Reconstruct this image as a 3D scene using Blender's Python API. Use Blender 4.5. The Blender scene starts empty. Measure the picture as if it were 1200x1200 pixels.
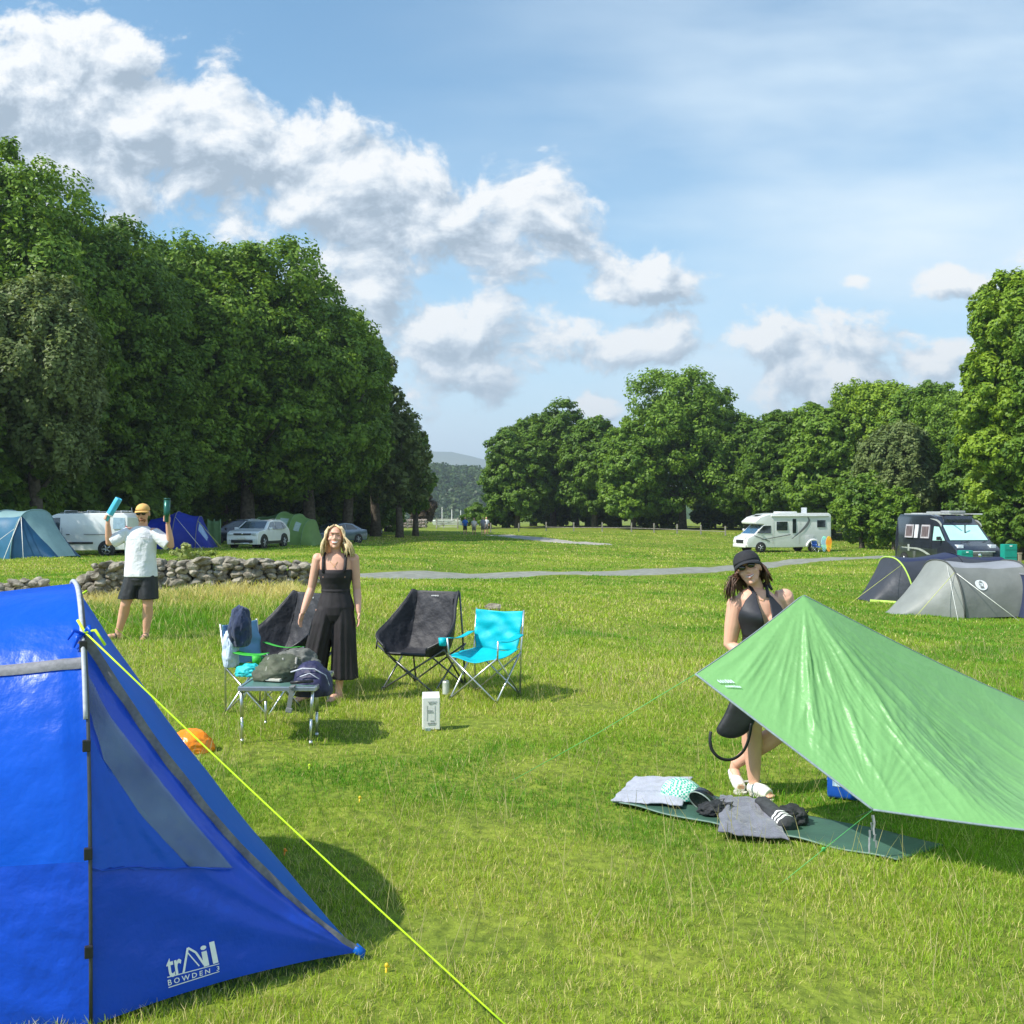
import bpy, bmesh, math, random
import numpy as np
from mathutils import Vector, Matrix, Quaternion, Euler
R = math.radians
random.seed(7)
scene = bpy.context.scene
COL = scene.collection
CZ = 1.9                      # eye height of the photographer above local datum

# ------------------------------------------------------------------ helpers
def link(o, parent=None):
    COL.objects.link(o)
    if parent is not None: o.parent = parent
    return o

def tag(o, label=None, cat=None, group=None, kind=None):
    if label: o['label'] = label
    if cat: o['category'] = cat
    if group: o['group'] = group
    if kind: o['kind'] = kind
    return o

def thing(name, label, cat, loc=(0, 0, 0), rz=0.0, group=None):
    o = bpy.data.objects.new(name, None)
    o.empty_display_size = 0.1
    o.location = loc; o.rotation_euler = (0, 0, rz)
    link(o)
    return tag(o, label, cat, group)

def mesh_np(name, V, F4=None, F3=None, smooth=False):
    """mesh from numpy arrays of quads and triangles"""
    me = bpy.data.meshes.new(name)
    V = np.asarray(V, np.float32).reshape(-1, 3)
    me.vertices.add(len(V)); me.vertices.foreach_set('co', V.ravel())
    loops = []; tot = []
    if F4 is not None and len(F4):
        loops.append(np.asarray(F4, np.int32).ravel()); tot.append(np.full(len(F4), 4, np.int32))
    if F3 is not None and len(F3):
        loops.append(np.asarray(F3, np.int32).ravel()); tot.append(np.full(len(F3), 3, np.int32))
    L = np.concatenate(loops); T = np.concatenate(tot)
    me.loops.add(len(L)); me.loops.foreach_set('vertex_index', L)
    me.polygons.add(len(T))
    st = np.concatenate([[0], np.cumsum(T)[:-1]]).astype(np.int32)
    me.polygons.foreach_set('loop_start', st)
    me.polygons.foreach_set('use_smooth', np.full(len(T), smooth, bool))
    me.update(calc_edges=True)
    return me

def mobj(name, verts, faces, mat, parent=None, smooth=False, world=False, label=None):
    """object from lists; world=True: verts are world coordinates, the parent is unrotated"""
    if world and parent is not None:
        p = parent
        off = Vector((0, 0, 0))
        while p is not None: off = off + p.location; p = p.parent
        verts = [Vector(v) - off for v in verts]
    me = bpy.data.meshes.new(name)
    me.from_pydata([tuple(v) for v in verts], [], [tuple(f) for f in faces])
    if smooth: me.polygons.foreach_set('use_smooth', [True] * len(me.polygons))
    me.update()
    if mat: me.materials.append(mat)
    o = link(bpy.data.objects.new(name, me), parent)
    if label: o['label'] = label
    return o

class MB:
    """collects primitives into one mesh"""
    def __init__(s): s.v = []; s.f = []
    def add(s, v, f):
        n = len(s.v); s.v += [Vector(p) for p in v]; s.f += [tuple(i + n for i in q) for q in f]; return s
    def box(s, c, size, rz=0, rx=0, ry=0, bev=0.0):
        h = [a / 2 for a in size]; m = Euler((rx, ry, rz)).to_matrix(); c = Vector(c)
        if bev <= 0:
            v = [Vector((x * h[0], y * h[1], z * h[2])) for z in (-1, 1) for y in (-1, 1) for x in (-1, 1)]
            f = [(0, 2, 3, 1), (4, 5, 7, 6), (0, 1, 5, 4), (2, 6, 7, 3), (0, 4, 6, 2), (1, 3, 7, 5)]
            return s.add([m @ p + c for p in v], f)
        bm = bmesh.new(); bmesh.ops.create_cube(bm, size=1)
        for q in bm.verts: q.co = Vector((q.co.x * size[0], q.co.y * size[1], q.co.z * size[2]))
        bmesh.ops.bevel(bm, geom=bm.edges[:], offset=bev, segments=2, affect='EDGES', profile=0.6)
        bm.verts.index_update()
        s.add([m @ q.co + c for q in bm.verts], [[w.index for w in g.verts] for g in bm.faces]); bm.free(); return s
    def tube(s, pts, r, n=8, cap=True):
        """swept tube; r scalar or list"""
        pts = [Vector(p) for p in pts]; k = len(pts)
        rr = [r] * k if not hasattr(r, '__len__') else list(r)
        base = len(s.v); up = None
        for i, p in enumerate(pts):
            d = (pts[min(i + 1, k - 1)] - pts[max(i - 1, 0)])
            d = d.normalized() if d.length > 1e-9 else Vector((0, 0, 1))
            if up is None:
                up = d.orthogonal().normalized()
            else:
                up = (up - d * up.dot(d)); up = up.normalized() if up.length > 1e-6 else d.orthogonal().normalized()
            b = d.cross(up)
            for j in range(n):
                a = 2 * math.pi * j / n
                s.v.append(p + (up * math.cos(a) + b * math.sin(a)) * rr[i])
        for i in range(k - 1):
            for j in range(n):
                a = base + i * n + j; b_ = base + i * n + (j + 1) % n
                s.f.append((a, b_, b_ + n, a + n))
        if cap:
            s.f.append(tuple(base + j for j in range(n))[::-1])
            s.f.append(tuple(base + (k - 1) * n + j for j in range(n)))
        return s
    def ell(s, c, r, nu=14, nv=9, rot=None):
        c = Vector(c); base = len(s.v); m = rot if rot is not None else Matrix.Identity(3)
        r = (r, r, r) if not hasattr(r, '__len__') else r
        s.v.append(c + m @ Vector((0, 0, -r[2])))
        for i in range(1, nv):
            t = -math.pi / 2 + math.pi * i / nv
            for j in range(nu):
                a = 2 * math.pi * j / nu
                s.v.append(c + m @ Vector((r[0] * math.cos(t) * math.cos(a), r[1] * math.cos(t) * math.sin(a), r[2] * math.sin(t))))
        s.v.append(c + m @ Vector((0, 0, r[2]))); top = len(s.v) - 1
        for j in range(nu):
            s.f.append((base, base + 1 + (j + 1) % nu, base + 1 + j))
            s.f.append((top, base + 1 + (nv - 2) * nu + j, base + 1 + (nv - 2) * nu + (j + 1) % nu))
        for i in range(nv - 2):
            for j in range(nu):
                a = base + 1 + i * nu + j; b = base + 1 + i * nu + (j + 1) % nu
                s.f.append((a, b, b + nu, a + nu))
        return s
    def loft(s, rings, cap=True):
        """rings: list of equal-length vertex loops"""
        base = len(s.v); n = len(rings[0])
        for r in rings: s.v += [Vector(p) for p in r]
        for i in range(len(rings) - 1):
            for j in range(n):
                a = base + i * n + j; b = base + i * n + (j + 1) % n
                s.f.append((a, b, b + n, a + n))
        if cap:
            s.f.append(tuple(base + j for j in range(n))[::-1])
            s.f.append(tuple(base + (len(rings) - 1) * n + j for j in range(n)))
        return s
    def ngon(s, pts): return s.add(pts, [tuple(range(len(pts)))])
    def prism(s, pts, off):
        """polygon extruded by vector off"""
        n = len(pts); off = Vector(off)
        v = [Vector(p) for p in pts] + [Vector(p) + off for p in pts]
        f = [tuple(range(n))[::-1], tuple(range(n, 2 * n))] + [(i, (i + 1) % n, (i + 1) % n + n, i + n) for i in range(n)]
        return s.add(v, f)
    def build(s, name, mat, parent=None, smooth=False, world=False, label=None):
        o = mobj(name, s.v, s.f, mat, parent, smooth, world, label)
        bm = bmesh.new(); bm.from_mesh(o.data); bmesh.ops.recalc_face_normals(bm, faces=bm.faces[:]); bm.to_mesh(o.data); bm.free()
        return o

def build_each(mb, name, mt, parent=None, smooth=False, world=False):
    """one object per loose piece, so that every repeat is a part of its own"""
    par = list(range(len(mb.v)))
    def find(a):
        while par[a] != a: par[a] = par[par[a]]; a = par[a]
        return a
    for f in mb.f:
        r = find(f[0])
        for i in f[1:]: par[find(i)] = r
    groups = {}
    for f in mb.f: groups.setdefault(find(f[0]), []).append(f)
    out = []
    for fs in groups.values():
        ids = sorted({i for f in fs for i in f}); mp = {a: k for k, a in enumerate(ids)}; q = MB(); q.add([mb.v[i] for i in ids], [tuple(mp[i] for i in f) for f in fs]); out.append(q.build(name, mt, parent, smooth, world))
    return out

def ring(c, rx, ry, n=24, rot=None, fold=None, ph=0):
    c = Vector(c); out = []
    for j in range(n):
        a = 2 * math.pi * j / n + ph
        k = 1.0 if fold is None else fold(a)
        p = Vector((rx * k * math.cos(a), ry * k * math.sin(a), 0))
        if rot is not None: p = rot @ p
        out.append(c + p)
    return out

def smooth_by_angle(o, deg=35):
    for p in o.data.polygons: p.use_smooth = True
    try: o.data.set_sharp_from_angle(angle=R(deg))
    except Exception: pass
    return o

def fuse(mb, name, mat, parent, voxel=0.006, smooth=4, world=False):
    """union of overlapping closed shapes into ONE continuous skin (voxel remesh, relaxed)"""
    o = mb.build(name + '_src', None, None)
    m = o.modifiers.new('r', 'REMESH'); m.mode = 'VOXEL'; m.voxel_size = voxel; m.use_smooth_shade = True
    if smooth:
        q = o.modifiers.new('s', 'SMOOTH'); q.iterations = smooth; q.factor = 0.5
    dg = bpy.context.evaluated_depsgraph_get(); dg.update()
    me = bpy.data.meshes.new_from_object(o.evaluated_get(dg)); me.name = name
    bpy.data.objects.remove(o)
    me.materials.clear(); me.materials.append(mat)
    me.polygons.foreach_set('use_smooth', [True] * len(me.polygons))
    return link(bpy.data.objects.new(name, me), parent)

# ------------------------------------------------------------------ materials
def nt(m): return m.node_tree.nodes, m.node_tree.links
def mat(name, col, rough=0.6, var=0.12, scale=8.0, bump=0.0, bscale=None, metal=0.0, spec=0.5, col2=None,
        transl=0.0, coat=0.0, detail=4.0, contrast=(0.35, 0.65), trans=0.0, sheen=0.0, alpha=1.0, bdist=0.01, stretch=None):
    m = bpy.data.materials.new(name); m.use_nodes = True; N, L = nt(m)
    b = N['Principled BSDF']; out = N['Material Output']
    tc = N.new('ShaderNodeTexCoord'); src = tc.outputs['Object']
    if stretch:
        mp = N.new('ShaderNodeMapping'); mp.inputs['Scale'].default_value = stretch
        L.new(src, mp.inputs[0]); src = mp.outputs[0]
    n = N.new('ShaderNodeTexNoise'); n.inputs['Scale'].default_value = scale; n.inputs['Detail'].default_value = detail
    L.new(src, n.inputs['Vector'])
    r = N.new('ShaderNodeValToRGB')
    c = Vector(col[:3]); c2 = Vector(col2[:3]) if col2 else c * (1 + var)
    c1 = c if col2 else c * (1 - var)
    r.color_ramp.elements[0].position = contrast[0]; r.color_ramp.elements[1].position = contrast[1]
    r.color_ramp.elements[0].color = (*c1, 1); r.color_ramp.elements[1].color = (*c2, 1)
    L.new(n.outputs['Fac'], r.inputs[0]); L.new(r.outputs[0], b.inputs['Base Color'])
    b.inputs['Roughness'].default_value = rough; b.inputs['Metallic'].default_value = metal
    b.inputs['Specular IOR Level'].default_value = spec
    b.inputs['Coat Weight'].default_value = coat; b.inputs['Coat Roughness'].default_value = 0.08
    b.inputs['Transmission Weight'].default_value = trans; b.inputs['Alpha'].default_value = alpha
    b.inputs['Sheen Weight'].default_value = sheen
    if bump > 0:
        n2 = N.new('ShaderNodeTexNoise'); n2.inputs['Scale'].default_value = bscale or scale * 3; n2.inputs['Detail'].default_value = 5
        L.new(src, n2.inputs['Vector'])
        bp = N.new('ShaderNodeBump'); bp.inputs['Strength'].default_value = bump; bp.inputs['Distance'].default_value = bdist
        L.new(n2.outputs['Fac'], bp.inputs['Height']); L.new(bp.outputs[0], b.inputs['Normal'])
    if transl > 0:
        t = N.new('ShaderNodeBsdfTranslucent'); L.new(r.outputs[0], t.inputs[0])
        mx = N.new('ShaderNodeMixShader'); mx.inputs[0].default_value = transl
        L.new(b.outputs[0], mx.inputs[1]); L.new(t.outputs[0], mx.inputs[2]); L.new(mx.outputs[0], out.inputs[0])
    return m

# ------------------------------------------------------------------ ground shape
CP = [  # (pixel x, pixel y, metres away) where the photo shows the ground
 (107,1205,3.8),(420,1125,4.41),(885,932,6.94),(1000,1000,5.7),(320,868,8.0),(390,820,9.74),(167,748,13.5),(500,855,8.6),(580,825,9.6),
 (230,690,19),(60,700,19),(360,690,19),(100,650.5,46),(30,651,43),(305,641.5,57),(390,637,70),(1108,660,51),(915,647,77),(560,627,102),
 (700,617,135),(300,630,82),(120,632,80),(600,673,36),(960,657,58),(1120,720,25),(1030,706,28),(820,740,20),(850,618,135),(1060,640,92),(1190,660,62),
 (480,622,110),(430,655,38),(-60,660,40),(-100,640,70),(1300,660,60),(1300,720,25),(1300,1000,6),(-100,1200,4),(600,1190,3.9),(600,760,15),(450,700,22)]
_cp = np.array([((px-600)/1200*d, d, CZ-(py-600)/1200*d) for px, py, d in CP] +
               [(-60,20,0.3),(60,10,-0.2),(-80,120,-.1),(90,130,-.6),(0,-10,.05),(-30,-10,.1),(30,-10,0),(-150,160,.2),(150,160,-.2),(0,200,-.8),(-300,400,0),(300,400,0),(0,350,-2.5)])
def G(x, y):
    x = np.asarray(x, float); y = np.asarray(y, float); sh = np.broadcast(x, y).shape
    X = np.broadcast_to(x, sh).ravel(); Y = np.broadcast_to(y, sh).ravel(); out = np.empty(len(X))
    lx = lambda a, b: (a / np.maximum(b, 3.0), np.log(np.maximum(b, 3.0)) * 1.3)
    cu, cv = lx(_cp[:, 0], _cp[:, 1])
    for s in range(0, len(X), 200000):
        u, v = lx(X[s:s+200000], Y[s:s+200000])
        d2 = (u[:, None] - cu) ** 2 * 4 + (v[:, None] - cv) ** 2 + 0.006
        w = d2 ** -1.6
        out[s:s+200000] = (w * _cp[:, 2]).sum(1) / w.sum(1)
    k = np.clip((Y - 3) / 10, 0.25, 1) * np.clip(120 / np.maximum(np.hypot(X, Y), 1), 0, 1)
    out += k * (0.020*np.sin(X*1.1+Y*.7)+0.016*np.sin(X*2.3-Y*1.7+1)+0.010*np.sin(X*4.1+Y*3.3+2))
    dist = np.hypot(X, Y); out -= np.clip(dist - 300, 0, None) * 0.004
    return out.reshape(sh)
def g(x, y): return float(G(np.array([x]), np.array([y]))[0])
def hit(px, py):
    """where the sight line through a photo point meets the ground"""
    dx = (px - 600) / 1200; dz = (600 - py) / 1200
    ds = np.geomspace(2.5, 400, 1500); z = CZ + dz * ds; gz = G(dx * ds, ds)
    i = int(np.argmax(z < gz)); d = ds[i]
    return Vector((dx * d, d, float(gz[i])))
def P(px, py, d): return Vector(((px - 600) / 1200 * d, d, CZ - (py - 600) / 1200 * d))
def at(px, d):
    x = (px - 600) / 1200 * d
    return Vector((x, d, g(x, d)))

# ------------------------------------------------------------------ camera, light, sky
cam = bpy.data.cameras.new('camera'); cam.sensor_width = 36; cam.lens = 36; cam.clip_end = 12000; cam.clip_start = 0.05
co = link(bpy.data.objects.new('camera', cam)); co.location = (0, 0, CZ); co.rotation_euler = (R(90), 0, 0); scene.camera = co

SUN_DIR = Vector((-1.0, -0.50, 1.2)).normalized()       # towards the sun: left, slightly behind the camera
elev = math.asin(SUN_DIR.z)
sl = bpy.data.lights.new('sun', 'SUN'); sl.energy = 4.9; sl.angle = R(0.53); sl.color = (1.0, 0.955, 0.88)
so = link(bpy.data.objects.new('sun', sl)); so.rotation_euler = SUN_DIR.to_track_quat('Z', 'Y').to_euler(); so.location = (-30, -10, 40)

def build_world():
    w = bpy.data.worlds.new('World'); scene.world = w; w.use_nodes = True
    N = w.node_tree.nodes; L = w.node_tree.links; bg = N['Background']
    sky = N.new('ShaderNodeTexSky'); sky.sky_type = 'NISHITA'; sky.sun_disc = False
    sky.sun_elevation = elev; sky.sun_rotation = math.atan2(SUN_DIR.x, SUN_DIR.y)
    sky.air_density = 1.0; sky.dust_density = 0.6; sky.ozone_density = 1.6; sky.altitude = 60
    # cloud field as a node group: vector (u,v,0) -> density
    gt = bpy.data.node_groups.new('cloud_field', 'ShaderNodeTree')
    gt.interface.new_socket('V', in_out='INPUT', socket_type='NodeSocketVector')
    gt.interface.new_socket('D', in_out='OUTPUT', socket_type='NodeSocketFloat')
    gn = gt.nodes; gl = gt.links
    gi = gn.new('NodeGroupInput'); go = gn.new('NodeGroupOutput')
    def m(op, a, b=None, c=None, nodes=gn, links=gl):
        q = nodes.new('ShaderNodeMath'); q.operation = op
        for i, x in enumerate((a, b, c)):
            if x is None: continue
            if isinstance(x, (int, float)): q.inputs[i].default_value = x
            else: links.new(x, q.inputs[i])
        return q.outputs[0]
    def vm(op, a, b=None, nodes=gn, links=gl):
        q = nodes.new('ShaderNodeVectorMath'); q.operation = op
        for i, x in enumerate((a, b)):
            if x is None: continue
            if isinstance(x, tuple): q.inputs[i].default_value = x
            else: links.new(x, q.inputs[i])
        return q
    VW = vm('MULTIPLY', gi.outputs[0], (1, 2, 0)).outputs[0]
    VN = vm('MULTIPLY', gi.outputs[0], (1.25, 1.7, 0)).outputs[0]
    # (px, py, half width px, weight); every puff is twice as wide as high
    puffs = [(-60,120,230,1.3),(50,105,200,1.35),(170,150,190,1.25),(110,60,110,1.0),(60,190,170,.9),(290,185,160,1.1),(410,225,170,1.15),(500,245,150,1.0),(600,250,110,.8),(640,290,70,.6),(420,300,110,.7),(610,310,60,.6),
             (430,345,90,1.0),(500,385,110,.85),(570,385,80,.95),(645,400,75,.9),(520,432,110,.85),(745,325,90,1.05),(735,402,80,.95),(920,405,90,.95),(1000,400,90,1.05),(975,445,120,1.0),(1095,440,70,.95),
             (695,466,44,.9),(1125,334,48,.9),(1012,330,20,.8),(1330,300,120,.9),(160,215,90,.55),(1420,430,150,.8),(-220,400,150,.8)]
    cur = None
    for (cx, cy, rx, wt) in puffs:
        c = ((cx - 600) / 1200, (600 - cy) / 600, 0)
        ln = vm('DISTANCE', VW, c).outputs['Value']
        f = m('MULTIPLY_ADD', ln, -wt * 1200 / rx, wt)
        cur = f if cur is None else m('SMOOTH_MAX', cur, f, 0.25)
    fb = gn.new('ShaderNodeTexNoise'); fb.noise_dimensions = '2D'; fb.inputs['Scale'].default_value = 12; fb.inputs['Detail'].default_value = 7; fb.inputs['Roughness'].default_value = 0.60
    gl.new(VN, fb.inputs['Vector'])
    n1 = m('MULTIPLY_ADD', fb.outputs['Fac'], 2.2, -1.10)
    cur = m('ADD', m('MAXIMUM', cur, -1.2), n1)
    gl.new(cur, go.inputs[0])
    # ---- world tree
    M = lambda op, a, b=None, c=None: m(op, a, b, c, N, L)
    tc = N.new('ShaderNodeTexCoord'); sp = N.new('ShaderNodeSeparateXYZ'); L.new(tc.outputs['Generated'], sp.inputs[0])
    ay = M('MAXIMUM', M('ABSOLUTE', sp.outputs['Y']), 0.22)
    u = M('DIVIDE', sp.outputs['X'], ay); v = M('DIVIDE', sp.outputs['Z'], ay)
    cb = N.new('ShaderNodeCombineXYZ'); L.new(u, cb.inputs[0]); L.new(v, cb.inputs[1])
    def grp(vec):
        q = N.new('ShaderNodeGroup'); q.node_tree = gt; L.new(vec, q.inputs[0]); return q.outputs[0]
    wn = N.new('ShaderNodeTexNoise'); wn.noise_dimensions = '2D'; wn.inputs['Scale'].default_value = 7; wn.inputs['Detail'].default_value = 2
    L.new(cb.outputs[0], wn.inputs['Vector'])
    wv = vm('MULTIPLY', vm('SUBTRACT', wn.outputs['Color'], (0.5, 0.5, 0.5), N, L).outputs[0], (0.05, 0.035, 0), N, L).outputs[0]
    VWp = vm('ADD', cb.outputs[0], wv, N, L).outputs[0]
    D0 = grp(VWp)
    off = vm('ADD', VWp, (-0.014, 0.020, 0), N, L).outputs[0]
    D1 = grp(off)
    mr = N.new('ShaderNodeMapRange'); mr.interpolation_type = 'SMOOTHSTEP'
    L.new(D0, mr.inputs[0]); mr.inputs[1].default_value = -0.02; mr.inputs[2].default_value = 0.46
    cover = mr.outputs[0]
    lit = M('MULTIPLY_ADD', M('SUBTRACT', D0, D1), 1.15, 0.56)
    thick = M('MULTIPLY', M('MAXIMUM', M('SUBTRACT', D1, 0.35), 0.0), -0.20)
    lit = M('ADD', lit, thick); 
    cr = N.new('ShaderNodeValToRGB'); L.new(lit, cr.inputs[0]); e = cr.color_ramp.elements
    K = 1.0
    e[0].position = 0.0; e[0].color = (.34*K, .41*K, .49*K, 1); e[1].position = 1.0; e[1].color = (.98*K, .97*K, .95*K, 1)
    x = cr.color_ramp.elements.new(.35); x.color = (.51*K, .58*K, .66*K, 1); x = cr.color_ramp.elements.new(.7); x.color = (.78*K, .82*K, .86*K, 1)
    cc = vm('SCALE', cr.outputs[0], None, N, L); cc.inputs['Scale'].default_value = 6.3
    # thin high veil, streaked
    vn = N.new('ShaderNodeTexNoise'); vn.inputs['Scale'].default_value = 2.2; vn.noise_dimensions = '2D'; vn.inputs['Detail'].default_value = 5; vn.inputs['Roughness'].default_value = .5
    vmp = N.new('ShaderNodeMapping'); vmp.inputs['Scale'].default_value = (1, 3.6, 1); vmp.inputs['Rotation'].default_value = (0, 0, R(-12))
    L.new(cb.outputs[0], vmp.inputs[0]); L.new(vmp.outputs[0], vn.inputs['Vector'])
    side = N.new('ShaderNodeMapRange'); side.interpolation_type = 'SMOOTHSTEP'
    sx = M('SUBTRACT', M('MULTIPLY_ADD', u, 1.0, 0.0), M('MULTIPLY', v, 0.75))
    L.new(sx, side.inputs[0]); side.inputs[1].default_value = -0.60; side.inputs[2].default_value = 0.05; side.inputs[3].default_value = 0.0; side.inputs[4].default_value = 0.92
    vv = N.new('ShaderNodeMapRange'); L.new(vn.outputs['Fac'], vv.inputs[0]); vv.inputs[1].default_value = .3; vv.inputs[2].default_value = .72
    veil = M('MULTIPLY', side.outputs[0], M('MULTIPLY_ADD', vv.outputs[0], 0.85, 0.22))
    def mix(f, a, b):
        q = N.new('ShaderNodeMix'); q.data_type = 'RGBA'
        if isinstance(f, float): q.inputs[0].default_value = f
        else: L.new(f, q.inputs[0])
        for s, k in ((a, 6), (b, 7)):
            if isinstance(s, tuple): q.inputs[k].default_value = s
            else: L.new(s, q.inputs[k])
        return q.outputs[2]
    tint = vm('MULTIPLY', sky.outputs[0], (.72, 1.06, 1.10), N, L).outputs[0]
    c = mix(veil, tint, (4.9, 5.75, 6.35, 1))
    hz = N.new('ShaderNodeMapRange'); hz.interpolation_type = 'SMOOTHSTEP'; L.new(v, hz.inputs[0]); hz.inputs[1].default_value = .30; hz.inputs[2].default_value = -.02; hz.inputs[3].default_value = 0; hz.inputs[4].default_value = .8
    c = mix(hz.outputs[0], c, (4.3, 5.3, 6.2, 1))
    cov = M('MULTIPLY', cover, 0.95)
    c = mix(cov, c, cc.outputs[0])
    L.new(c, bg.inputs[0]); bg.inputs[1].default_value = 0.13
build_world()
scene.world.cycles.sampling_method = 'MANUAL'; scene.world.cycles.sample_map_resolution = 512
scene.view_settings.view_transform = 'Standard'; scene.view_settings.look = 'None'
scene.view_settings.exposure = 0.46; scene.view_settings.gamma = 1
scene.cycles.max_bounces = 6; scene.cycles.diffuse_bounces = 3; scene.cycles.transparent_max_bounces = 12
scene.cycles.transmission_bounces = 4; scene.cycles.glossy_bounces = 2

# ------------------------------------------------------------------ ground
def axis(neg, pos, fine, step):
    out = [0.0]; s = step
    while out[-1] < pos:
        if out[-1] > fine: s *= 1.09
        out.append(out[-1] + s)
    o2 = [0.0]; s = step
    while o2[-1] > neg:
        if -o2[-1] > fine: s *= 1.09
        o2.append(o2[-1] - s)
    return np.array(sorted(set(o2 + out)))
def noise2(x, y, s, seed=0):
    """cheap smooth value noise in numpy"""
    rs = np.random.RandomState(seed); T = rs.rand(256, 256)
    X = x / s; Y = y / s; xi = np.floor(X).astype(int); yi = np.floor(Y).astype(int); fx = X - xi; fy = Y - yi
    fx = fx * fx * (3 - 2 * fx); fy = fy * fy * (3 - 2 * fy)
    a = T[xi % 256, yi % 256]; b = T[(xi + 1) % 256, yi % 256]; c = T[xi % 256, (yi + 1) % 256]; d = T[(xi + 1) % 256, (yi + 1) % 256]
    return (a * (1 - fx) + b * fx) * (1 - fy) + (c * (1 - fx) + d * fx) * fy

xs = axis(-5000, 5000, 30, 0.45); ys = axis(-60, 6500, 60, 0.45)
GX, GY = np.meshgrid(xs, ys); GZ = G(GX, GY)
nx, ny = len(xs), len(ys)
idx = np.arange(nx * ny).reshape(ny, nx)
q = np.stack([idx[:-1, :-1], idx[:-1, 1:], idx[1:, 1:], idx[1:, :-1]], -1).reshape(-1, 4)
me = mesh_np('ground', np.stack([GX, GY, GZ], -1), q, smooth=True)
def ground_mat():
    m = bpy.data.materials.new('meadow_soil_and_thatch'); m.use_nodes = True; N, L = nt(m); b = N['Principled BSDF']
    tc = N.new('ShaderNodeTexCoord')
    def noise(sc, det=5):
        n = N.new('ShaderNodeTexNoise'); n.inputs['Scale'].default_value = sc; n.inputs['Detail'].default_value = det
        L.new(tc.outputs['Object'], n.inputs['Vector']); return n.outputs['Fac']
    def ramp(f, p0, c0, p1, c1):
        r = N.new('ShaderNodeValToRGB'); L.new(f, r.inputs[0]); e = r.color_ramp.elements
        e[0].position = p0; e[0].color = (*c0, 1); e[1].position = p1; e[1].color = (*c1, 1); return r.outputs[0]
    a = ramp(noise(0.16), .36, (.12, .19, .018), .64, (.25, .29, .04))
    c = ramp(noise(1.3, 6), .4, (.10, .16, .015), .65, (.26, .29, .04))
    d = ramp(noise(14, 8), .35, (.035, .05, .010), .62, (.26, .31, .04))
    def mixc(f, x, y):
        q = N.new('ShaderNodeMix'); q.data_type = 'RGBA'; q.inputs[0].default_value = f
        L.new(x, q.inputs[6]); L.new(y, q.inputs[7]); return q.outputs[2]
    L.new(mixc(.42, mixc(.45, a, c), d), b.inputs['Base Color'])
    b.inputs['Roughness'].default_value = .9; b.inputs['Specular IOR Level'].default_value = .15
    bp = N.new('ShaderNodeBump'); bp.inputs['Strength'].default_value = .9; bp.inputs['Distance'].default_value = .06
    L.new(noise(9, 8), bp.inputs['Height']); L.new(bp.outputs[0], b.inputs['Normal'])
    return m
me.materials.append(ground_mat())
tag(link(bpy.data.objects.new('ground', me)), kind='structure')

# tracks -------------------------------------------------------------
def strip(name, pts, width, mt, lift=0.03, step=0.6):
    pts = [Vector((p.x, p.y, 0)) for p in pts]
    dense = []
    for i in range(len(pts) - 1):
        p0 = pts[max(i - 1, 0)]; p1 = pts[i]; p2 = pts[i + 1]; p3 = pts[min(i + 2, len(pts) - 1)]
        n = max(2, int((p2 - p1).length / step))
        for k in range(n):
            t = k / n
            dense.append(0.5 * ((2 * p1) + (p2 - p0) * t + (2 * p0 - 5 * p1 + 4 * p2 - p3) * t * t + (3 * p1 - 3 * p2 + p3 - p0) * t ** 3))
    dense.append(pts[-1]); W = 9; V = []; F = []
    for i, p in enumerate(dense):
        d = (dense[min(i + 1, len(dense) - 1)] - dense[max(i - 1, 0)]).normalized(); s = Vector((d.y, -d.x, 0))
        wob = 0.22 * math.sin(i * .31) + .12 * math.sin(i * .83 + 1)
        for j in range(W):
            t = j / (W - 1) - .5; q = p + s * (t * (width + wob * (1 if t > 0 else .6)))
            edge = 0.0 if 0 < j < W - 1 else -0.06
            V.append((q.x, q.y, g(q.x, q.y) + lift + edge))
    for i in range(len(dense) - 1):
        for j in range(W - 1):
            a = i * W + j; F.append((a, a + 1, a + W + 1, a + W))
    o = mobj(name, V, F, mt, smooth=True); tag(o, kind='structure'); return dense
m_road = mat('worn_tarmac', (.24, .245, .21), .9, scale=3, var=.16, bump=.3, bscale=30, spec=.2)
m_path = mat('gravel_track', (.36, .34, .30), .95, scale=2, var=.2, bump=.3, bscale=25, spec=.2)
road_px = [(330, 674), (430, 675.5), (600, 674.5), (760, 671), (870, 664.5), (925, 660), (975, 656)]
RP = [hit(*p) for p in road_px]; 
RP.append(RP[-1] + Vector((12, 9, 0))); RP.append(RP[-1] + Vector((20, 8, 0)))
road_line = strip('road', RP, 2.3, m_road)
PP = [hit(*p) for p in [(700, 637), (668, 636.5), (640, 633), (610, 629.5), (585, 627.5)]]
path_line = strip('path', PP, 3.2, m_path, .05)
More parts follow.
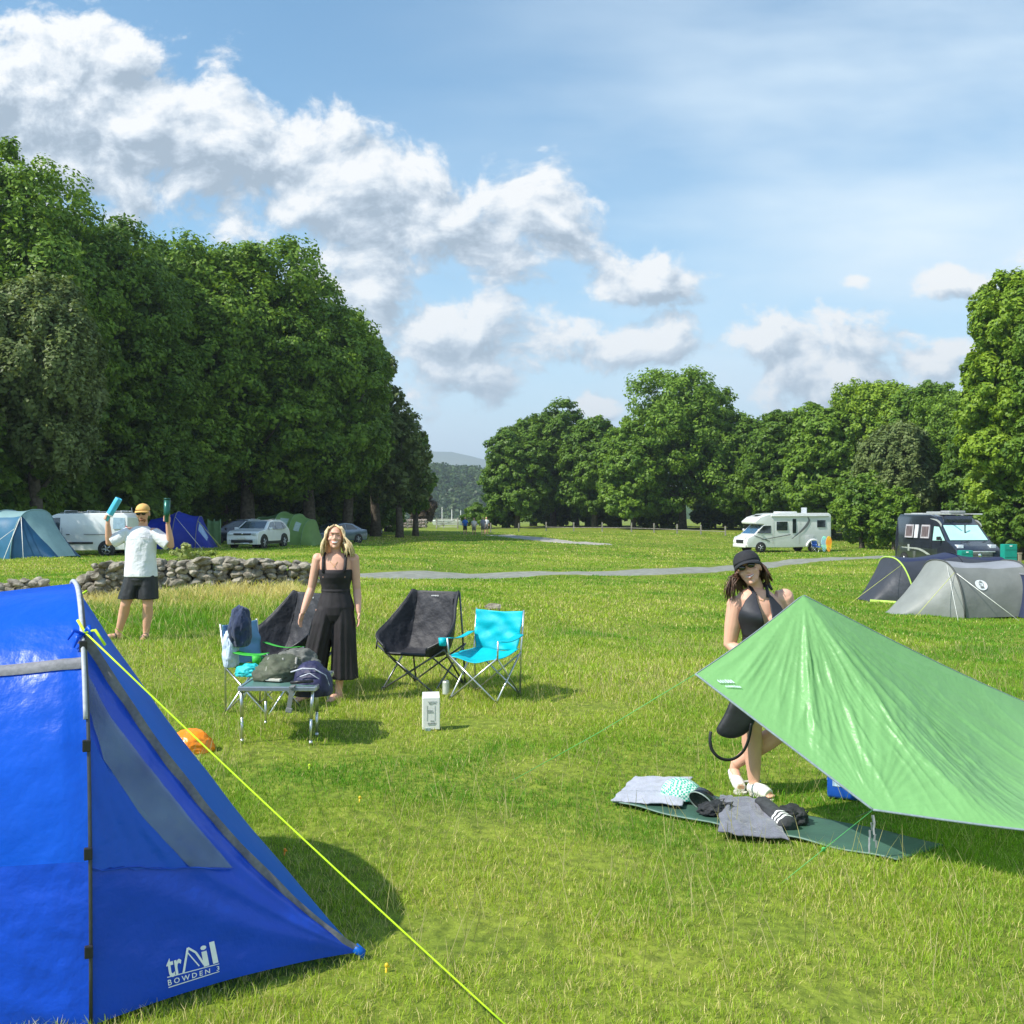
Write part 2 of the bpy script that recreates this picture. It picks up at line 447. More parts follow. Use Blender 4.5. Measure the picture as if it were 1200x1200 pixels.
# ------------------------------------------------------------------ grass blades (nobody could count them)
def leaf_mat(name, attr='tint', transl=.35, rough=.55, spec=.25, obj_var=False, vcol=True):
    m = bpy.data.materials.new(name); m.use_nodes = True; N, L = nt(m); b = N['Principled BSDF']; out = N['Material Output']
    a = N.new('ShaderNodeAttribute'); a.attribute_name = attr
    b.inputs['Roughness'].default_value = rough; b.inputs['Specular IOR Level'].default_value = spec
    L.new(a.outputs['Color'], b.inputs['Base Color'])
    t = N.new('ShaderNodeBsdfTranslucent')
    mul = N.new('ShaderNodeMix'); mul.data_type = 'RGBA'; mul.blend_type = 'MULTIPLY'; mul.inputs[0].default_value = 1
    L.new(a.outputs['Color'], mul.inputs[6]); mul.inputs[7].default_value = (1.15, 1.1, .55, 1)
    L.new(mul.outputs[2], t.inputs[0])
    mx = N.new('ShaderNodeMixShader'); mx.inputs[0].default_value = transl
    L.new(b.outputs[0], mx.inputs[1]); L.new(t.outputs[0], mx.inputs[2]); L.new(mx.outputs[0], out.inputs[0])
    return m
def poly_dist_mask(x, y, line, w):
    m = np.zeros(len(x), bool); L_ = np.array([(p.x, p.y) for p in line])
    for i in range(0, len(L_), 2): m |= (x - L_[i, 0]) ** 2 + (y - L_[i, 1]) ** 2 < w * w
    return m
def in_poly(x, y, poly):
    m = np.zeros(len(x), bool); n = len(poly)
    for i in range(n):
        x1, y1 = poly[i]; x2, y2 = poly[(i + 1) % n]
        c = ((y1 > y) != (y2 > y)) & (x < (x2 - x1) * (y - y1) / ((y2 - y1) if abs(y2 - y1) > 1e-9 else 1e-9) + x1)
        m ^= c
    return m
EXCL = []       # ground footprints where grass is pressed flat (filled below)
mat_c = [hit(718, 944), hit(1052, 1012), hit(1106, 993), hit(765, 920)]
EXCL.append([(p.x, p.y) for p in mat_c])
BARE = [(hit(px, py), r_) for px, py, r_ in ((697, 829, .35), (560, 968, .30), (520, 1100, .35), (770, 1128, .22), (760, 705, .8), (330, 880, .4), (560, 850, .35), (905, 1090, .3), (250, 790, .5), (690, 1010, .3), (980, 1170, .25), (640, 900, .3))]
def grass_batch(rs, y0, y1, dens, h0, h1, wmul, wide=1.0):
    A = 0.5 * 1.16 * (y1 ** 2 - y0 ** 2) + 2.0 * (y1 - y0)
    n = int(A * dens)
    y = np.sqrt(rs.rand(n) * (y1 ** 2 - y0 ** 2) + y0 ** 2)
    x = (rs.rand(n) - .5) * (1.16 * y + 2.0)
    keep = np.ones(n, bool)
    for p in EXCL: keep &= ~in_poly(x, y, p)
    if y1 > 25: keep &= ~poly_dist_mask(x, y, road_line, 1.55)
    if y1 > 60: keep &= ~poly_dist_mask(x, y, path_line, 1.6)
    # tufts: keep more blades where fine noise is high
    tn = noise2(x + 300, y + 300, .16, 3) * .6 + noise2(x + 300, y + 300, .45, 4) * .4
    keep &= rs.rand(n) < .35 + .9 * tn
    bare = np.zeros(len(x))
    if y0 < 18:
        for q, rr_ in BARE: bare = np.maximum(bare, np.exp(-(((x - q.x) / rr_) ** 2 + ((y - q.y) / (rr_ * .8)) ** 2) * (1.2 - .8 * tn)))
    keep &= rs.rand(len(x)) > bare * .75
    x = x[keep]; y = y[keep]; n = len(x); tn = tn[keep]; bare = bare[keep]
    z = G(x, y)
    big = noise2(x + 500, y + 500, 2.6, 5); mid = noise2(x + 500, y + 500, .8, 6); huge = noise2(x + 900, y + 900, 9, 8)
    px = 600 + x / y * 1200; py = 600 - (z - CZ) / y * 1200
    # long dry grass along the foot of the stone wall, lush strip in front of it
    dry = np.exp(-((y - 17.6) / 1.3) ** 2) * np.clip((380 - px) / 40, 0, 1) + 1.0 * np.exp(-((y - 19.9) / 1.0) ** 2) * np.clip((420 - px) / 60, 0, 1)
    lush = np.exp(-((y - 15.2) / 1.1) ** 2) * np.clip((400 - px) / 60, 0, 1)
    straw = np.clip((big * .5 + mid * .3 + huge * .35 - .44) * 2.8, 0, 1)
    straw = np.clip(straw + bare, 0, 1)
    h = (1 - .5 * bare) * (h0 + (h1 - h0) * rs.rand(n) ** 1.6) * (.6 + .9 * tn) * (.75 + .5 * big) * (1 + 2.2 * dry + 1.0 * lush)
    far = np.clip(y / 30, .25, 2)
    w = wmul * (.7 + .6 * rs.rand(n))
    az = rs.rand(n) * 2 * np.pi; lean = (.15 + .75 * rs.rand(n)) * h
    dx = np.cos(az); dy = np.sin(az)
    fa = rs.rand(n) * 2 * np.pi; sx = np.cos(fa); sy = np.sin(fa)
    b = np.stack([x, y, z - .01], -1); side = np.stack([sx * w, sy * w, np.zeros(n)], -1)
    mpt = b + np.stack([dx * lean * .35, dy * lean * .35, h * .6], -1)
    tip = b + np.stack([dx * lean, dy * lean, h * (.85 + .15 * rs.rand(n))], -1)
    V = np.stack([b - side, b + side, mpt + side * .8, mpt - side * .8, tip], 1)
    base = np.arange(n)[:, None] * 5
    F4 = base + np.array([0, 1, 2, 3]); F3 = base + np.array([3, 2, 4])
    # blade colour: species mix of green, yellow green and straw
    c1 = np.array([.13, .32, .016]); c2 = np.array([.40, .53, .045]); c3 = np.array([.72, .63, .27])
    fresh = np.clip((noise2(x + 40, y + 40, 1.1, 12) - .5) * 4.5, 0, 1) * (1 - straw)
    k = np.clip(rs.rand(n) * .6 + straw * .65 + dry * .3 - lush * .3 - fresh * .5, 0, 1)[:, None]
    col = c1 * (1 - k) + c2 * k
    s = (rs.rand(n) < (.05 + .28 * straw + .75 * dry - .05 * lush))[:, None]
    col = np.where(s, c3 * (.75 + .4 * rs.rand(n)[:, None]), col) * (.65 + .6 * rs.rand(n)[:, None])
    C = np.repeat(col, 5, 0)
    return V.reshape(-1, 3), F4, F3, C
def build_grass():
    rs = np.random.RandomState(11); Vs = []; A4 = []; A3 = []; Cs = []; off = 0
    for (y0, y1, dens, h0, h1, w) in [(3.3, 6.5, 11500, .018, .060, .0015), (6.5, 11, 5400, .02, .065, .0024), (11, 18, 2000, .03, .08, .0042),
                                      (18, 30, 640, .03, .085, .0075), (30, 55, 180, .03, .085, .0135), (55, 110, 42, .04, .10, .027)]:
        v, f4, f3, c = grass_batch(rs, y0, y1, dens * GD, h0, h1, w)
        Vs.append(v); A4.append(f4 + off); A3.append(f3 + off); Cs.append(c); off += len(v)
    # seed heads: thin tall stems, pale
    n = 5200; y = np.sqrt(rs.rand(n) * (17 ** 2 - 3.6 ** 2) + 3.6 ** 2); x = (rs.rand(n) - .5) * 1.16 * y
    keep = (noise2(x + 70, y + 70, 1.6, 9) > .42)
    for p in EXCL: keep &= ~in_poly(x, y, p)
    x = x[keep]; y = y[keep]; n = len(x); z = G(x, y); h = .13 + .16 * rs.rand(n); az = rs.rand(n) * 6.28; ln = h * (.2 + .5 * rs.rand(n))
    b = np.stack([x, y, z], -1); tip = b + np.stack([np.cos(az) * ln, np.sin(az) * ln, h], -1); md = (b + tip) / 2 + np.array([0, 0, .02])
    w = .0009 * (1 + y / 9); sd = np.stack([w, w * 0, w * 0], -1)
    V = np.stack([b - sd, b + sd, md + sd, md - sd, tip], 1).reshape(-1, 3); base = np.arange(n)[:, None] * 5
    Vs.append(V); A4.append(base + np.array([0, 1, 2, 3]) + off); A3.append(base + np.array([3, 2, 4]) + off); Cs.append(np.repeat(np.array([[.50, .45, .20]]) * (.7 + .5 * rs.rand(n)[:, None]), 5, 0)); off += len(V)
    me = mesh_np('grass', np.concatenate(Vs), np.concatenate(A4), np.concatenate(A3))
    a = me.attributes.new('tint', 'FLOAT_COLOR', 'POINT'); C = np.concatenate(Cs); C = np.concatenate([C, np.ones((len(C), 1))], 1)
    a.data.foreach_set('color', C.astype(np.float32).ravel())
    me.materials.append(leaf_mat('grass_blades', transl=.4, rough=.5, spec=.35))
    o = link(bpy.data.objects.new('grass', me)); tag(o, 'short sunlit meadow grass with straw coloured seed stems all over the field', 'grass', kind='stuff')
    print('grass blades', len(me.polygons) // 2)

# ------------------------------------------------------------------ trees
BARK = mat('bark', (.10, .085, .065), .9, scale=5, var=.35, bump=.8, bscale=18, bdist=.04, spec=.2)
LEAFM = leaf_mat('tree_leaves', transl=.36, rough=.5, spec=.3)
def rdir(rs, n):
    v = rs.randn(n, 3); return v / np.linalg.norm(v, axis=1)[:, None]
def crown_np(seed, W, H, z0, lobes=30, clumps=24, leaves=44, leaf=.2, col=((.035, .085, .012), (.085, .16, .022)), droop=0.0, airy=0.0, lob=(.24, .40), flat=.88):
    rs = np.random.RandomState(seed); a = W / 2; c = H / 2
    # lobe centres spread over an egg (wider low down)
    i = np.arange(lobes) + .5; ph = np.arccos(1 - 2 * i / lobes * .93); th = np.pi * (1 + 5 ** .5) * i + rs.rand()
    d = np.stack([np.cos(th) * np.sin(ph), np.sin(th) * np.sin(ph), np.cos(ph)], -1) + rs.randn(lobes, 3) * .11
    rad = .62 + .2 * rs.rand(lobes)
    egg = 1 - .12 * np.clip(d[:, 2], 0, 1)
    d = d / (np.abs(d) ** 2.8).sum(1)[:, None] ** (1 / 2.8) * .93
    lc = d * rad[:, None] * np.array([a, a, c]) * np.stack([egg, egg, np.ones(lobes)], -1)
    lr = (lob[0] + (lob[1] - lob[0]) * rs.rand(lobes)) * min(a, c * 1.2)
    P_ = []; Nn = []; S = []; K = []
    tone = rs.rand(lobes)
    for k in range(lobes):
        m = int(clumps * (lr[k] / (a * .34)) ** 1.3) + 5
        dd = rdir(rs, m * 2); out = d[k] / (np.linalg.norm(d[k]) + 1e-6)
        dd = dd[(dd @ out) > -.35][:m]; m = len(dd)
        cc = lc[k] + dd * lr[k] * (.8 + .25 * rs.rand(m))[:, None] * np.array([1, 1, flat])
        cr = lr[k] * (.22 + .16 * rs.rand(m)); ct = rs.rand(m)
        for j in range(m):
            n = int(leaves * (.6 + .8 * rs.rand()) * (1 - airy * rs.rand()))
            e = rdir(rs, n); e[:, 2] = e[:, 2] * .9 + .1
            p = cc[j] + e * (cr[j] * (.45 + .6 * rs.rand(n) ** .7))[:, None] * np.array([1.05, 1.05, .80 + droop * .6])
            p[:, 2] -= droop * rs.rand(n) * cr[j] * 1.5
            P_.append(p); nn = e * .55 + dd[j] * .5 + rs.randn(n, 3) * .42 + np.array([0, 0, .4]); Nn.append(nn)
            S.append(leaf * (.65 + .8 * rs.rand(n))); K.append(np.clip(.25 * tone[k] + .3 * ct[j] + .6 * rs.rand(n) - .05, 0, 1))
    # sparse inner foliage so the crown is not hollow
    n = int(len(P_) * leaves * .10); e = rdir(rs, n) * (rs.rand(n) ** .4 * .72)[:, None] * np.array([a, a, c])
    P_.append(e); Nn.append(rs.randn(n, 3)); S.append(leaf * 2.0 * (.7 + .6 * rs.rand(n))); K.append(rs.rand(n) * .4)
    p = np.concatenate(P_); nn = np.concatenate(Nn); s = np.concatenate(S); k = np.concatenate(K)
    nn /= np.linalg.norm(nn, axis=1)[:, None] + 1e-9
    t = np.cross(nn, rs.randn(len(p), 3)); t /= np.linalg.norm(t, axis=1)[:, None] + 1e-9; b = np.cross(nn, t)
    t = t * s[:, None]; b = b * (s * .62)[:, None]
    hi = np.percentile(p[:, 2], 99.9); p[:, 2] *= np.where(p[:, 2] > 0, c / hi, 1.0); p[:, :2] *= a / np.percentile(np.hypot(p[:, 0], p[:, 1]), 99.5)
    p[:, 2] += z0 + c
    V = np.stack([p - t, p - b * .9 + t * .1, p + t, p + b * .9 + t * .1], 1).reshape(-1, 3)
    F = np.arange(len(p))[:, None] * 4 + np.arange(4)
    cl = np.array(col[0]) * (1 - k[:, None]) + np.array(col[1]) * k[:, None]
    return V, F, cl, lc + np.array([0, 0, z0 + c])
def make_tree_meshes(seed, W, H, z0, **kw):
    V, F, cl, lc = crown_np(seed, W, H, z0, **kw)
    me = mesh_np('crown', V, F); a = me.attributes.new('tint', 'FLOAT_COLOR', 'POINT')
    C = np.repeat(np.concatenate([cl, np.ones((len(cl), 1))], 1), 4, 0); a.data.foreach_set('color', C.astype(np.float32).ravel())
    me.materials.append(LEAFM)
    rs = random.Random(seed); mb = MB(); r0 = .018 * (H + z0) + .10; top = z0 + H * .62
    tr = [(rs.uniform(-.05, .05) * k, rs.uniform(-.05, .05) * k, -0.25 + top * k / 7) for k in range(8)]
    mb.tube(tr, [r0 * 1.35, r0 * 1.05] + [r0 * (1 - k / 9) for k in range(1, 7)], 10)
    for i, c in enumerate(lc[::2]):
        c = Vector(c); k = rs.uniform(.28, .7); st = Vector((0, 0, max(z0 * .6, top * k)))
        st.z = min(st.z, c.z * .9 + .2); mid = st.lerp(c, .5) + Vector((0, 0, -abs(c.z - st.z) * .12))
        mb.tube([st, mid, c], [r0 * .38, r0 * .22, r0 * .06], 6)
    o = mb.build('trunk_tmp', BARK, None, smooth=True); tm = o.data; tm.name = 'trunk'; bpy.data.objects.remove(o)
    return me, tm
def put_tree(name, label, meshes, loc, rz=0, sc=(1, 1, 1), group=None, cat='tree'):
    t = thing(name, label, cat, loc, rz, group); t.scale = sc
    link(bpy.data.objects.new('crown', meshes[0]), t); link(bpy.data.objects.new('trunk', meshes[1]), t)
    return t

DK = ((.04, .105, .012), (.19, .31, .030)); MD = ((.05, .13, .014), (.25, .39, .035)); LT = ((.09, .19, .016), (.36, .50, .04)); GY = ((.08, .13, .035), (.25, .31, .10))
def build_trees():
    # (label, centre px, top py, distance, width px, crown base m, palette, extra)
    LEFT = 'big broadleaf trees of the wood on the left'; RIGHT = 'broadleaf trees along the right edge of the field'
    specs = [
     ('tallest dark broadleaf tree of the left wood, behind the teal tent', 5, 186, 58, 240, 2.2, MD, {}, LEFT),
     ('grey green birch with hanging sprays in front of the tallest tree on the left', 42, 330, 51, 130, 3.2, GY, dict(droop=1.0, leaf=.12, leaves=80), LEFT),
     ('dark broadleaf tree behind the white van', 118, 258, 64, 190, 1.6, DK, {}, LEFT),
     ('broadleaf tree rising behind the man with the raised arms', 205, 284, 72, 170, 1.4, MD, {}, LEFT),
     ('round topped broadleaf tree behind the white compact car', 290, 286, 76, 190, 1.2, MD, {}, LEFT),
     ('broadleaf tree behind the green tunnel tent, lit on its upper side', 362, 335, 80, 165, 1.5, MD, {}, LEFT),
     ('broadleaf tree above the silver car', 408, 372, 84, 100, 1.2, MD, {}, LEFT),
     ('loose airy tree at the right end of the left wood', 468, 476, 86, 76, 1.2, GY, dict(airy=.8, leaves=30, lobes=26, lob=(.2, .34)), LEFT),
     ('pale loose tree filling the gap above the silver car', 440, 402, 90, 62, 1.2, GY, dict(airy=.7, leaves=34, lobes=26), LEFT),
     ('small loose tree lowest at the right end of the left wood', 487, 508, 92, 46, .8, MD, dict(airy=.8, leaves=34, lobes=20, lob=(.2, .34)), LEFT),
     ('dark low tree at the left edge behind the teal tent', 15, 430, 52, 110, .3, DK, {}, LEFT),
     ('low dark tree between the white van and the blue dome tent', 170, 440, 66, 120, .4, DK, {}, LEFT),
     ('low dark tree standing behind the dark estate car', 262, 450, 82, 120, 1.8, DK, {}, LEFT),
     ('first broadleaf tree at left end of the right tree line', 606, 503, 128, 80, .5, DK, {}, RIGHT),
     ('broadleaf tree with a domed top near the left end of the right tree line', 648, 473, 134, 100, .8, DK, {}, RIGHT),
     ('darker broadleaf tree between the domed tree and the tallest tree of the right line', 697, 492, 126, 82, .6, DK, {}, RIGHT),
     ('lower broadleaf tree at the left foot of the tallest tree of the right line', 742, 500, 120, 84, .6, MD, {}, RIGHT),
     ('tallest round tree in the middle of the right tree line', 800, 438, 122, 150, .8, MD, {}, RIGHT),
     ('broadleaf tree just right of the tallest round tree', 876, 494, 118, 84, .8, DK, {}, RIGHT),
     ('broadleaf tree behind the front of the white motorhome', 918, 486, 110, 92, .6, DK, {}, RIGHT),
     ('broadleaf tree behind the rear of the white motorhome', 968, 476, 104, 96, .5, MD, {}, RIGHT),
     ('high pale green tree behind the hedge bush by the motorhome', 1024, 449, 104, 120, .8, LT, dict(leaf=.16, leaves=60), RIGHT),
     ('feathery grey green willow behind the gap between motorhome and dark campervan', 1050, 500, 90, 90, .5, GY, dict(droop=.5, leaf=.16, leaves=54), RIGHT),
     ('tall tree behind the dark campervan', 1092, 455, 98, 110, .5, MD, {}, RIGHT),
     ('bright green tree closest on the right edge, above the dark campervan', 1190, 325, 66, 125, 1.6, LT, dict(leaves=80, lobes=44, lob=(.26, .40)), RIGHT),
     ('dark tree behind the teal boxes at the right edge', 1165, 470, 76, 110, .3, DK, {}, RIGHT),
     ('large tree partly outside the right edge of the picture', 1268, 330, 62, 150, 1.0, MD, {}, RIGHT),
    ]
    for i, (lab, px, top, d, wpx, z0, pal, kw, grp) in enumerate(specs):
        loc = at(px, d); Ht = P(px, top, d).z - loc.z; W = wpx / 1200 * d * (1.30 if grp is LEFT and wpx > 125 else 1.12); H = Ht - z0
        a = dict(col=pal, leaf=.135 if d < 70 else .155 if d < 100 else .19, leaves=72 if d < 100 else 56); a.update(kw)
        n = max(22, int(32 * (H / W) ** .5 * 1.1)); a.setdefault('lobes', n)
        ms = make_tree_meshes(100 + i, W, H * 1.02, z0, **a)
        nm = 'birch_tree' if 'birch' in lab else 'willow_tree' if 'willow' in lab else 'broadleaf_tree'
        put_tree(nm, lab, ms, (loc.x, loc.y, loc.z), 0, group=grp)
        if i in (2, 4, 14, 17, 20): POOL.append((ms, W, Ht))
POOL = []
def back_trees():
    # a second row that closes the gaps of the wood (copies share crowns)
    LEFT = 'trees standing deeper in the left wood'; RIGHT = 'trees standing deeper behind the right tree line'
    spec = [(60, 300, 78, 170, LEFT), (160, 330, 84, 150, LEFT), (245, 345, 90, 140, LEFT), (325, 360, 94, 150, LEFT), (390, 420, 96, 110, LEFT), (-60, 240, 70, 240, LEFT), (-190, 220, 66, 260, LEFT), (-330, 240, 60, 280, LEFT),
            (-150, 330, 45, 240, LEFT), (430, 470, 104, 80, LEFT), 
            (625, 505, 145, 90, RIGHT), (675, 500, 146, 90, RIGHT), (725, 515, 140, 90, RIGHT), (850, 505, 140, 100, RIGHT), (900, 505, 130, 100, RIGHT), (945, 500, 124, 100, RIGHT), (1000, 480, 118, 110, RIGHT),
            (1065, 470, 112, 120, RIGHT), (1130, 465, 92, 120, RIGHT), (1220, 420, 84, 150, RIGHT), (1340, 380, 75, 200, RIGHT)]
    for i, (px, top, d, wpx, grp) in enumerate(spec):
        ms, W0, H0 = POOL[i % len(POOL)]; loc = at(px, d); Ht = P(px, top, d).z - loc.z; W = wpx / 1200 * d * 1.15
        put_tree('broadleaf_tree', 'dark tree deeper in the wood, behind the front row of crowns' if grp is LEFT else 'dark tree behind the front crowns of the right tree line', ms, (loc.x, loc.y, loc.z), i * 1.7, (W / W0, W / W0, Ht / H0), grp)
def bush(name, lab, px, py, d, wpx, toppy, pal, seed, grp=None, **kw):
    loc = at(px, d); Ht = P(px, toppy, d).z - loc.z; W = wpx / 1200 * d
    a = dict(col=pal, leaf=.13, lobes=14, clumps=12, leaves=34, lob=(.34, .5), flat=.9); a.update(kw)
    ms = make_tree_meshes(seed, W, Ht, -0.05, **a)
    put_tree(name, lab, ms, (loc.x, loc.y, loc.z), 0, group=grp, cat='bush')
def build_bushes():
    U = 'bushes of the undergrowth below the left wood'
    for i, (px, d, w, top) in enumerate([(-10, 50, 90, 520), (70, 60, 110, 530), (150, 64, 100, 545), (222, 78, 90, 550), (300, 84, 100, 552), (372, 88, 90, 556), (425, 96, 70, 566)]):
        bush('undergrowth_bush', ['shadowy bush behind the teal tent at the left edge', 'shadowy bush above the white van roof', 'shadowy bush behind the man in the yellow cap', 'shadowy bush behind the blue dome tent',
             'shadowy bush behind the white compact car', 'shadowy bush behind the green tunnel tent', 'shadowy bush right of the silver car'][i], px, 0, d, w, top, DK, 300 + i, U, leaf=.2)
    bush('bush', 'sunlit rounded bush right of the dark blue trailer', 452, 0, 104, 56, 568, MD, 320)
    bush('bush', 'brownish red round bush in front of the far wooded hill', 495, 0, 150, 34, 574, ((.10, .075, .05), (.17, .12, .08)), 321, leaf=.16)
    bush('hedge_bush', 'large rounded bush to the right of the white motorhome', 1010, 0, 84, 80, 552, MD, 322)
    bush('hedge_bush', 'bush behind the left end of the dark campervan', 1048, 0, 80, 64, 570, MD, 323)
    bush('hedge_bush', 'dark bush behind the teal boxes at the right edge', 1192, 0, 66, 80, 560, DK, 324)
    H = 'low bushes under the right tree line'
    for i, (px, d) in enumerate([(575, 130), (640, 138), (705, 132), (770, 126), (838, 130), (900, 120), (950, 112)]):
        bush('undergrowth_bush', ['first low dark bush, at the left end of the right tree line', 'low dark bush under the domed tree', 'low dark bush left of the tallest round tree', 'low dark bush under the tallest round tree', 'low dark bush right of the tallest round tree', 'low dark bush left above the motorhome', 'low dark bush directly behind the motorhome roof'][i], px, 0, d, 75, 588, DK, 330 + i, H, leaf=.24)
    bush('weed_clump', 'pale yellow green weeds growing on top of the stone wall', 216, 0, 20.5, 34, 634, ((.25, .32, .08), (.55, .58, .25)), 340, leaf=.035, lobes=8, clumps=6, leaves=16)
    bush('weed_clump', 'leafy weeds growing behind the left part of the stone wall', 245, 0, 22, 50, 643, ((.16, .24, .04), (.35, .42, .1)), 341, leaf=.04, lobes=8, clumps=6, leaves=16)

# hills ---------------------------------------------------------------
def build_hills():
    def hill(name, y0, depth, prof, col, c2, scale):
        """prof: list of (px, crest py) at distance y0+depth/2"""
        yc = y0 + depth / 2; xsn = np.linspace(prof[0][0], prof[-1][0], 240); zt = np.interp(xsn, [p[0] for p in prof], [p[1] for p in prof])
        n = 40; V = []; t = np.linspace(0, 1, n)
        for k in range(n):
            y = y0 + depth * t[k]; x = (xsn - 600) / 1200 * yc; top = CZ + (600 - zt) / 1200 * yc
            sh = np.sin(math.pi * min(t[k] * 1.0, 1)) ** .8; base = -20 - y0 * .004
            z = base + (top - base) * sh + (noise2(x + 9000, np.full_like(x, y) + 9000, depth * .12, 21) - .5) * (top.max() * .10) * sh
            V.append(np.stack([x, np.full_like(x, y), z], -1))
        V = np.array(V); m = len(xsn); ii = np.arange(n * m).reshape(n, m); q = np.stack([ii[:-1, :-1], ii[:-1, 1:], ii[1:, 1:], ii[1:, :-1]], -1).reshape(-1, 4)
        me = mesh_np(name, V, q, smooth=True)
        me.materials.append(mat(name + '_cover', col, .95, col2=c2, scale=scale, detail=8, spec=.1)); o = link(bpy.data.objects.new(name, me)); tag(o, kind='structure'); return V
    hill('far_hills', 4200, 1400, [(-2400, 560), (-900, 535), (200, 545), (430, 540), (500, 529), (530, 531), (565, 537), (620, 548), (900, 556), (1800, 545), (3200, 560)], (.06, .10, .05), (.11, .13, .07), .006)
    V = hill('wooded_hill', 620, 420, [(-1400, 575), (-300, 560), (300, 556), (420, 550), (470, 548), (505, 552), (545, 556), (590, 566), (700, 580), (1500, 585), (2600, 575)], (.03, .06, .018), (.05, .09, .025), .05)
    # the wood that covers it, one mass
    rs = np.random.RandomState(5); Vs = []; Cs = []; n = V.shape[0]
    front = V[:n // 2 + 3].reshape(-1, 3); px = front[:, 0] / front[:, 1] * 1200 + 600
    front = front[(px > 400) & (px < 640)]
    N_ = 1500; pick = front[rs.randint(0, len(front), N_)] + rs.randn(N_, 3) * np.array([6, 6, .3])
    for c in pick:
        k = 70; e = rdir(rs, k); e[:, 2] = np.abs(e[:, 2]); r = 3.2 + 2.6 * rs.rand(); p = c + e * r * np.array([1, 1, 1.15]) * (.8 + .3 * rs.rand(k))[:, None] + [0, 0, 1]
        nn = e + rs.randn(k, 3) * .4; nn /= np.linalg.norm(nn, axis=1)[:, None]; t = np.cross(nn, rs.randn(k, 3)); t /= np.linalg.norm(t, axis=1)[:, None]; b = np.cross(nn, t); s = (.7 + .7 * rs.rand(k))[:, None]
        Vs.append(np.stack([p - t * s, p - b * s, p + t * s, p + b * s], 1).reshape(-1, 3)); w = rs.rand()
        Cs.append(np.repeat((np.array([.03, .07, .018]) * (1 - w) + np.array([.08, .13, .03]) * w)[None] * (.8 + .4 * rs.rand(k))[:, None], 4, 0))
    V = np.concatenate(Vs); me = mesh_np('far_wood', V, np.arange(len(V)).reshape(-1, 4)); C = np.concatenate(Cs)
    a = me.attributes.new('tint', 'FLOAT_COLOR', 'POINT'); a.data.foreach_set('color', np.concatenate([C, np.ones((len(C), 1))], 1).astype(np.float32).ravel()); me.materials.append(LEAFM)
    o = link(bpy.data.objects.new('far_wood', me)); tag(o, 'distant wood covering the hillside seen through the gap between the tree lines', 'wood', kind='stuff')
def build_haze():
    m = bpy.data.materials.new('thin_air'); m.use_nodes = True; N, L = nt(m); N.remove(N['Principled BSDF'])
    v = N.new('ShaderNodeVolumePrincipled'); v.inputs['Color'].default_value = (.80, .90, 1.0, 1); v.inputs['Density'].default_value = HAZE; v.inputs['Anisotropy'].default_value = 0.2
    L.new(v.outputs[0], N['Material Output'].inputs['Volume'])
    mb = MB(); mb.box((0, 3200, 150), (11000, 7600, 400)); o = mb.build('haze', m); tag(o, kind='stuff', label='thin blue haze over the distance', cat='haze')

# stone wall -----------------------------------------------------------
STONE = mat('lichen_stone', (.12, .105, .08), .95, col2=(.40, .36, .29), scale=7, detail=9, bump=.9, bscale=16, bdist=.03, spec=.2)
def rock(rs, c, size, mb, sub=2):
    bm = bmesh.new(); bmesh.ops.create_icosphere(bm, subdivisions=sub, radius=1)
    pl = [(Vector(rs.choice([-1, 1]) * rs.random() if 0 else rs.uniform(-1, 1) for _ in range(3)).normalized(), rs.uniform(.62, .9)) for _ in range(9)]
    rot = Euler((rs.uniform(-.3, .3), rs.uniform(-.3, .3), rs.uniform(0, 6.28))).to_matrix()
    for v in bm.verts:
        for n, d in pl:
            e = v.co.dot(n) - d
            if e > 0: v.co -= n * e
        v.co *= 1 + rs.uniform(-.05, .05)
        v.co = rot @ Vector((v.co.x * size[0], v.co.y * size[1], v.co.z * size[2])) + Vector(c)
    bm.verts.index_update(); mb.add([v.co.copy() for v in bm.verts], [[w.index for w in f.verts] for f in bm.faces]); bm.free()
def build_wall():
    rs = random.Random(3)
    def wallrun(lab, segs):
        p0 = at(segs[0][0], segs[0][1]); t = thing('stone_wall', lab, 'stone wall', p0, 0, 'low ruined drystone walls'); mb = MB()
        for (x0, d0, t0, x1, d1, t1) in segs:
            n = int(abs(x1 - x0) / 1200 * d0 / .16)
            for i in range(n):
                k = i / n; px = x0 + (x1 - x0) * k; d = d0 + (d1 - d0) * k; b = at(px, d); top = P(px, t0 + (t1 - t0) * k + rs.uniform(-2.5, 2.5), d).z; z = b.z - .05
                while z < top - .04:
                    s = rs.uniform(.09, .19); hh = min(s * .8, (top - z) * .6 + .04)
                    for yy in (-.12, .14): rock(rs, (b.x + rs.uniform(-.08, .08), b.y + yy + rs.uniform(-.05, .05), z + hh * .5), (s, s * .8, hh * .75), mb)
                    z += hh * .95
        mb.build('stones', STONE, t, world=True)
    wallrun('low ruined drystone wall of grey stones behind the man and the blonde woman', [(96, 18.6, 676, 118, 18.4, 662), (118, 18.4, 660, 245, 18.8, 656), (245, 18.8, 656, 300, 19, 657), (300, 19, 656, 365, 19.4, 662), (365, 19.4, 664, 376, 19.6, 678)])
    wallrun('tumbled line of grey stones in the grass at the left edge beyond the blue tent', [(-60, 17.5, 686, 0, 17.5, 684), (0, 17.5, 683, 50, 17.8, 680), (50, 17.8, 682, 64, 18, 692)])
    for lab, px, py, s in [('small half buried grey rock behind the teal chair', 578, 714, .13), ('pale stone beside the top of the blue tent pole', 94, 687, .07), ]:
        p = hit(px, py); mb = MB(); rock(rs, (0, 0, s * .2), (s * 1.5, s, s * .8), mb); o = mb.build('rock', STONE); o.location = p; tag(o, lab, 'rock')
from mathutils import noise as mn
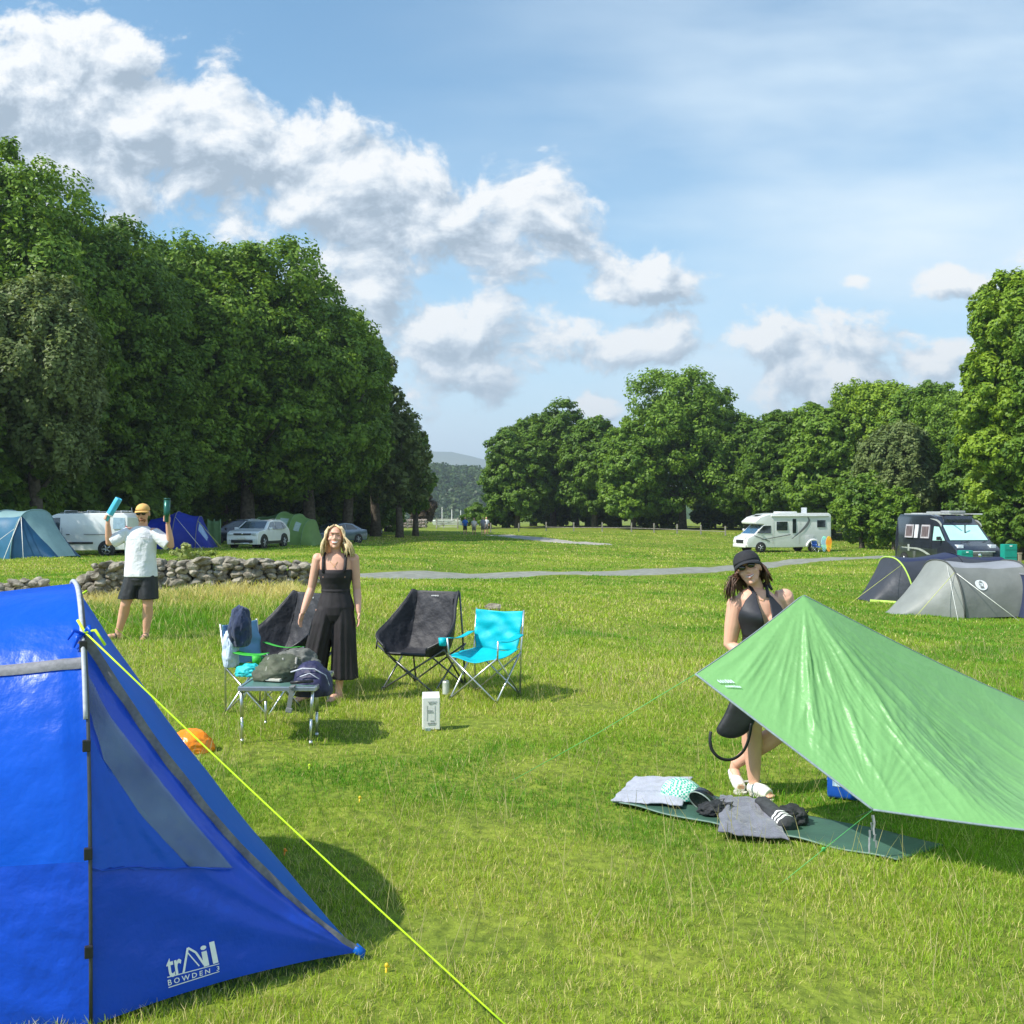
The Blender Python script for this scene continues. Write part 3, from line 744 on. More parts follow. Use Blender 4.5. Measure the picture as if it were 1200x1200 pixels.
# ------------------------------------------------------------------ shared materials
def fabric(name, col, transl=.25, rough=.45, bump=.35, bscale=14, spec=.4, var=.06, coat=0, bdist=.01, scale=3):
    return mat(name, col, rough, var=var, scale=scale, bump=bump, bscale=bscale, spec=spec, transl=transl, coat=coat, bdist=bdist)
M_ALU = mat('brushed_aluminium', (.62, .63, .64), .35, metal=.9, scale=30, var=.06)
M_STEEL = mat('dark_painted_steel', (.07, .075, .08), .4, metal=.5, scale=30, var=.1)
M_BLACKP = mat('black_plastic', (.02, .02, .022), .45, scale=20)
M_RUBBER = mat('tyre_rubber', (.022, .022, .024), .85, scale=30, var=.2)
M_GLASS = mat('dark_car_glass', (.02, .028, .035), .05, scale=2, var=.2, spec=.9, coat=.6)
M_WHITEP = mat('white_paint', (.78, .79, .78), .25, scale=3, var=.03, coat=.6)
M_CHROME = mat('bright_metal', (.75, .75, .76), .15, metal=1, scale=10, var=.03)
M_LAMP = mat('headlamp_glass', (.62, .66, .70), .08, scale=10, var=.2, coat=1)
M_REDLAMP = mat('red_lamp', (.45, .02, .02), .2, scale=10, coat=1)
M_LIME = mat('lime_cord', (.62, .95, .02), .6, scale=200, var=.1)
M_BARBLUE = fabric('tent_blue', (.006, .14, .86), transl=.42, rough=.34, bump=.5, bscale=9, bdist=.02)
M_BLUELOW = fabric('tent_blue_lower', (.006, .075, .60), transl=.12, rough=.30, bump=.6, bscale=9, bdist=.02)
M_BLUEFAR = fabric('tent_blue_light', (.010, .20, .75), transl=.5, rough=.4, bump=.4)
M_GREYTAPE = mat('grey_webbing', (.20, .20, .22), .7, scale=60, var=.15)
M_TARP = fabric('green_silnylon', (.29, .61, .23), transl=.42, rough=.34, bump=.35, bscale=30, spec=.45, var=.04, bdist=.012)
M_SKIN = mat('skin', (.68, .37, .25), .5, scale=7, var=.06, spec=.35)
M_SKIN2 = mat('skin_rosy', (.74, .405, .285), .5, scale=7, var=.06, spec=.35)

def grid_obj(name, fn, nu, nv, mt, parent, thick=0.0, world=False, label=None, close=False):
    V = [fn(i / nu, j / nv) for j in range(nv + 1) for i in range(nu + 1)]
    F = [(j * (nu + 1) + i, j * (nu + 1) + i + 1, (j + 1) * (nu + 1) + i + 1, (j + 1) * (nu + 1) + i) for j in range(nv) for i in range(nu)]
    o = mobj(name, V, F, mt, parent, True, world, label)
    if thick:
        m = o.modifiers.new('t', 'SOLIDIFY'); m.thickness = thick; m.offset = 0
    return o
def text_verts(s, bold=0.0, font_size=1.0, spacing=1.0):
    cu = bpy.data.curves.new('txt', 'FONT'); cu.body = s; cu.size = font_size; cu.offset = bold; cu.resolution_u = 2; cu.space_character = spacing
    o = bpy.data.objects.new('txt', cu); COL.objects.link(o); dg = bpy.context.evaluated_depsgraph_get(); dg.update()
    me = bpy.data.meshes.new_from_object(o.evaluated_get(dg)); v = [p.co.copy() for p in me.vertices]; f = [tuple(p.vertices) for p in me.polygons]
    bpy.data.objects.remove(o); bpy.data.meshes.remove(me)
    x0 = min(p.x for p in v); x1 = max(p.x for p in v); y0 = min(p.y for p in v); y1 = max(p.y for p in v)
    return [((p.x - x0) / (x1 - x0), (p.y - y0) / (y1 - y0)) for p in v], f
def bilin(c, u, v):   # c: BL, BR, TR, TL
    return (c[0] * (1 - u) + c[1] * u) * (1 - v) + (c[3] * (1 - u) + c[2] * u) * v

# ------------------------------------------------------------------ big blue tent
def blue_tent():
    F0 = Vector((-1.57, 3.80, -.01)); T = Vector((-2.0, 4.70, 1.567)); F1 = Vector((-2.43, 5.58, .04)); TIP = P(421, 1124, 4.41) + Vector((0, 0, .03))
    root = thing('tent', 'large royal blue tent with a pointed porch, filling the lower left corner', 'tent', (T.x, T.y, g(T.x, T.y)))
    def arch(a):
        c = math.cos(a); s = max(math.sin(a), 0)
        h = (1 - math.copysign(abs(c) ** .72, c)) / 2
        p = F0.lerp(F1, h); p.z = F0.z + (T.z - F0.z) * s ** .80; return p
    AS = math.asin(.86)            # where the zip strip leaves the hoop
    def nz(p, k, f): return mn.noise(p * f) * k
    def S(a, t):
        p = arch(a).lerp(TIP, t); w = 4 * t * (1 - t)
        k = min(a / AS, 1.0) if a <= AS else max(0, 1 - (a - AS) / .55)
        p = p + Vector((-.02, -.02, -.115)) * w * k * (1 if a > AS else (a / AS) ** .7)
        if a < AS: # hem cut concave, fabric tension ridges
            hem = max(0, 1 - a / .5); p.z += hem * w * .035
            p += Vector((.3, -.9, .2)) * (.010 * math.sin(a * 26 + t * 3) * (1 - t) * w + nz(p, .012, 3.5))
        else:
            p += Vector((.5, .3, .6)) * (w * -.05 * math.sin(min((a - AS) / .5, 1) * math.pi * .5) + nz(p, .008, 4))
        return p
    # body bays towards the left
    A = Vector((-1.0, -.10, 0))
    def B(a, t, off=0):
        p = arch(a); L = 1.95; q = p + A * (t * L); sag = 4 * t * (1 - t)
        hgt = (p.z - F0.z) / 1.57
        q.z -= sag * .05 * hgt; q.z -= t * .05 * hgt
        q += Vector((.05, 1, 0)) * (sag * .05 * (1 - hgt)) * (1 if a < 1.57 else -1)
        q += Vector((.1, -.8, .3)) * (nz(q, .016, 2.6) + nz(q, .006, 9) + .010 * (1 - abs(mn.noise(Vector((q.x * 2.5, q.y * 2.5, q.z * 9))))) ** 3) * (1 if 0.02 < t else 0)
        if off: q += Vector((0, -.8, .6)) * off
        return q
    # split the side at the seam 0.62 m up
    aL = math.asin((.60 / 1.57) ** (1 / .80)) if True else .4
    grid_obj('upper_panel', lambda u, v: B(aL + (math.pi - aL) * v, u), 60, 90, M_BARBLUE, root, world=True)
    grid_obj('lower_panel', lambda u, v: B(aL * v, u), 60, 30, M_BLUELOW, root, world=True)
    a1 = math.asin((1.31 / 1.577) ** (1 / .8))
    grid_obj('seam_strip', lambda u, v: B(a1 + .05 * (v - .5), u, .006 + .012 * math.sin(v * math.pi)), 50, 3, M_GREYTAPE, root, world=True)
    # porch
    fr = grid_obj('porch_panel', lambda u, v: S(AS * v, u), 90, 60, M_BLUELOW, root, world=True)
    grid_obj('porch_top_panel', lambda u, v: S(AS + (math.pi - AS) * v, u), 60, 60, M_BLUEFAR, root, world=True)
    def strip(u, v):
        p = S(AS, u * .985); w = (.022 + .012 * (1 - u)); d = Vector((.25, -.9, .35)).normalized()
        return p + Vector((.75, .1, .65)).normalized() * ((v - .5) * 2 * w) + d * (.012 + .006 * math.sin(u * 60 + v * 3))
    grid_obj('zip_strip', strip, 120, 4, M_GREYTAPE, root, world=True)
    # sight line -> porch surface lookup
    tab = []
    for i in range(121):
        for j in range(61):
            t = i / 120; a = AS * j / 60; p = S(a, t); tab.append((600 + p.x / p.y * 1200, 600 - (p.z - CZ) / p.y * 1200, a, t))
    T_ = np.array(tab)
    def onp(px, py, off=.006):
        d = (T_[:, 0] - px) ** 2 + (T_[:, 1] - py) ** 2; k = np.argsort(d)[:4]; w = 1 / (d[k] + .05); a = float((T_[k, 2] * w).sum() / w.sum()); t = float((T_[k, 3] * w).sum() / w.sum())
        p = S(a, t); return p - (p - Vector((0, 0, CZ))).normalized() * off
    def patch(name, quad, mt, off, n=16, wave=0, label=None):
        def f(u, v):
            x = (quad[0][0] * (1 - u) + quad[1][0] * u) * (1 - v) + (quad[3][0] * (1 - u) + quad[2][0] * u) * v
            y = (quad[0][1] * (1 - u) + quad[1][1] * u) * (1 - v) + (quad[3][1] * (1 - u) + quad[2][1] * u) * v
            return onp(x, y + wave * math.sin(u * 17) * (1 - v), off + wave * .002 * (1 + math.sin(u * 23 + v * 5)) * (1 - v))
        return grid_obj(name, f, n, n, mt, root, world=True, label=label)
    M_WIN = mat('clear_vinyl', (.17, .24, .20), .12, scale=3, var=.5, alpha=.48, bump=.4, bscale=20, spec=.8)
    def win(u, v):
        L0 = [(100, 792), (104, 830), (122, 890), (165, 955), (222, 1016)]; R0 = [(101, 786), (128, 838), (170, 893), (224, 960), (273, 1017)]
        k = v * 4; i = min(int(k), 3); f = k - i
        lx = L0[i][0] * (1 - f) + L0[i + 1][0] * f; ly = L0[i][1] * (1 - f) + L0[i + 1][1] * f; rx = R0[i][0] * (1 - f) + R0[i + 1][0] * f; ry = R0[i][1] * (1 - f) + R0[i + 1][1] * f
        return onp(lx * (1 - u) + rx * u, ly * (1 - u) + ry * u, .012)
    wn = grid_obj('window', win, 10, 30, M_WIN, root, world=True)
    patch('window_curtain', [(108, 1017), (220, 1018), (120, 890), (102, 850)], fabric('curtain_blue', (.01, .12, .70), transl=.3, rough=.3, bump=.5, bdist=.02), .010, 22, 1.5)
    mb = MB(); mb.tube([onp(107 + 167 * k / 12, 1017.5 + 1.2 * math.sin(k * 1.3), .014) for k in range(13)], .003, 6); mb.build('window_hem', M_BLUELOW, root, world=True)
    # hoop, edge binding and base
    mb = MB(); mb.tube([arch(a * math.pi / 48) + Vector((.012, -.012, .008)) for a in range(49)], .0075, 8); mb.build('pole', M_STEEL, root, True, True)
    mb = MB(); mb.tube([arch(AS * .95 + k * (math.pi - 2 * AS * .95) / 20) + Vector((.0, -.005, .012)) for k in range(21)], .010, 8)
    mb.tube([arch(math.asin(.70 ** 1.25) + k * .03) + Vector((.006, -.02, .01)) for k in range(12)], .009, 8); mb.build('pole_sleeve', mat('pale_grey_binding', (.42, .44, .48), .6, scale=40), root, True, True)
    mb = MB()
    for a in (.12, .33, .62, 1.0): c = arch(a); mb.box(c + Vector((.012, -.03, 0)), (.03, .02, .045), rz=.4, bev=.004)
    build_each(mb, 'pole_clip', M_BLACKP, root, world=True)
    mb = MB(); mb.tube([TIP + Vector((-.02, 0, .02)), TIP + Vector((.01, 0, .0)), TIP + Vector((.015, 0, -.04))], [.022, .02, .006], 8); mb.build('corner_tab', M_BLUEFAR, root, True, True)
    mb = MB(); b = arch(AS) + Vector((.01, -.02, .02))
    for s, dz in ((-1, .0), (1, .01), (-.5, -.03)): mb.tube([b, b + Vector((.03 * s, -.02, .02 + dz)), b + Vector((.05 * s, -.03, -.02 + dz))], [.006, .012, .003], 6)
    mb.build('tie_bow', M_BARBLUE, root, True, True)
    # printing on the porch
    ink = mat('white_print', (.85, .88, .9), .6, scale=30, var=.04)
    cor = [onp(196.5, 1144, .009), onp(256, 1126.5, .009), onp(251.5, 1105, .009), onp(193.5, 1121, .009)]
    mb = MB()
    for s, u0, u1, v1 in (('tr', 0.0, .30, .92), ('il', .70, 1.0, 1.12)):
        v, f = text_verts(s, .018, spacing=1.0); mb.add([bilin(cor, u0 + x * (u1 - u0), (y * v1)) for x, y in v], f)
    def stroke(pts, w):
        for (x0, y0), (x1, y1) in zip(pts, pts[1:]):
            dx, dy = x1 - x0, (y1 - y0) * .45; l = math.hypot(dx, dy); nx, ny = -dy / l * w, dx / l * w / .45
            mb.ngon([bilin(cor, x0 - nx, y0 - ny), bilin(cor, x1 - nx, y1 - ny), bilin(cor, x1 + nx, y1 + ny), bilin(cor, x0 + nx, y0 + ny)])
    stroke([(.30, .02), (.46, 1.15), (.60, .82), (.72, .12)], .022); stroke([(.42, 1.02), (.62, .12)], .012)
    c2 = [onp(197, 1155, .009), onp(257, 1138, .009), onp(256.6, 1131, .009), onp(196.6, 1148, .009)]
    v, f = text_verts('BOWDEN 3', .012, spacing=1.5); mb.add([bilin(c2, x, .12 + y * .72) for x, y in v], f)
    for v0 in (-.15, 1.1): mb.ngon([bilin(c2, 0, v0), bilin(c2, 1, v0), bilin(c2, 1, v0 + .12), bilin(c2, 0, v0 + .12)])
    mb.build('printed_logo', ink, root, world=True)
    # guy lines
    e = Vector((.075, 3.62, 0)); e.z = g(e.x, e.y); s = arch(AS) + Vector((.02, -.03, .03))
    mb = MB(); mb.tube([s.lerp(e, k / 10) + Vector((0, 0, -.012 * math.sin(k / 10 * math.pi))) for k in range(11)], .0035, 6)
    mb.tube([s + Vector((-.03, 0, .05)), s, s + Vector((.05, -.02, .01)), s + Vector((.09, -.02, -.05))], .006, 6); mb.build('guy_line', M_LIME, root, True, True)
    e = hit(362, 903); s = arch(1.9) + Vector((0.02, 0, -.02))
    mb = MB(); mb.tube([s, s.lerp(e, .5) + Vector((0, 0, -.02)), e], .0018, 5); mb.tube([s + Vector((0, 0, 0)), s + Vector((.03, 0, .01)), s + Vector((.06, 0, .03))], .005, 5); mb.build('guy_line', M_LIME, root, True, True)

# ------------------------------------------------------------------ green tarp
def tarp():
    Lc = P(815, 790, 6.2); Bc = P(1023, 949, 5.55); Pk = P(941, 697, 6.45); Rt = P(1345, 880, 7.4); Rb = P(1420, 992, 5.15)
    root = thing('tarp', 'bright green tarp pitched on a slant in front of the woman in the black cap', 'tarp', (2.6, 6.0, 0))
    tp = .38
    def top(t):
        if t < tp: return Lc.lerp(Pk, t / tp) - Vector((0, 0, .015 * math.sin(t / tp * math.pi)))
        k = (t - tp) / (1 - tp); return Pk.lerp(Rt, k) + Vector((0, 0, -.05 * math.sin(k * math.pi)))
    def bot(t): return Bc.lerp(Rb, t) + Vector((0, 0, -.02 * math.sin(t * math.pi)))
    # left edge L->B , right edge Rt->Rb ; s across 0 (top) .. 1 (bottom)
    def X(t, s):
        tt = t ** 1.05
        e0 = Lc.lerp(Bc, s); e1 = Rt.lerp(Rb, s)
        c = top(tt).lerp(bot(tt), s) + e0.lerp(e1, tt) - (Lc.lerp(Rt, tt).lerp(Bc.lerp(Rb, tt), s))
        # sag between the ridge and the low corner, pull towards the right-hand low point
        w = math.sin(math.pi * min(tt * 1.0, 1)) * math.sin(math.pi * s)
        c.z -= .17 * w * (.4 + .9 * math.exp(-((tt - .62) / .22) ** 2)); c.y += .05 * w
        # folds radiating from the peak, stronger close to it and along the lit flank
        d = c - Pk; ang = math.atan2(d.x * .9, -d.z - d.y * -.0 + .0 + .25 * abs(d.y)); r = d.length
        env = math.sin(math.pi * min(max(s, 0), 1)) ** .5 * min(1, tt * 8) * min(1, (1 - tt) * 6)
        rid = lambda x: (1 - abs(math.sin(x))) ** 3
        f1 = rid(ang * 5.5 + .4) * .038 + (rid(ang * 13 + 1.1 + 1.6 * mn.noise(c * 1.6)) * .024 + rid(ang * 24 + r * .6 + 2.5 * mn.noise(c * 1.3)) * .008) * (.35 + 1.3 * max(0, mn.noise(Vector((ang * 3, r * .8, 9))) + .3))
        c += Vector((.2, -.75, .6)) * (f1 * min(r * 2.2, 1) * math.exp(-r * .62) * env)
        q_ = Vector((ang * 9, r * 1.1, 2.0)); pat = max(0, mn.noise(Vector((c.x * 1.7, c.z * 2.2, 4))) + .25)
        n = (1 - abs(mn.noise(q_ * 1.6))) ** 5 * .012 + (1 - abs(mn.noise(Vector((ang * 34, r * 4.5, 7))))) ** 4 * .016 * pat + mn.noise(Vector((c.x * 2, c.y * 2, c.z * 2))) * .012
        c += Vector((.1, -.7, .7)) * (n * env)
        # tension creases out of the low corner
        d2 = c - Bc; r2 = d2.length; a2 = math.atan2(d2.z, d2.x)
        c += Vector((0, -.6, .8)) * ((1 - abs(mn.noise(Vector((a2 * 7, r2 * .8, 3))))) ** 4 * .012 * math.exp(-r2 * 1.2) * env * min(1, r2 * 5))
        return c
    global TARP_X; TARP_X = X
    grid_obj('sheet', lambda u, v: X(u, v), 300, 150, M_TARP, root, world=True)
    hem = mat('grey_tarp_binding', (.22, .28, .30), .6, scale=60)
    mb = MB(); mb.tube([X(0, k / 40) for k in range(41)], .007, 6); mb.tube([X(k / 60, 1) for k in range(61)], .007, 6); mb.tube([X(k / 60, 0) for k in range(61)], .004, 6); mb.build('hem', hem, root, True, True)
    # printed mark near the left corner
    ink = mat('white_tarp_print', (.55, .68, .66), .6, scale=30, var=.05)
    mb = MB()
    def at_(u, v): return X(u, v) + Vector((0, -.008, .010))
    rr = random.Random(4)                      # the lettering is too small to read: two rows of short marks
    for row, (v0, hh, n) in enumerate(((.115, .026, 6), (.150, .014, 9))):
        for k in range(n):
            u0 = .026 + row * .002 + k * (.034 / n); w = .034 / n * rr.uniform(.5, .8); q = [(u0, v0 + k * .04 / n), (u0 + w, v0 + k * .04 / n), (u0 + w, v0 - hh + k * .04 / n), (u0, v0 - hh * rr.uniform(.7, 1) + k * .04 / n)]
            mb.ngon([at_(x, y) for x, y in q])
    mb.build('printed_logo', ink, root, world=True)
    gm = mat('green_guy_cord', (.10, .45, .12), .6, scale=100, var=.1)
    e1 = hit(600, 916); mb = MB(); mb.tube([Lc, Lc.lerp(e1, .5) + Vector((0, 0, -.015)), e1], .0022, 5); mb.build('guy_line', gm, root, True, True)
    e2 = hit(915, 1036); mb = MB(); mb.tube([Bc, e2], .0018, 5); m_ = Bc.lerp(e2, .55); mb.box(m_, (.02, .006, .03), rx=.6); mb.build('guy_line', gm, root, True, True)
    e3 = hit(1003, 958); mb = MB(); mb.tube([Bc, Bc.lerp(e3, .5), e3], .0015, 5)
    mb.build('guy_line', M_GREYTAPE, root, True, True)
    for dx, ln in ((-.03, .20), (.012, .17)):
        mb = MB(); pts = [Bc + Vector((dx * k / 5 + .006 * math.sin(k * 1.7), -.01 * k / 5, -.03 - ln * k / 5)) for k in range(6)]
        for a, b in zip(pts, pts[1:]): mb.box((a + b) / 2, (.010, .002, (b - a).length * 1.08), rz=random.uniform(-.6, .6), ry=random.uniform(-.2, .2))
        mb.build('strap', mat('grey_strap', (.28, .29, .30), .7, scale=60), root, world=True)
    e4 = Rt + Vector((.3, .5, 0)); e4.z = g(e4.x, e4.y)
    mb = MB(); mb.tube([Rt, e4], .0022, 5); mb.build('guy_line', gm, root, True, True)
    e5 = Rb + Vector((.3, -.4, 0)); e5.z = g(e5.x, e5.y)
    mb = MB(); mb.tube([Rb, e5], .0022, 5); mb.build('guy_line', gm, root, True, True)

# ------------------------------------------------------------------ soft heaps
def heap(name, label, cat, c, size, mt, seed, rz=0, rough=.35, group=None, parent=None, flat=.25, sub=5, freq=2.2):
    bm = bmesh.new(); bmesh.ops.create_icosphere(bm, subdivisions=sub, radius=1); o_ = Vector((seed * 7.3, seed * 3.1, seed))
    for v in bm.verts:
        p = v.co.copy(); q = p * freq + o_
        n = mn.noise(q) * .55 + (1 - abs(mn.noise(q * 2.1)) * 2) * .22 + (1 - abs(mn.noise(Vector((q.x * 5, q.y * 3, q.z * 5)))) * 2) * .10
        p *= 1 + rough * n
        if p.z < -flat: p.z = -flat + (p.z + flat) * .05
        v.co = Vector((p.x * size[0], p.y * size[1], (p.z + flat) * size[2]))
    me = bpy.data.meshes.new(name); bm.to_mesh(me); bm.free(); me.polygons.foreach_set('use_smooth', [True] * len(me.polygons)); me.materials.append(mt)
    o = link(bpy.data.objects.new(name, me), parent); o.location = c; o.rotation_euler = (0, 0, rz)
    if label: tag(o, label, cat, group)
    return o
def cloth_sheet(name, label, cat, corners, mt, seed, amp=.012, base=None, freq=9, thick=.008, n=50, edge=.05, parent=None, group=None):
    """a rumpled cloth lying in a quad (BL, BR, TR, TL) given in world space"""
    cc = sum(corners, Vector()) / 4; root_loc = Vector((cc.x, cc.y, cc.z))
    def f(u, v):
        e = edge * (mn.noise(Vector((u * 5, v * 5, seed))) )
        p = bilin(corners, min(max(u + e, -.05), 1.05), min(max(v + edge * mn.noise(Vector((u * 5 + 9, v * 5, seed))), -.05), 1.05))
        q = Vector((u * freq * .5, v * freq * .4, seed * 3.7))
        ed = min(1, 6 * min(u, v, 1 - u, 1 - v) + .25)
        z = (mn.noise(q) * .8 + (1 - abs(mn.noise(q * 2.3)) * 2) * .45 + .5) * amp * ed
        return p + Vector((0, 0, max(z, 0) + .006)) - root_loc
    o = grid_obj(name, f, n, n, mt, parent, thick)
    if parent is None: o.location = root_loc
    if label: tag(o, label, cat, group)
    return o

# ------------------------------------------------------------------ chairs
def X4(mb, pts, r):
    for a, b in pts: mb.tube([a, b], r, 8)
def moon_chair(label, loc, rz, group):
    t = thing('camping_chair', label, 'camping chair', loc, rz, group)
    pad = mat('black_padded_fabric', (.030, .030, .036), .58, scale=6, var=.2, bump=.8, bscale=12, spec=.35, bdist=.02)
    cen = [(0, -.33, .38), (0, -.12, .35), (0, .08, .38), (0, .18, .62), (0, .25, .96)]
    edg = [(.25, -.36, .45), (.40, -.27, .55), (.385, -.06, .68), (.31, .11, .86), (.28, .22, .98)]
    def cr(P4, t):
        k = t * 4; i = min(int(k), 3); f = k - i; p = [Vector(P4[max(i - 1, 0)]), Vector(P4[i]), Vector(P4[i + 1]), Vector(P4[min(i + 2, 4)])]
        return .5 * ((2 * p[1]) + (p[2] - p[0]) * f + (2 * p[0] - 5 * p[1] + 4 * p[2] - p[3]) * f * f + (3 * p[1] - 3 * p[2] + p[3] - p[0]) * f ** 3)
    def f(u, v):
        s = u * 2 - 1; c = cr(cen, v); e = cr(edg, v); w = max(0, (abs(s) - .5) / .5) ** 1.25; xa = abs(s) / .5 * .235 if abs(s) < .5 else .235 + (abs(s) - .5) / .5 * (e.x - .235)
        p = Vector((math.copysign(xa, s), c.y + (e.y - c.y) * w, c.z + (e.z - c.z) * w))
        q = Vector((s * 3, v * 5, 1.7)); k = (1 - abs(mn.noise(q * 2.0))) * .016 + mn.noise(q * .9) * .02
        quilt = .014 * math.sin(math.pi * min(max((v - .45) / .35, 0), 1)) * math.sin(math.pi * min(max((s + .75) / 1.5, 0), 1))
        env = min(1, 8 * min(u, 1 - u, v + .05, 1.02 - v))
        return p + Vector((0, -.7, .5)) * (k + quilt) * env
    grid_obj('seat_shell', f, 44, 60, pad, t, .028)
    mb = MB(); mb.tube([f(0, k / 24) for k in range(25)], .012, 8); mb.tube([f(1, k / 24) for k in range(25)], .012, 8); mb.tube([f(k / 16, 1) for k in range(17)], .012, 8); mb.tube([f(k / 16, 0) for k in range(17)], .012, 8)
    mb.build('edge_binding', M_BLACKP, t, True)
    mb = MB(); r = .0095; fl = {}
    for sx in (-1, 1):
        for sy in (-1, 1): fl[sx, sy] = Vector((sx * .30, sy * .30, 0.012))
    tops = {(-1, -1): Vector((-.39, -.26, .52)), (1, -1): Vector((.39, -.26, .52)), (-1, 1): Vector((-.33, .27, .70)), (1, 1): Vector((.33, .27, .70))}
    for a, b in (((-1, -1), (1, -1)), ((1, -1), (-1, -1)), ((-1, 1), (1, 1)), ((1, 1), (-1, 1)), ((-1, -1), (-1, 1)), ((-1, 1), (-1, -1)), ((1, -1), (1, 1)), ((1, 1), (1, -1))):
        tp = tops[b].copy(); tp.z = min(tp.z, .44); mb.tube([fl[a], tp], r, 8)
    for sx in (-1, 1):
        mb.tube([fl[sx, 1] + Vector((0, .02, 0)), Vector((sx * .315, .24, .55)), Vector((sx * .282, .235, .97))], r * 1.1, 8); mb.tube([Vector((sx * .41, -.24, .50)), Vector((sx * .43, -.23, .40))], r, 8)
    mb.build('frame', mat('grey_tube_frame', (.16, .165, .17), .35, metal=.7, scale=20), t, True)
    mb = MB()
    for p in fl.values(): mb.tube([p - Vector((0, 0, .014)), p + Vector((0, 0, .02))], [.02, .013], 8)
    build_each(mb, 'foot_cap', M_BLACKP, t)
    mb = MB()
    for k in range(6): mb.box(f(.46 + k * .016, .955) + Vector((0, -.024, .004)), (.008, .003, .010 + .004 * (k % 2)), rx=-.2)
    mb.build('maker_mark', mat('white_stitching', (.7, .7, .7), .7), t)
    return t
def quad_chair(label, loc, rz, cols, s=1.0, group=None, frame=None):
    t = thing('folding_chair', label, 'folding chair', loc, rz, group); t.scale = (s, s, s)
    mk = lambda n, c: mat(n, c, .55, scale=8, var=.08, bump=.45, bscale=12, spec=.35, transl=.12, bdist=.015)
    m_back, m_seat, m_arm = [mk(n, c) for n, c in zip(('chair_back_cloth', 'chair_seat_cloth', 'chair_arm_cloth'), cols)]
    def back(u, v):
        x = (u - .5) * (.46 + .06 * v + .02 * math.sin(v * math.pi)); z = .43 + .39 * v; y = .20 + .08 * v + .045 * math.sin(u * math.pi) * (1 - v * .6)
        z += -.015 * math.sin(u * math.pi) * v
        return Vector((x, y + mn.noise(Vector((u * 4, v * 5, 3))) * .018 + .010 * math.sin((u + v) * 11), z))
    grid_obj('backrest', back, 24, 24, m_back, t, .006)
    def seat(u, v):
        x = (u - .5) * (.50 + .03 * (1 - v)); y = -.24 + .46 * v; z = .41 + .04 * v - .05 * math.sin(u * math.pi) * math.sin((.25 + .65 * v) * math.pi) + .010 * math.sin(u * 9 + v * 5)
        return Vector((x, y, z))
    grid_obj('seat', seat, 20, 20, m_seat, t, .006)
    for sx in (-1, 1):
        def arm(u, v, sx=sx):
            return Vector((sx * (.275 + .075 * (u - .5) + .02 * v * 0), -.25 + .45 * v, .585 - .028 * math.sin(v * math.pi) + .02 * (v) + (u - .5) * -.01))
        grid_obj('armrest', arm, 6, 16, m_arm, t, .006)
    mb = MB(); r = .009
    F_ = {(a, b): Vector((a * .25, b * .24, .01)) for a in (-1, 1) for b in (-1, 1)}
    for y in (-1, 1): mb.tube([F_[-1, y], Vector((.26, y * .24, .42))], r, 8); mb.tube([F_[1, y], Vector((-.26, y * .24, .42))], r, 8)
    for x in (-1, 1): mb.tube([F_[x, -1], Vector((x * .26, .22, .42))], r, 8); mb.tube([F_[x, 1], Vector((x * .26, -.24, .42))], r, 8)
    for x in (-1, 1): mb.tube([F_[x, 1], Vector((x * .262, .235, .45)), Vector((x * .265, .29, .83))], r, 8); mb.tube([Vector((x * .265, -.245, .40)), Vector((x * .275, -.25, .585))], r, 8)
    mb.build('frame', frame or M_ALU, t, True)
    mb = MB(); mb.tube([(-.36, -.2, .575), (-.36, -.2, .50)], [.042, .036], 12); mb.build('cup_holder', m_arm, t, True)
    mb = MB()
    for p in F_.values(): mb.tube([p - Vector((0, 0, .012)), p + Vector((0, 0, .02))], [.018, .012], 8)
    build_each(mb, 'foot_cap', M_BLACKP, t)
    return t
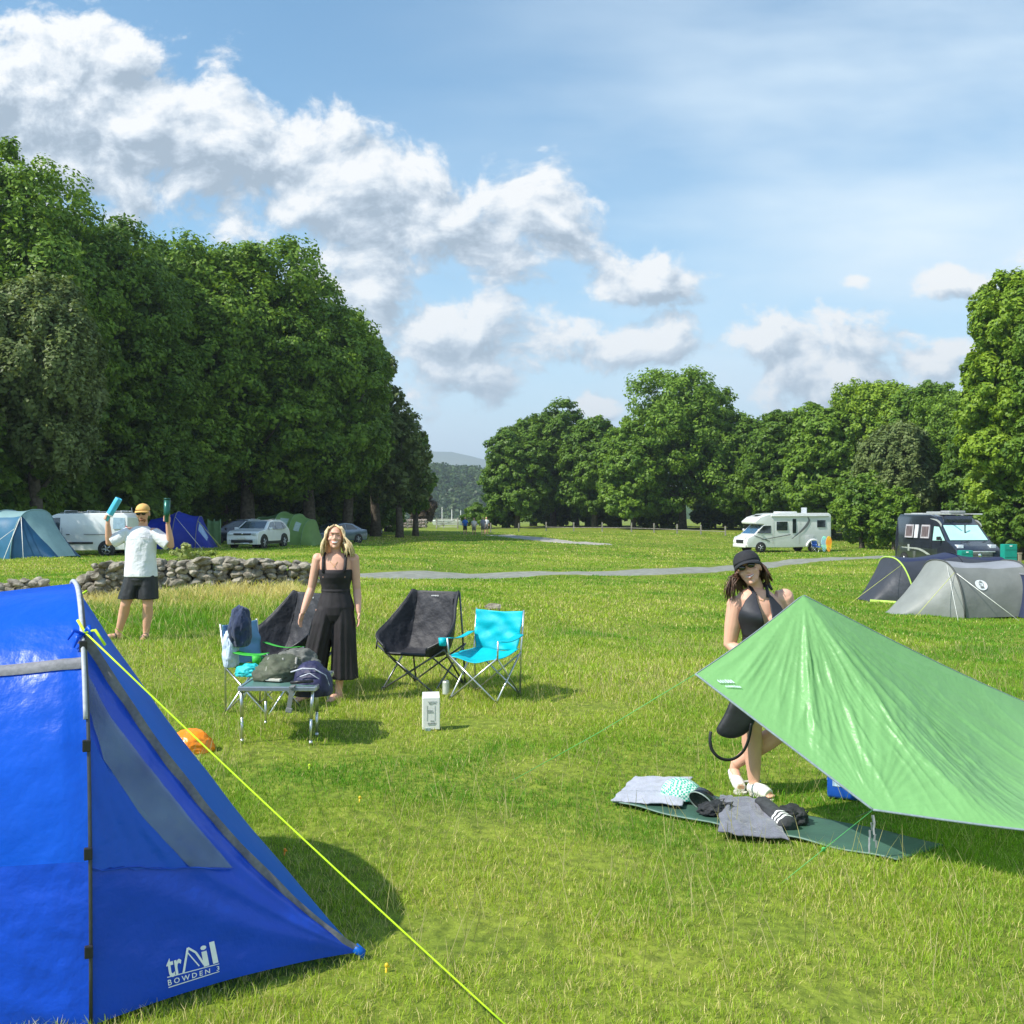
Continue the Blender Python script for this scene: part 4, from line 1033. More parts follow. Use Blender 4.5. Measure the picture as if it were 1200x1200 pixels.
# ------------------------------------------------------------------ things lying and standing near
def near_props():
    # folding table
    fl, fr_, bl = P(278.5, 806, 7.86), P(370, 804, 7.86), P(277, 787, 8.62)
    xv = (fr_ - fl); xv.z = 0; W = xv.length; rz = math.atan2(xv.y, xv.x); D = .80; topz = fl.z
    loc = Vector((fl.x, fl.y, 0)) ; loc.z = g(fl.x + .3, fl.y + .3)
    t = thing('folding_table', 'low aluminium folding table with a grey green top, covered with bags', 'folding table', loc, rz - .0)
    skew = .0; H = topz - loc.z
    m_top = mat('grey_green_tabletop', (.10, .20, .17), .32, scale=20, var=.05, spec=.5)
    mb = MB(); mb.box((W / 2, D / 2, H - .006), (W - .03, D - .03, .012), bev=.003); mb.build('tabletop', m_top, t)
    mb = MB(); zz = H - .010; 
    for c, s in (((W / 2, .008, zz), (W, .022, .034)), ((W / 2, D - .008, zz), (W, .022, .034)), ((.008, D / 2, zz), (.022, D - .04, .034)), ((W - .008, D / 2, zz), (.022, D - .04, .034))): mb.box(c, s, bev=.005)
    mb.build('edge_frame', M_ALU, t)
    for x, y, dx in ((.02, .03, .005), (W - .03, .03, -.012), (W - .055, D * .42, -.0), (.03, D - .03, .0)):
        gz = g(loc.x + x, loc.y + y) - loc.z
        mb = MB(); mb.tube([(x, y, H - .03), (x + dx, y, gz + .2)], .013, 10); mb.tube([(x + dx, y, gz + .22), (x + dx * 1.2, y, gz + .005)], .010, 10); mb.tube([(x + dx * 1.2, y, gz + .03), (x + dx * 1.2, y, gz - .0)], .013, 10); mb.build('leg', M_ALU, t, True)
    mb = MB(); mb.tube([(.02, .04, H - .12), (.06, .04, H - .035)], .005, 6); mb.tube([(.20, .04, H - .03), (.25, .06, H - .10)], .005, 6); mb.tube([(.40, .04, H - .10), (.44, .05, H - .03)], .005, 6); mb.tube([(.03, .03, H - .05), (.03, D - .03, H - .05)], .006, 6); build_each(mb, 'brace', M_ALU, t)
    def on_table(px, py, d): p = P(px, py, d); return Vector((p.x, p.y, topz + .002))
    # olive backpack heap with straps
    olive = mat('olive_bag_cloth', (.075, .085, .05), .7, scale=12, var=.25, bump=.5, bscale=20)
    c = on_table(332, 0, 8.35); bp = thing('backpack', 'olive green backpack lying flat on the folding table', 'backpack', c)
    heap('bag_body', None, None, (0, 0, 0), (.22, .24, .14), olive, 3, .2, .4, parent=bp, freq=1.8); heap('lid_pocket', None, None, (.09, .10, .06), (.17, .15, .12), mat('grey_bag_cloth', (.13, .13, .11), .7, scale=12, var=.3, bump=.5, bscale=20), 5, .5, .4, parent=bp, freq=2)
    mb = MB()
    for k, (x, y) in enumerate(((-.12, -.2), (0, -.22), (.1, -.18))): mb.tube([(x, y + .28, .12), (x + .02, y + .12, .165), (x + .03, y + .02, .10), (x + .02, y, .03)], .010, 6)
    mb.tube([(-.10, .02, .15), (-.02, .12, .19), (.10, .10, .20), (.2, .14, .14)], .008, 6); build_each(mb, 'strap', mat('grey_bag_strap', (.30, .29, .25), .7, scale=50), bp, True)
    mb = MB(); mb.box((-.02, -.24, .02), (.13, .05, .022), rz=-.3, bev=.006); mb.build('label_flap', mat('pale_flap', (.55, .52, .44), .7, scale=20), bp)
    # navy bag hanging over the far right corner
    navy = mat('navy_bag_cloth', (.018, .018, .065), .6, scale=12, var=.3, bump=.4, bscale=22)
    c = on_table(362, 0, 8.1); nb = thing('shoulder_bag', 'navy blue bag with pale piping slumped over the right edge of the table', 'bag', c)
    heap('bag_body', None, None, (.02, .05, -.10), (.15, .17, .20), navy, 8, .3, .22, parent=nb, freq=1.4)
    mb = MB(); mb.tube([(-.13, -.06, .09), (-.03, -.10, .125), (.06, -.09, .12), (.14, -.04, .06), (.165, .0, -.04), (.15, -.02, -.13)], .006, 6); mb.tube([(-.05, -.1, .06), (.03, -.12, .09), (.10, -.09, .04), (.07, -.1, -.03)], .005, 6); mb.build('piping', mat('pale_piping', (.55, .56, .62), .6, scale=50), nb, True)
    mb = MB()
    for a, b in (((-.10, -.20, .03), (.06, -.15, .035)),): mb.tube([a, ((a[0] + b[0]) / 2, -.22, .04), b], .013, 8)
    mb.build('handle', M_BLACKP, nb, True)
    mb = MB(); mb.box((-.085, -.285, -.075), (.035, .005, .15), ry=.18, rx=.1); mb.box((-.095, -.29, -.165), (.05, .02, .035), ry=.2, bev=.005); mb.box((-.075, -.25, .012), (.035, .11, .005)); mb.build('buckle_strap', mat('grey_buckle_strap', (.20, .21, .20), .6, scale=40), nb)
    heap('crumpled_cloth', 'bright turquoise cloth crumpled on the back left of the table', 'cloth', on_table(292, 0, 8.45), (.11, .09, .07), mat('turquoise_cloth', (.02, .50, .52), .6, scale=10, bump=.5, bscale=24), 12, .1, .45)
    # chairs
    CG = 'padded black camping chairs'
    L1 = at(345, 10.3); L2 = hit(497, 806); 
    c1 = moon_chair('black padded camping chair half hidden behind the blonde woman', L1, R(-38), CG)
    c2 = moon_chair_copy(c1, 'black padded camping chair standing free to the right of the blonde woman', L2, R(-27), CG)
    quad_chair('bright turquoise folding chair with dark armrest, beside the free standing black chair', hit(569, 818), R(-28), [(.0, .50, .60)] * 3, 1.0)
    qc = quad_chair('folding chair with pale blue back and green seat behind the table, hung with clothes', at(309, 9.35), R(66), [(.16, .34, .58), (.04, .34, .04), (.05, .46, .05)], .97)
    p = at(305, 9.35)
    cloth = mat('navy_fleece', (.022, .035, .085), .9, scale=14, var=.3, bump=.4, bscale=22, sheen=.3)
    heap('hung_fleece', 'dark navy fleece hung over the back of the pale blue chair', 'fleece', P(281, 757, 9.2), (.10, .12, .20), cloth, 21, .2, .30, flat=.75)
    heap('hung_shirt', 'pale blue and white striped shirt hanging low from the pale blue chair', 'shirt', P(270, 781, 9.2), (.07, .09, .19), mat('pale_shirt', (.40, .52, .70), .8, col2=(.65, .72, .82), scale=16, bump=.5, bscale=20), 22, .1, .35, flat=.7)
    # carton and can
    p = hit(505, 856); b = thing('drinks_carton', 'tall white drinks carton with faint printing standing in the grass', 'carton', p, R(8))
    wm = mat('white_card', (.78, .77, .74), .5, scale=8, var=.05)
    mb = MB(); mb.box((0, 0, .145), (.145, .10, .27), bev=.006); mb.prism([(-.07, -.048, .279), (.07, -.048, .279), (.07, .03, .315), (-.07, .03, .315)], (0, .018, -.03)); mb.build('box', wm, b)
    pm = mat('grey_print', (.32, .34, .33), .6, scale=60, var=.4); mb = MB(); rr = random.Random(2)
    for k, (z, w) in enumerate(((.245, .075), (.232, .06), (.17, .04), (.155, .055), (.085, .03), (.065, .07), (.052, .06), (.225, .02))):
        mb.box((rr.uniform(-.01, .01), -.0515, z), (w, .002, .004 + .003 * (k % 3)))
    for x in (-.035, .03): mb.box((x, -.0515, .15), (.002, .002, .13))
    mb.build('printing', pm, b)
    mb = MB(); mb.box((-.03, -.05, .012), (.05, .012, .03), bev=.003); mb.build('pouring_tab', mat('grey_tab', (.3, .38, .36), .5, scale=9), b)
    p = hit(522.5, 818); b = thing('drink_can', 'slim pale drinks can in the grass between the black chair and the carton', 'can', p)
    mb = MB(); mb.loft([ring((0, 0, z), r, r, 18) for z, r in ((.03, .024), (.037, .033), (.15, .033), (.162, .026))]); mb.build('can_body', mat('pale_can_paint', (.68, .70, .66), .35, col2=(.5, .56, .46), scale=14, metal=.3), b, False)
    mb = MB(); mb.loft([ring((0, 0, z), r, r, 18) for z, r in ((.162, .027), (.165, .027), (.166, .022), (.161, .021))]); mb.build('rim', M_ALU, b)
    # orange stuff sack
    p = hit(224, 881); o = thing('stuff_sack', 'shiny orange stuff sack lying in the grass behind the blue tent', 'stuff sack', p)
    heap('sack', None, None, (0, 0, .0), (.165, .12, .125), mat('orange_nylon', (.95, .27, .008), .3, scale=8, var=.08, bump=.6, bscale=18, bdist=.02), 31, .1, .20, parent=o, freq=1.5)
    heap('white_tag', None, None, (-.05, -.125, .03), (.04, .015, .045), mat('white_tag_cloth', (.8, .75, .7), .6, scale=9), 33, 0, .3, parent=o, sub=3)
    mb = MB(); mb.tube([(-.13, .02, .04), (-.19, .0, .09), (-.22, -.02, .14), (-.24, 0, .17)], .008, 6); mb.tube([(-.14, .0, .06), (-.2, .02, .05), (-.25, 0, .08)], .006, 6); mb.build('draw_cord', M_BLACKP, o, True)
    # tent pegs and tiny coloured tops left in the grass
    pegm = mat('yellow_plastic_peg', (.85, .55, .02), .4, scale=40); om = mat('orange_plastic_peg', (.9, .30, .02), .4, scale=40); lm = mat('lime_plastic_peg', (.6, .8, .02), .4, scale=40)
    for lab, px, py, mt_ in (('small yellow peg top standing in the open grass, level with the orange sack', 421, 941, pegm), ('small yellow peg top near the pointed corner of the blue tent', 452, 1141, pegm), ('small orange peg top at the edge of the blue tent shadow', 333, 1003, om), ('lime green peg top left of the carton where the thin cord ends', 362, 902, lm)):
        q = hit(px, py); o = thing('tent_peg', lab, 'tent peg', q, 0, 'plastic peg tops in the grass')
        mb = MB(); mb.tube([(0, 0, -.05), (.003, 0, .025)], [.004, .005], 7); mb.build('shaft', mt_, o, True)
        mb = MB(); mb.ell((.004, 0, .030), (.009, .008, .011), 10, 7); mb.tube([(.006, 0, .028), (.017, 0, .024)], .004, 6); mb.build('hook', mt_, o, True)

def moon_chair_copy(src, label, loc, rz, group):
    r = src.copy(); COL.objects.link(r); r.location = loc; r.rotation_euler = (0, 0, rz); r['label'] = label; r['group'] = group
    for ch in src.children:
        c = ch.copy(); COL.objects.link(c); c.parent = r
    return r

def mat_things():
    c = [v.copy() for v in mat_c]
    for v in c: v.z = g(v.x, v.y) + .012
    mt_ = mat('green_foam_mat', (.045, .105, .075), .6, scale=5, var=.12, bump=.25, bscale=40, spec=.35)
    cc = sum(c, Vector()) / 4; root = thing('sleeping_mat', 'long dark green foam mat lying in the grass in front of the tarp', 'sleeping mat', cc)
    def f(u, v):
        p = bilin([c[0], c[1], c[2], c[3]], u, v); w = .006 * math.sin(u * 9 + 1) + .006 * math.sin(u * 21 + v * 3) * (1 - v) + .006 * mn.noise(Vector((u * 8, v * 4, 1)))
        lift = .035 * max(0, u - .86) / .14 * (1 - v) * 0
        return p + Vector((0, 0, w)) - cc
    o = grid_obj('mat_sheet', f, 90, 16, mt_, root, .009)
    mb = MB(); mb.tube([f(k / 50, 0) + Vector((0, 0, .001)) for k in range(51)], .0055, 5); mb.build('edge_binding', mat('pale_mat_edge', (.16, .24, .20), .7, scale=30), root, True)
    B = lambda u, v, z=.02: bilin(c, u, v) + Vector((0, 0, z))
    def Q(*pts): return [Vector((hit(x, y).x, hit(x, y).y, cc.z + .02)) for x, y in pts]
    cloth_sheet('towel', 'pale grey towel spread at the left end of the green mat', 'towel', Q((716, 944), (800, 956), (812, 922), (745, 917)), mat('pale_grey_towel', (.38, .39, .46), .95, scale=14, var=.1, bump=.7, bscale=90, sheen=.4), 3.1, .024, freq=6)
    cloth_sheet('towel', 'dark grey quilted towel rumpled across the middle of the green mat', 'towel', Q((842, 985), (925, 993), (895, 948), (845, 944)), mat('dark_grey_towel', (.15, .15, .185), .95, scale=14, var=.16, bump=.8, bscale=70, sheen=.3), 5.2, .034, freq=7)
    # checked pouch
    m = bpy.data.materials.new('green_check_cloth'); m.use_nodes = True; N, L = nt(m)
    tc = N.new('ShaderNodeTexCoord'); ck = N.new('ShaderNodeTexChecker'); ck.inputs['Scale'].default_value = 72; L.new(tc.outputs['Object'], ck.inputs[0])
    ck.inputs['Color1'].default_value = (.04, .36, .25, 1); ck.inputs['Color2'].default_value = (.62, .74, .68, 1); L.new(ck.outputs[0], N['Principled BSDF'].inputs['Base Color']); N['Principled BSDF'].inputs['Roughness'].default_value = .8
    p = hit(799, 946); p.z = cc.z + .03
    heap('cloth_pouch', 'stuffed pouch of green and white checked cloth beside the pale towel', 'pouch', p, (.135, .10, .10), m, 41, -.5, .12, freq=1.2)
    # black pan shaped cap
    p = hit(825, 955); q = thing('sun_visor', 'black shiny visor standing on edge beside the checked pouch', 'visor', (p.x, p.y, cc.z + .07), R(-35))
    shiny = mat('black_shiny_plastic', (.012, .015, .014), .25, scale=20, coat=.4); rot = Euler((R(118), R(20), 0)).to_matrix()
    mb = MB(); mb.loft([ring(rot @ Vector((0, 0, z)), r * 1.25, r, 30, rot) for z, r in ((-.03, .045), (-.028, .062), (.03, .070), (.034, .066), (.0, .058))]); mb.build('visor_shell', shiny, q, True)
    mb = MB(); mb.tube([rot @ Vector((.088 * math.cos(a), .072 * math.sin(a), .034)) for a in [k * math.pi / 12 for k in range(25)]], .0045, 6, cap=False); mb.build('rim', mat('grey_rim', (.25, .30, .27), .4, scale=20), q, True)
    # small dark pile: strap, sandals
    dk = mat('black_cloth_pile', (.022, .024, .028), .8, scale=14, var=.4, bump=.5, bscale=30)
    for lab, cat, px, py, sz, sd, nm in (('black cloth heap between the visor and the dark towel', 'cloth', 838, 961, (.10, .07, .05), 51, 'dark_clothing'), ('crumpled black strappy top at the right end of the clothes on the mat', 'top', 928, 968, (.085, .09, .065), 53, 'dark_clothing')):
        p = hit(px, py); o = heap(nm, None, None, (0, 0, 0), sz, dk, sd, .3, .5, freq=2.4); r_ = thing(nm, lab, cat, (p.x, p.y, cc.z + .02)); o.name = 'folds'; o.parent = r_
        mb = MB(); rr = random.Random(sd)
        for k in range(5):
            a = rr.uniform(0, 6.28); x, y = sz[0] * math.cos(a) * .7, sz[1] * math.sin(a) * .7
            mb.tube([(x, y, .01), (x * 1.3 + .02, y * 1.2, .05 + .02 * rr.random()), (x * 1.1 - .03, y * 1.5, .055), (x * .6, y * 1.2, .02)], .0055, 6)
        build_each(mb, 'strap', M_BLACKP, r_, True)
    # striped sleeve garment: dark roll with white bands
    a0 = hit(893, 956); b0 = hit(924, 979); a0.z = cc.z + .055; b0.z = cc.z + .05
    r_ = thing('striped_garment', 'rolled charcoal top with white stripes lying on the dark grey towel', 'garment', a0); d = b0 - a0; mb = MB()
    n = 18; fold = lambda t: (lambda a: 1 + .10 * math.sin(a * 3 + t * 4) + .05 * math.sin(a * 7 + t * 9))
    rotm = d.to_track_quat('Z', 'Y').to_matrix()
    RR = lambda t: ring(d * t, .045 + .012 * t, .040, 28, rotm, fold(t))
    mb.loft([RR(k / n) for k in range(n + 1)]); mb.build('rolled_cloth', mat('charcoal_knit', (.045, .048, .052), .9, scale=20, var=.2, bump=.4, bscale=50), r_, True)
    wb = mat('white_knit', (.8, .8, .78), .9, scale=20, var=.04)
    for t0 in (.70, .80, .90):
        mb = MB(); sc = lambda rr_: [d * 0 + p for p in rr_]
        def R2(t): 
            cen = d * t; return [cen + (p - cen) * 1.045 for p in RR(t)]
        mb.loft([R2(t0), R2(t0 + .025), R2(t0 + .05)], cap=False); mb.build('white_stripe', wb, r_, True)
    # blue cool box half hidden behind the tarp
    p = hit(996, 936); b = thing('cool_bag', 'blue cool bag with a pale printed panel standing behind the low corner of the tarp', 'cool bag', p, R(-28))
    bm_ = mat('blue_cool_bag_cloth', (.006, .075, .42), .5, scale=8, var=.12, bump=.4, bscale=14, bdist=.015)
    mb = MB(); mb.box((0, 0, .12), (.27, .18, .23), bev=.025); mb.build('bag_body', bm_, b, True)
    mb = MB(); mb.box((0, 0, .235), (.275, .185, .02), bev=.008); mb.build('lid', bm_, b, True)
    mb = MB(); 
    for k, (z, w) in enumerate(((.17, .09), (.145, .07), (.12, .1), (.095, .06))): mb.box((-.138, 0, z), (.004, w, .010 + .004 * (k % 2)))
    mb.box((-.06, -.0925, .13), (.07, .003, .08)); mb.build('printed_panel', mat('pale_blue_print', (.45, .60, .80), .6, scale=40, var=.3), b)
    mb = MB(); mb.tube([(-.1, 0, .24), (-.06, 0, .29), (.06, 0, .29), (.1, 0, .24)], .008, 6); mb.build('handle', M_BLACKP, b, True)

# ------------------------------------------------------------------ people
def head(mb, c, rot, s=1.0, female=False):
    """skull, face and ears added to a body; faces -Y before rot; c = centre of the head"""
    c = Vector(c); T = lambda x, y, z: c + rot @ (Vector((x, y, z)) * s); E = lambda p, r: mb.ell(T(*p), tuple(a * s for a in r), 20, 14, rot)
    E((0, .012, .022), (.073, .092, .088)); E((0, -.012, -.018), (.062, .078, .075)); E((0, -.030, -.062), (.047 if female else .052, .052, .042)); E((0, -.070, -.088), (.020 if female else .026, .018, .018))
    E((.034, -.062, -.020), (.024, .020, .020)); E((-.034, -.062, -.020), (.024, .020, .020))
    mb.tube([T(0, -.078, .022), T(0, -.088, .0), T(0, -.098, -.018)], [.008 * s, .009 * s, .010 * s], 10); E((0, -.092, -.022), (.015, .011, .008)); E((0, -.055, -.035), (.045, .030, .040))
    E((0, -.084, .034), (.050, .012, .010)); E((0, -.085, -.052), (.024, .010, .007)); E((0, -.083, -.063), (.020, .010, .007))
    for sx in (-1, 1): E((sx * .074, .008, -.005), (.008, .018, .030))
    return T
def hand(mb, w, d, pn, s=1.0, curl=.35, thumb=1):
    """w wrist, d direction of fingers, pn palm normal, relaxed hand of palm, four fingers and thumb"""
    w = Vector(w); d = Vector(d).normalized(); pn = Vector(pn); pn = (pn - d * pn.dot(d)).normalized(); sd = d.cross(pn)
    rot = Matrix((sd, pn, d)).transposed()
    mb.tube([w - d * .03, w + d * .01], [.024 * s, .022 * s], 12); mb.ell(w + d * .048 * s, (.037 * s, .015 * s, .048 * s), 16, 12, rot)
    for k, (o, ln) in enumerate(((-.027, .066), (-.009, .076), (.010, .070), (.027, .055))):
        b = w + d * (.080 * s) + sd * o * s; pts = [b - d * .02 * s]; dd = d.copy(); p = b
        for j in range(3):
            a = curl * (.5 + .35 * j); dd = (dd * math.cos(a) + pn * math.sin(a)).normalized(); pts.append(p); p = p + dd * (ln * s / 3 * (1.15 - .15 * j)); 
        pts.append(p); mb.tube(pts, [.0090 * s, .0088 * s, .0082 * s, .0078 * s, .006 * s][:len(pts)], 9)
    b = w + d * .025 * s - sd * .028 * s * thumb; t1 = b + (d * .55 - sd * .6 * thumb + pn * .35).normalized() * .035 * s; t2 = t1 + (d * .9 - sd * .15 * thumb + pn * .3).normalized() * .028 * s
    mb.tube([w + d * .01 * s, b, t1, t2], [.014 * s, .014 * s, .0105 * s, .008 * s], 9)
def grip(mb, w, ax, c, rad, side, s=1.0):
    """hand wrapped round a cylinder with axis ax through c; side = direction of the palm from the axis"""
    ax = Vector(ax).normalized(); side = Vector(side); side = (side - ax * side.dot(ax)).normalized(); fw = ax.cross(side)
    w = Vector(w); c = Vector(c); palm = c + side * (rad + .014)
    mb.tube([w - (palm - w).normalized() * .02, w, w.lerp(palm, .6), palm], [.022 * s, .024 * s, .030 * s, .026 * s], 12); mb.ell(palm, (.026 * s, .026 * s, .040 * s), 14, 10, ax.to_track_quat('Z', 'Y').to_matrix())
    for k in range(4):
        o = ax * ((k - 1.5) * .019 * s); pts = []
        for j in range(7):
            a = j * (2.9 - .15 * k) / 6; pts.append(c + o + (side * math.cos(a) + fw * math.sin(a)) * (rad + .009))
        mb.tube(pts, [.0125, .0125, .012, .0118, .0115, .011, .009], 9)
    pts = [c + ax * .03 * s + (side * math.cos(a) - fw * math.sin(a)) * (rad + .009) + ax * (.012 * j) for j, a in enumerate((.2, .7, 1.2, 1.7))]
    mb.tube(pts, [.013, .012, .0105, .008], 9)
def limb(mb, pts, rr, n=16): 
    # smooth through joints with an in-between bulge
    mb.tube(pts, rr, n)
def foot(mb, ankle, toe, s=1.0):
    a = Vector(ankle); t = Vector(toe); d = (t - a); d.z = 0; L_ = d.length; d.normalize(); heel = Vector((a.x, a.y, t.z + .028)) - d * .035
    mb.tube([a + Vector((0, 0, .06)), a, Vector((a.x, a.y, t.z + .05))], [.036 * s, .036 * s, .040 * s], 14)
    mb.tube([heel, Vector((a.x, a.y, t.z + .036)) + d * .03, a.lerp(t, .6) * 1.0 * Vector((1, 1, 1)).x + Vector((0, 0, 0)) if False else Vector((a.x, a.y, t.z + .034)) + d * L_ * .62, Vector((t.x, t.y, t.z + .022))], [.030 * s, .036 * s, .036 * s, .024 * s], 14)
    sd = Vector((-d.y, d.x, 0))
    for k in range(5):
        o = (k - 2) * .0145 * s; ln = (.030, .032, .030, .026, .022)[k]; b = Vector((t.x, t.y, t.z + .016)) + sd * o - d * .005
        mb.tube([b - d * .02, b, b + d * ln * s - Vector((0, 0, .004))], [.0095 * s, .009 * s, .007 * s], 8)

def sunglasses(T, s, par, mt_):
    mb = MB()
    for sx in (-1, 1):
        mb.ell(T(sx * .031, -.098, .014), (.027 * s, .008 * s, .019 * s), 14, 9)
        mb.tube([T(sx * .056, -.092, .018), T(sx * .072, -.05, .020), T(sx * .078, .01, .016)], .003, 6)
    mb.tube([T(-.01, -.102, .02), T(.01, -.102, .02)], .0035, 6); mb.build('sunglasses', mt_, par, True)

def man():
    base = at(162, 13.5); base = Vector((P(162, 748, 13.5).x, 13.5, g(P(162, 748, 13.5).x, 13.5)))
    t = thing('person', 'man in yellow cap, white t-shirt and black shorts holding both arms up', 'person', base)
    mb = MB(); rot = Euler((R(8), R(-1), R(6))).to_matrix(); hc = (.065, -.01, 1.665)
    T = head(mb, hc, rot, 1.10); mb.tube([(.055, .02, 1.44), (.06, .012, 1.56), (.063, .0, 1.62)], [.062, .056, .055], 16)
    # torso
    mb.loft([ring((.035, 0, z), rx, ry, 28) for z, rx, ry in ((.86, .15, .105), (.95, .165, .11), (1.08, .155, .10), (1.22, .175, .115), (1.36, .19, .115), (1.44, .15, .09), (1.49, .07, .06))])
    SL, SR = (-.145, .0, 1.43), (.235, .0, 1.42); EL, ER = (-.365, -.05, 1.285), (.445, -.04, 1.245); WL, WR = (-.350, -.13, 1.545), (.430, -.12, 1.53)
    for S_, E_, W_ in ((SL, EL, WL), (SR, ER, WR)):
        S_, E_, W_ = map(Vector, (S_, E_, W_)); limb(mb, [S_ + Vector((.06 if S_.x < 0 else -.06, 0, .0)), S_, S_.lerp(E_, .5), E_], [.06, .060, .052, .043]); mb.ell(E_, .043, 14, 10)
        limb(mb, [E_, E_.lerp(W_, .3), E_.lerp(W_, .75), W_], [.042, .046, .035, .027])
    axL = Vector((.50, .0, .86)).normalized(); axR = Vector((.02, .03, 1)).normalized(); cL = Vector((-.335, -.165, 1.615)); cR = Vector((.43, -.165, 1.60))
    grip(mb, WL, axL, cL, .024, (-.4, .7, -.1)); grip(mb, WR, axR, cR, .024, (.3, .8, 0))
    # legs
    for H_, K_, A_ in (((-.05, 0, .88), (-.150, -.05, .47), (-.275, .04, .09)), ((.13, 0, .88), (.135, -.03, .46), (.095, .03, .085))):
        H_, K_, A_ = map(Vector, (H_, K_, A_)); limb(mb, [H_, H_.lerp(K_, .4), H_.lerp(K_, .85), K_, K_.lerp(A_, .28) + Vector((0, .02, 0)), K_.lerp(A_, .7), A_], [.105, .096, .074, .064, .068, .050, .039])
        mb.ell(K_ + Vector((0, -.018, 0)), (.044, .042, .05), 12, 9)
    foot(mb, (-.275, .03, .09), (-.42, -.07, .012), 1.05); foot(mb, (.095, .02, .085), (.115, -.15, .012), 1.05)
    fuse(mb, 'body', M_SKIN, t, .0052, 3)
    # t-shirt
    mb = MB(); fold = lambda z: (lambda a: 1 + .022 * math.sin(a * 5 + z * 9) + .015 * math.sin(a * 9 - z * 13))
    mb.loft([ring((.035 + dx, -.004, z), rx, ry, 40, None, fold(z)) for z, rx, ry, dx in ((.835, .215, .150, .0), (.88, .213, .150, 0), (.98, .205, .142, 0), (1.10, .200, .136, 0), (1.22, .205, .136, 0), (1.34, .210, .132, 0), (1.42, .185, .112, 0), (1.475, .115, .08, .01), (1.50, .078, .066, .012))])
    for S_, E_, k in ((SL, EL, 1), (SR, ER, -1)):
        S_, E_ = Vector(S_), Vector(E_); e = S_.lerp(E_, .86)
        mb.tube([S_ + Vector((.09 * k, 0, -.04)), S_ + Vector((.01 * k, 0, -.022)), S_.lerp(E_, .5) + Vector((0, 0, -.02)), e + Vector((0, 0, -.015))], [.070, .083, .088, .084], 24)
    fuse(mb, 't_shirt', mat('white_cotton', (.74, .74, .77), .85, scale=5, var=.03, bump=.9, bscale=9, bdist=.03), t, .007, 3)
    mb = MB()
    for k in range(8): mb.box((.085 + k * .011, -.142 + .002 * k, 1.355), (.006, .006, .010 + .004 * (k % 2)))
    mb.build('chest_print', mat('grey_chest_print', (.35, .36, .38), .8, scale=30), t)
    mb = MB(); mb.loft([ring((.035, 0, z), rx, ry, 32) for z, rx, ry in ((.72, .19, .13), (.80, .205, .14), (.90, .19, .13))])
    for H_, K_, k in (((-.045, 0, .86), (-.120, -.03, .545), 1), ((.125, 0, .86), (.135, -.02, .54), -1)):
        H_, K_ = Vector(H_), Vector(K_); m = K_ - H_; f2 = lambda a, k=k: 1 + .04 * math.sin(a * 6 + k) + .03 * math.sin(a * 4)
        mb.loft([ring(H_ + m * s_, .118 + .012 * s_, .122 + .008 * s_, 28, None, f2) for s_ in (0, .3, .6, .85, 1.0)])
    fuse(mb, 'shorts', mat('black_sports_cloth', (.014, .015, .018), .6, scale=8, var=.3, bump=.6, bscale=14, bdist=.02), t, .007, 2)
    # cap
    capm = mat('mustard_cotton', (.72, .42, .13), .8, scale=20, var=.08, bump=.3, bscale=30)
    cap = thing_part('cap', t); mb = MB(); c = Vector(hc); mb.ell(T(0, .008, .045), (.086, .104, .080), 26, 16, rot); oo = mb.build('crown', capm, cap, True)
    bm = bmesh.new(); bm.from_mesh(oo.data); bmesh.ops.bisect_plane(bm, geom=bm.verts[:] + bm.edges[:] + bm.faces[:], plane_co=T(0, 0, .040), plane_no=rot @ Vector((0, -.12, -1)), clear_outer=True); bm.to_mesh(oo.data); bm.free(); sm = oo.modifiers.new('t', 'SOLIDIFY'); sm.thickness = .004; sm.offset = 1
    mb = MB(); n = 14; up = []; 
    for k in range(n + 1):
        a = math.pi + math.pi * k / n; up.append((k, a))
    V = [T(.078 * math.cos(a), -.03 + .07 * math.sin(a), .050 - .010 * abs(math.cos(a)) ** 2) for _, a in up] + [T(.080 * math.cos(a), -.045 + .118 * math.sin(a), .042 - .022 * abs(math.cos(a)) ** 2) for _, a in up]
    mb.add(V, [(k, k + 1, k + n + 2, k + n + 1) for k in range(n)]); o = mb.build('peak', capm, cap, True); sm = o.modifiers.new('t', 'SOLIDIFY'); sm.thickness = .006
    sunglasses(T, 1.10, t, mat('dark_lens', (.01, .008, .008), .12, scale=5, coat=.5))
    mb = MB(); mb.ell(T(0, -.045, -.068), (.050, .052, .036), 18, 12, rot); mb.ell(T(0, -.098, -.045), (.026, .008, .007), 12, 8, rot); mb.build('beard', mat('ginger_beard', (.30, .13, .06), .9, scale=60, var=.3, bump=.5, bscale=90), t, True)
    mb = MB(); mb.ell(T(0, -.104, -.058), (.017, .005, .005), 12, 7, rot); mb.build('lips', mat('lips', (.50, .18, .15), .5, scale=20), t, True)
    # sandals
    for (ax, ay), (tx, ty) in (((-.275, .03), (-.42, -.07)), ((.095, .02), (.115, -.15))):
        sd = thing_part('sandal', t); d = Vector((tx - ax, ty - ay, 0)).normalized(); s_ = Vector((-d.y, d.x, 0)); a = Vector((ax, ay, .012)) - d * .05
        mb = MB(); n = 20; L_ = .29; pts = []
        for k in range(n):
            q = 2 * math.pi * k / n; pts.append(a + d * (L_ / 2 + L_ / 2 * math.cos(q)) + s_ * (.046 * math.sin(q) * (1.1 + .12 * math.cos(q))))
        mb.prism(pts, (0, 0, -.022)); mb.build('sole', mat('grey_sandal_sole', (.12, .11, .10), .8, scale=20), sd)
        mb = MB()
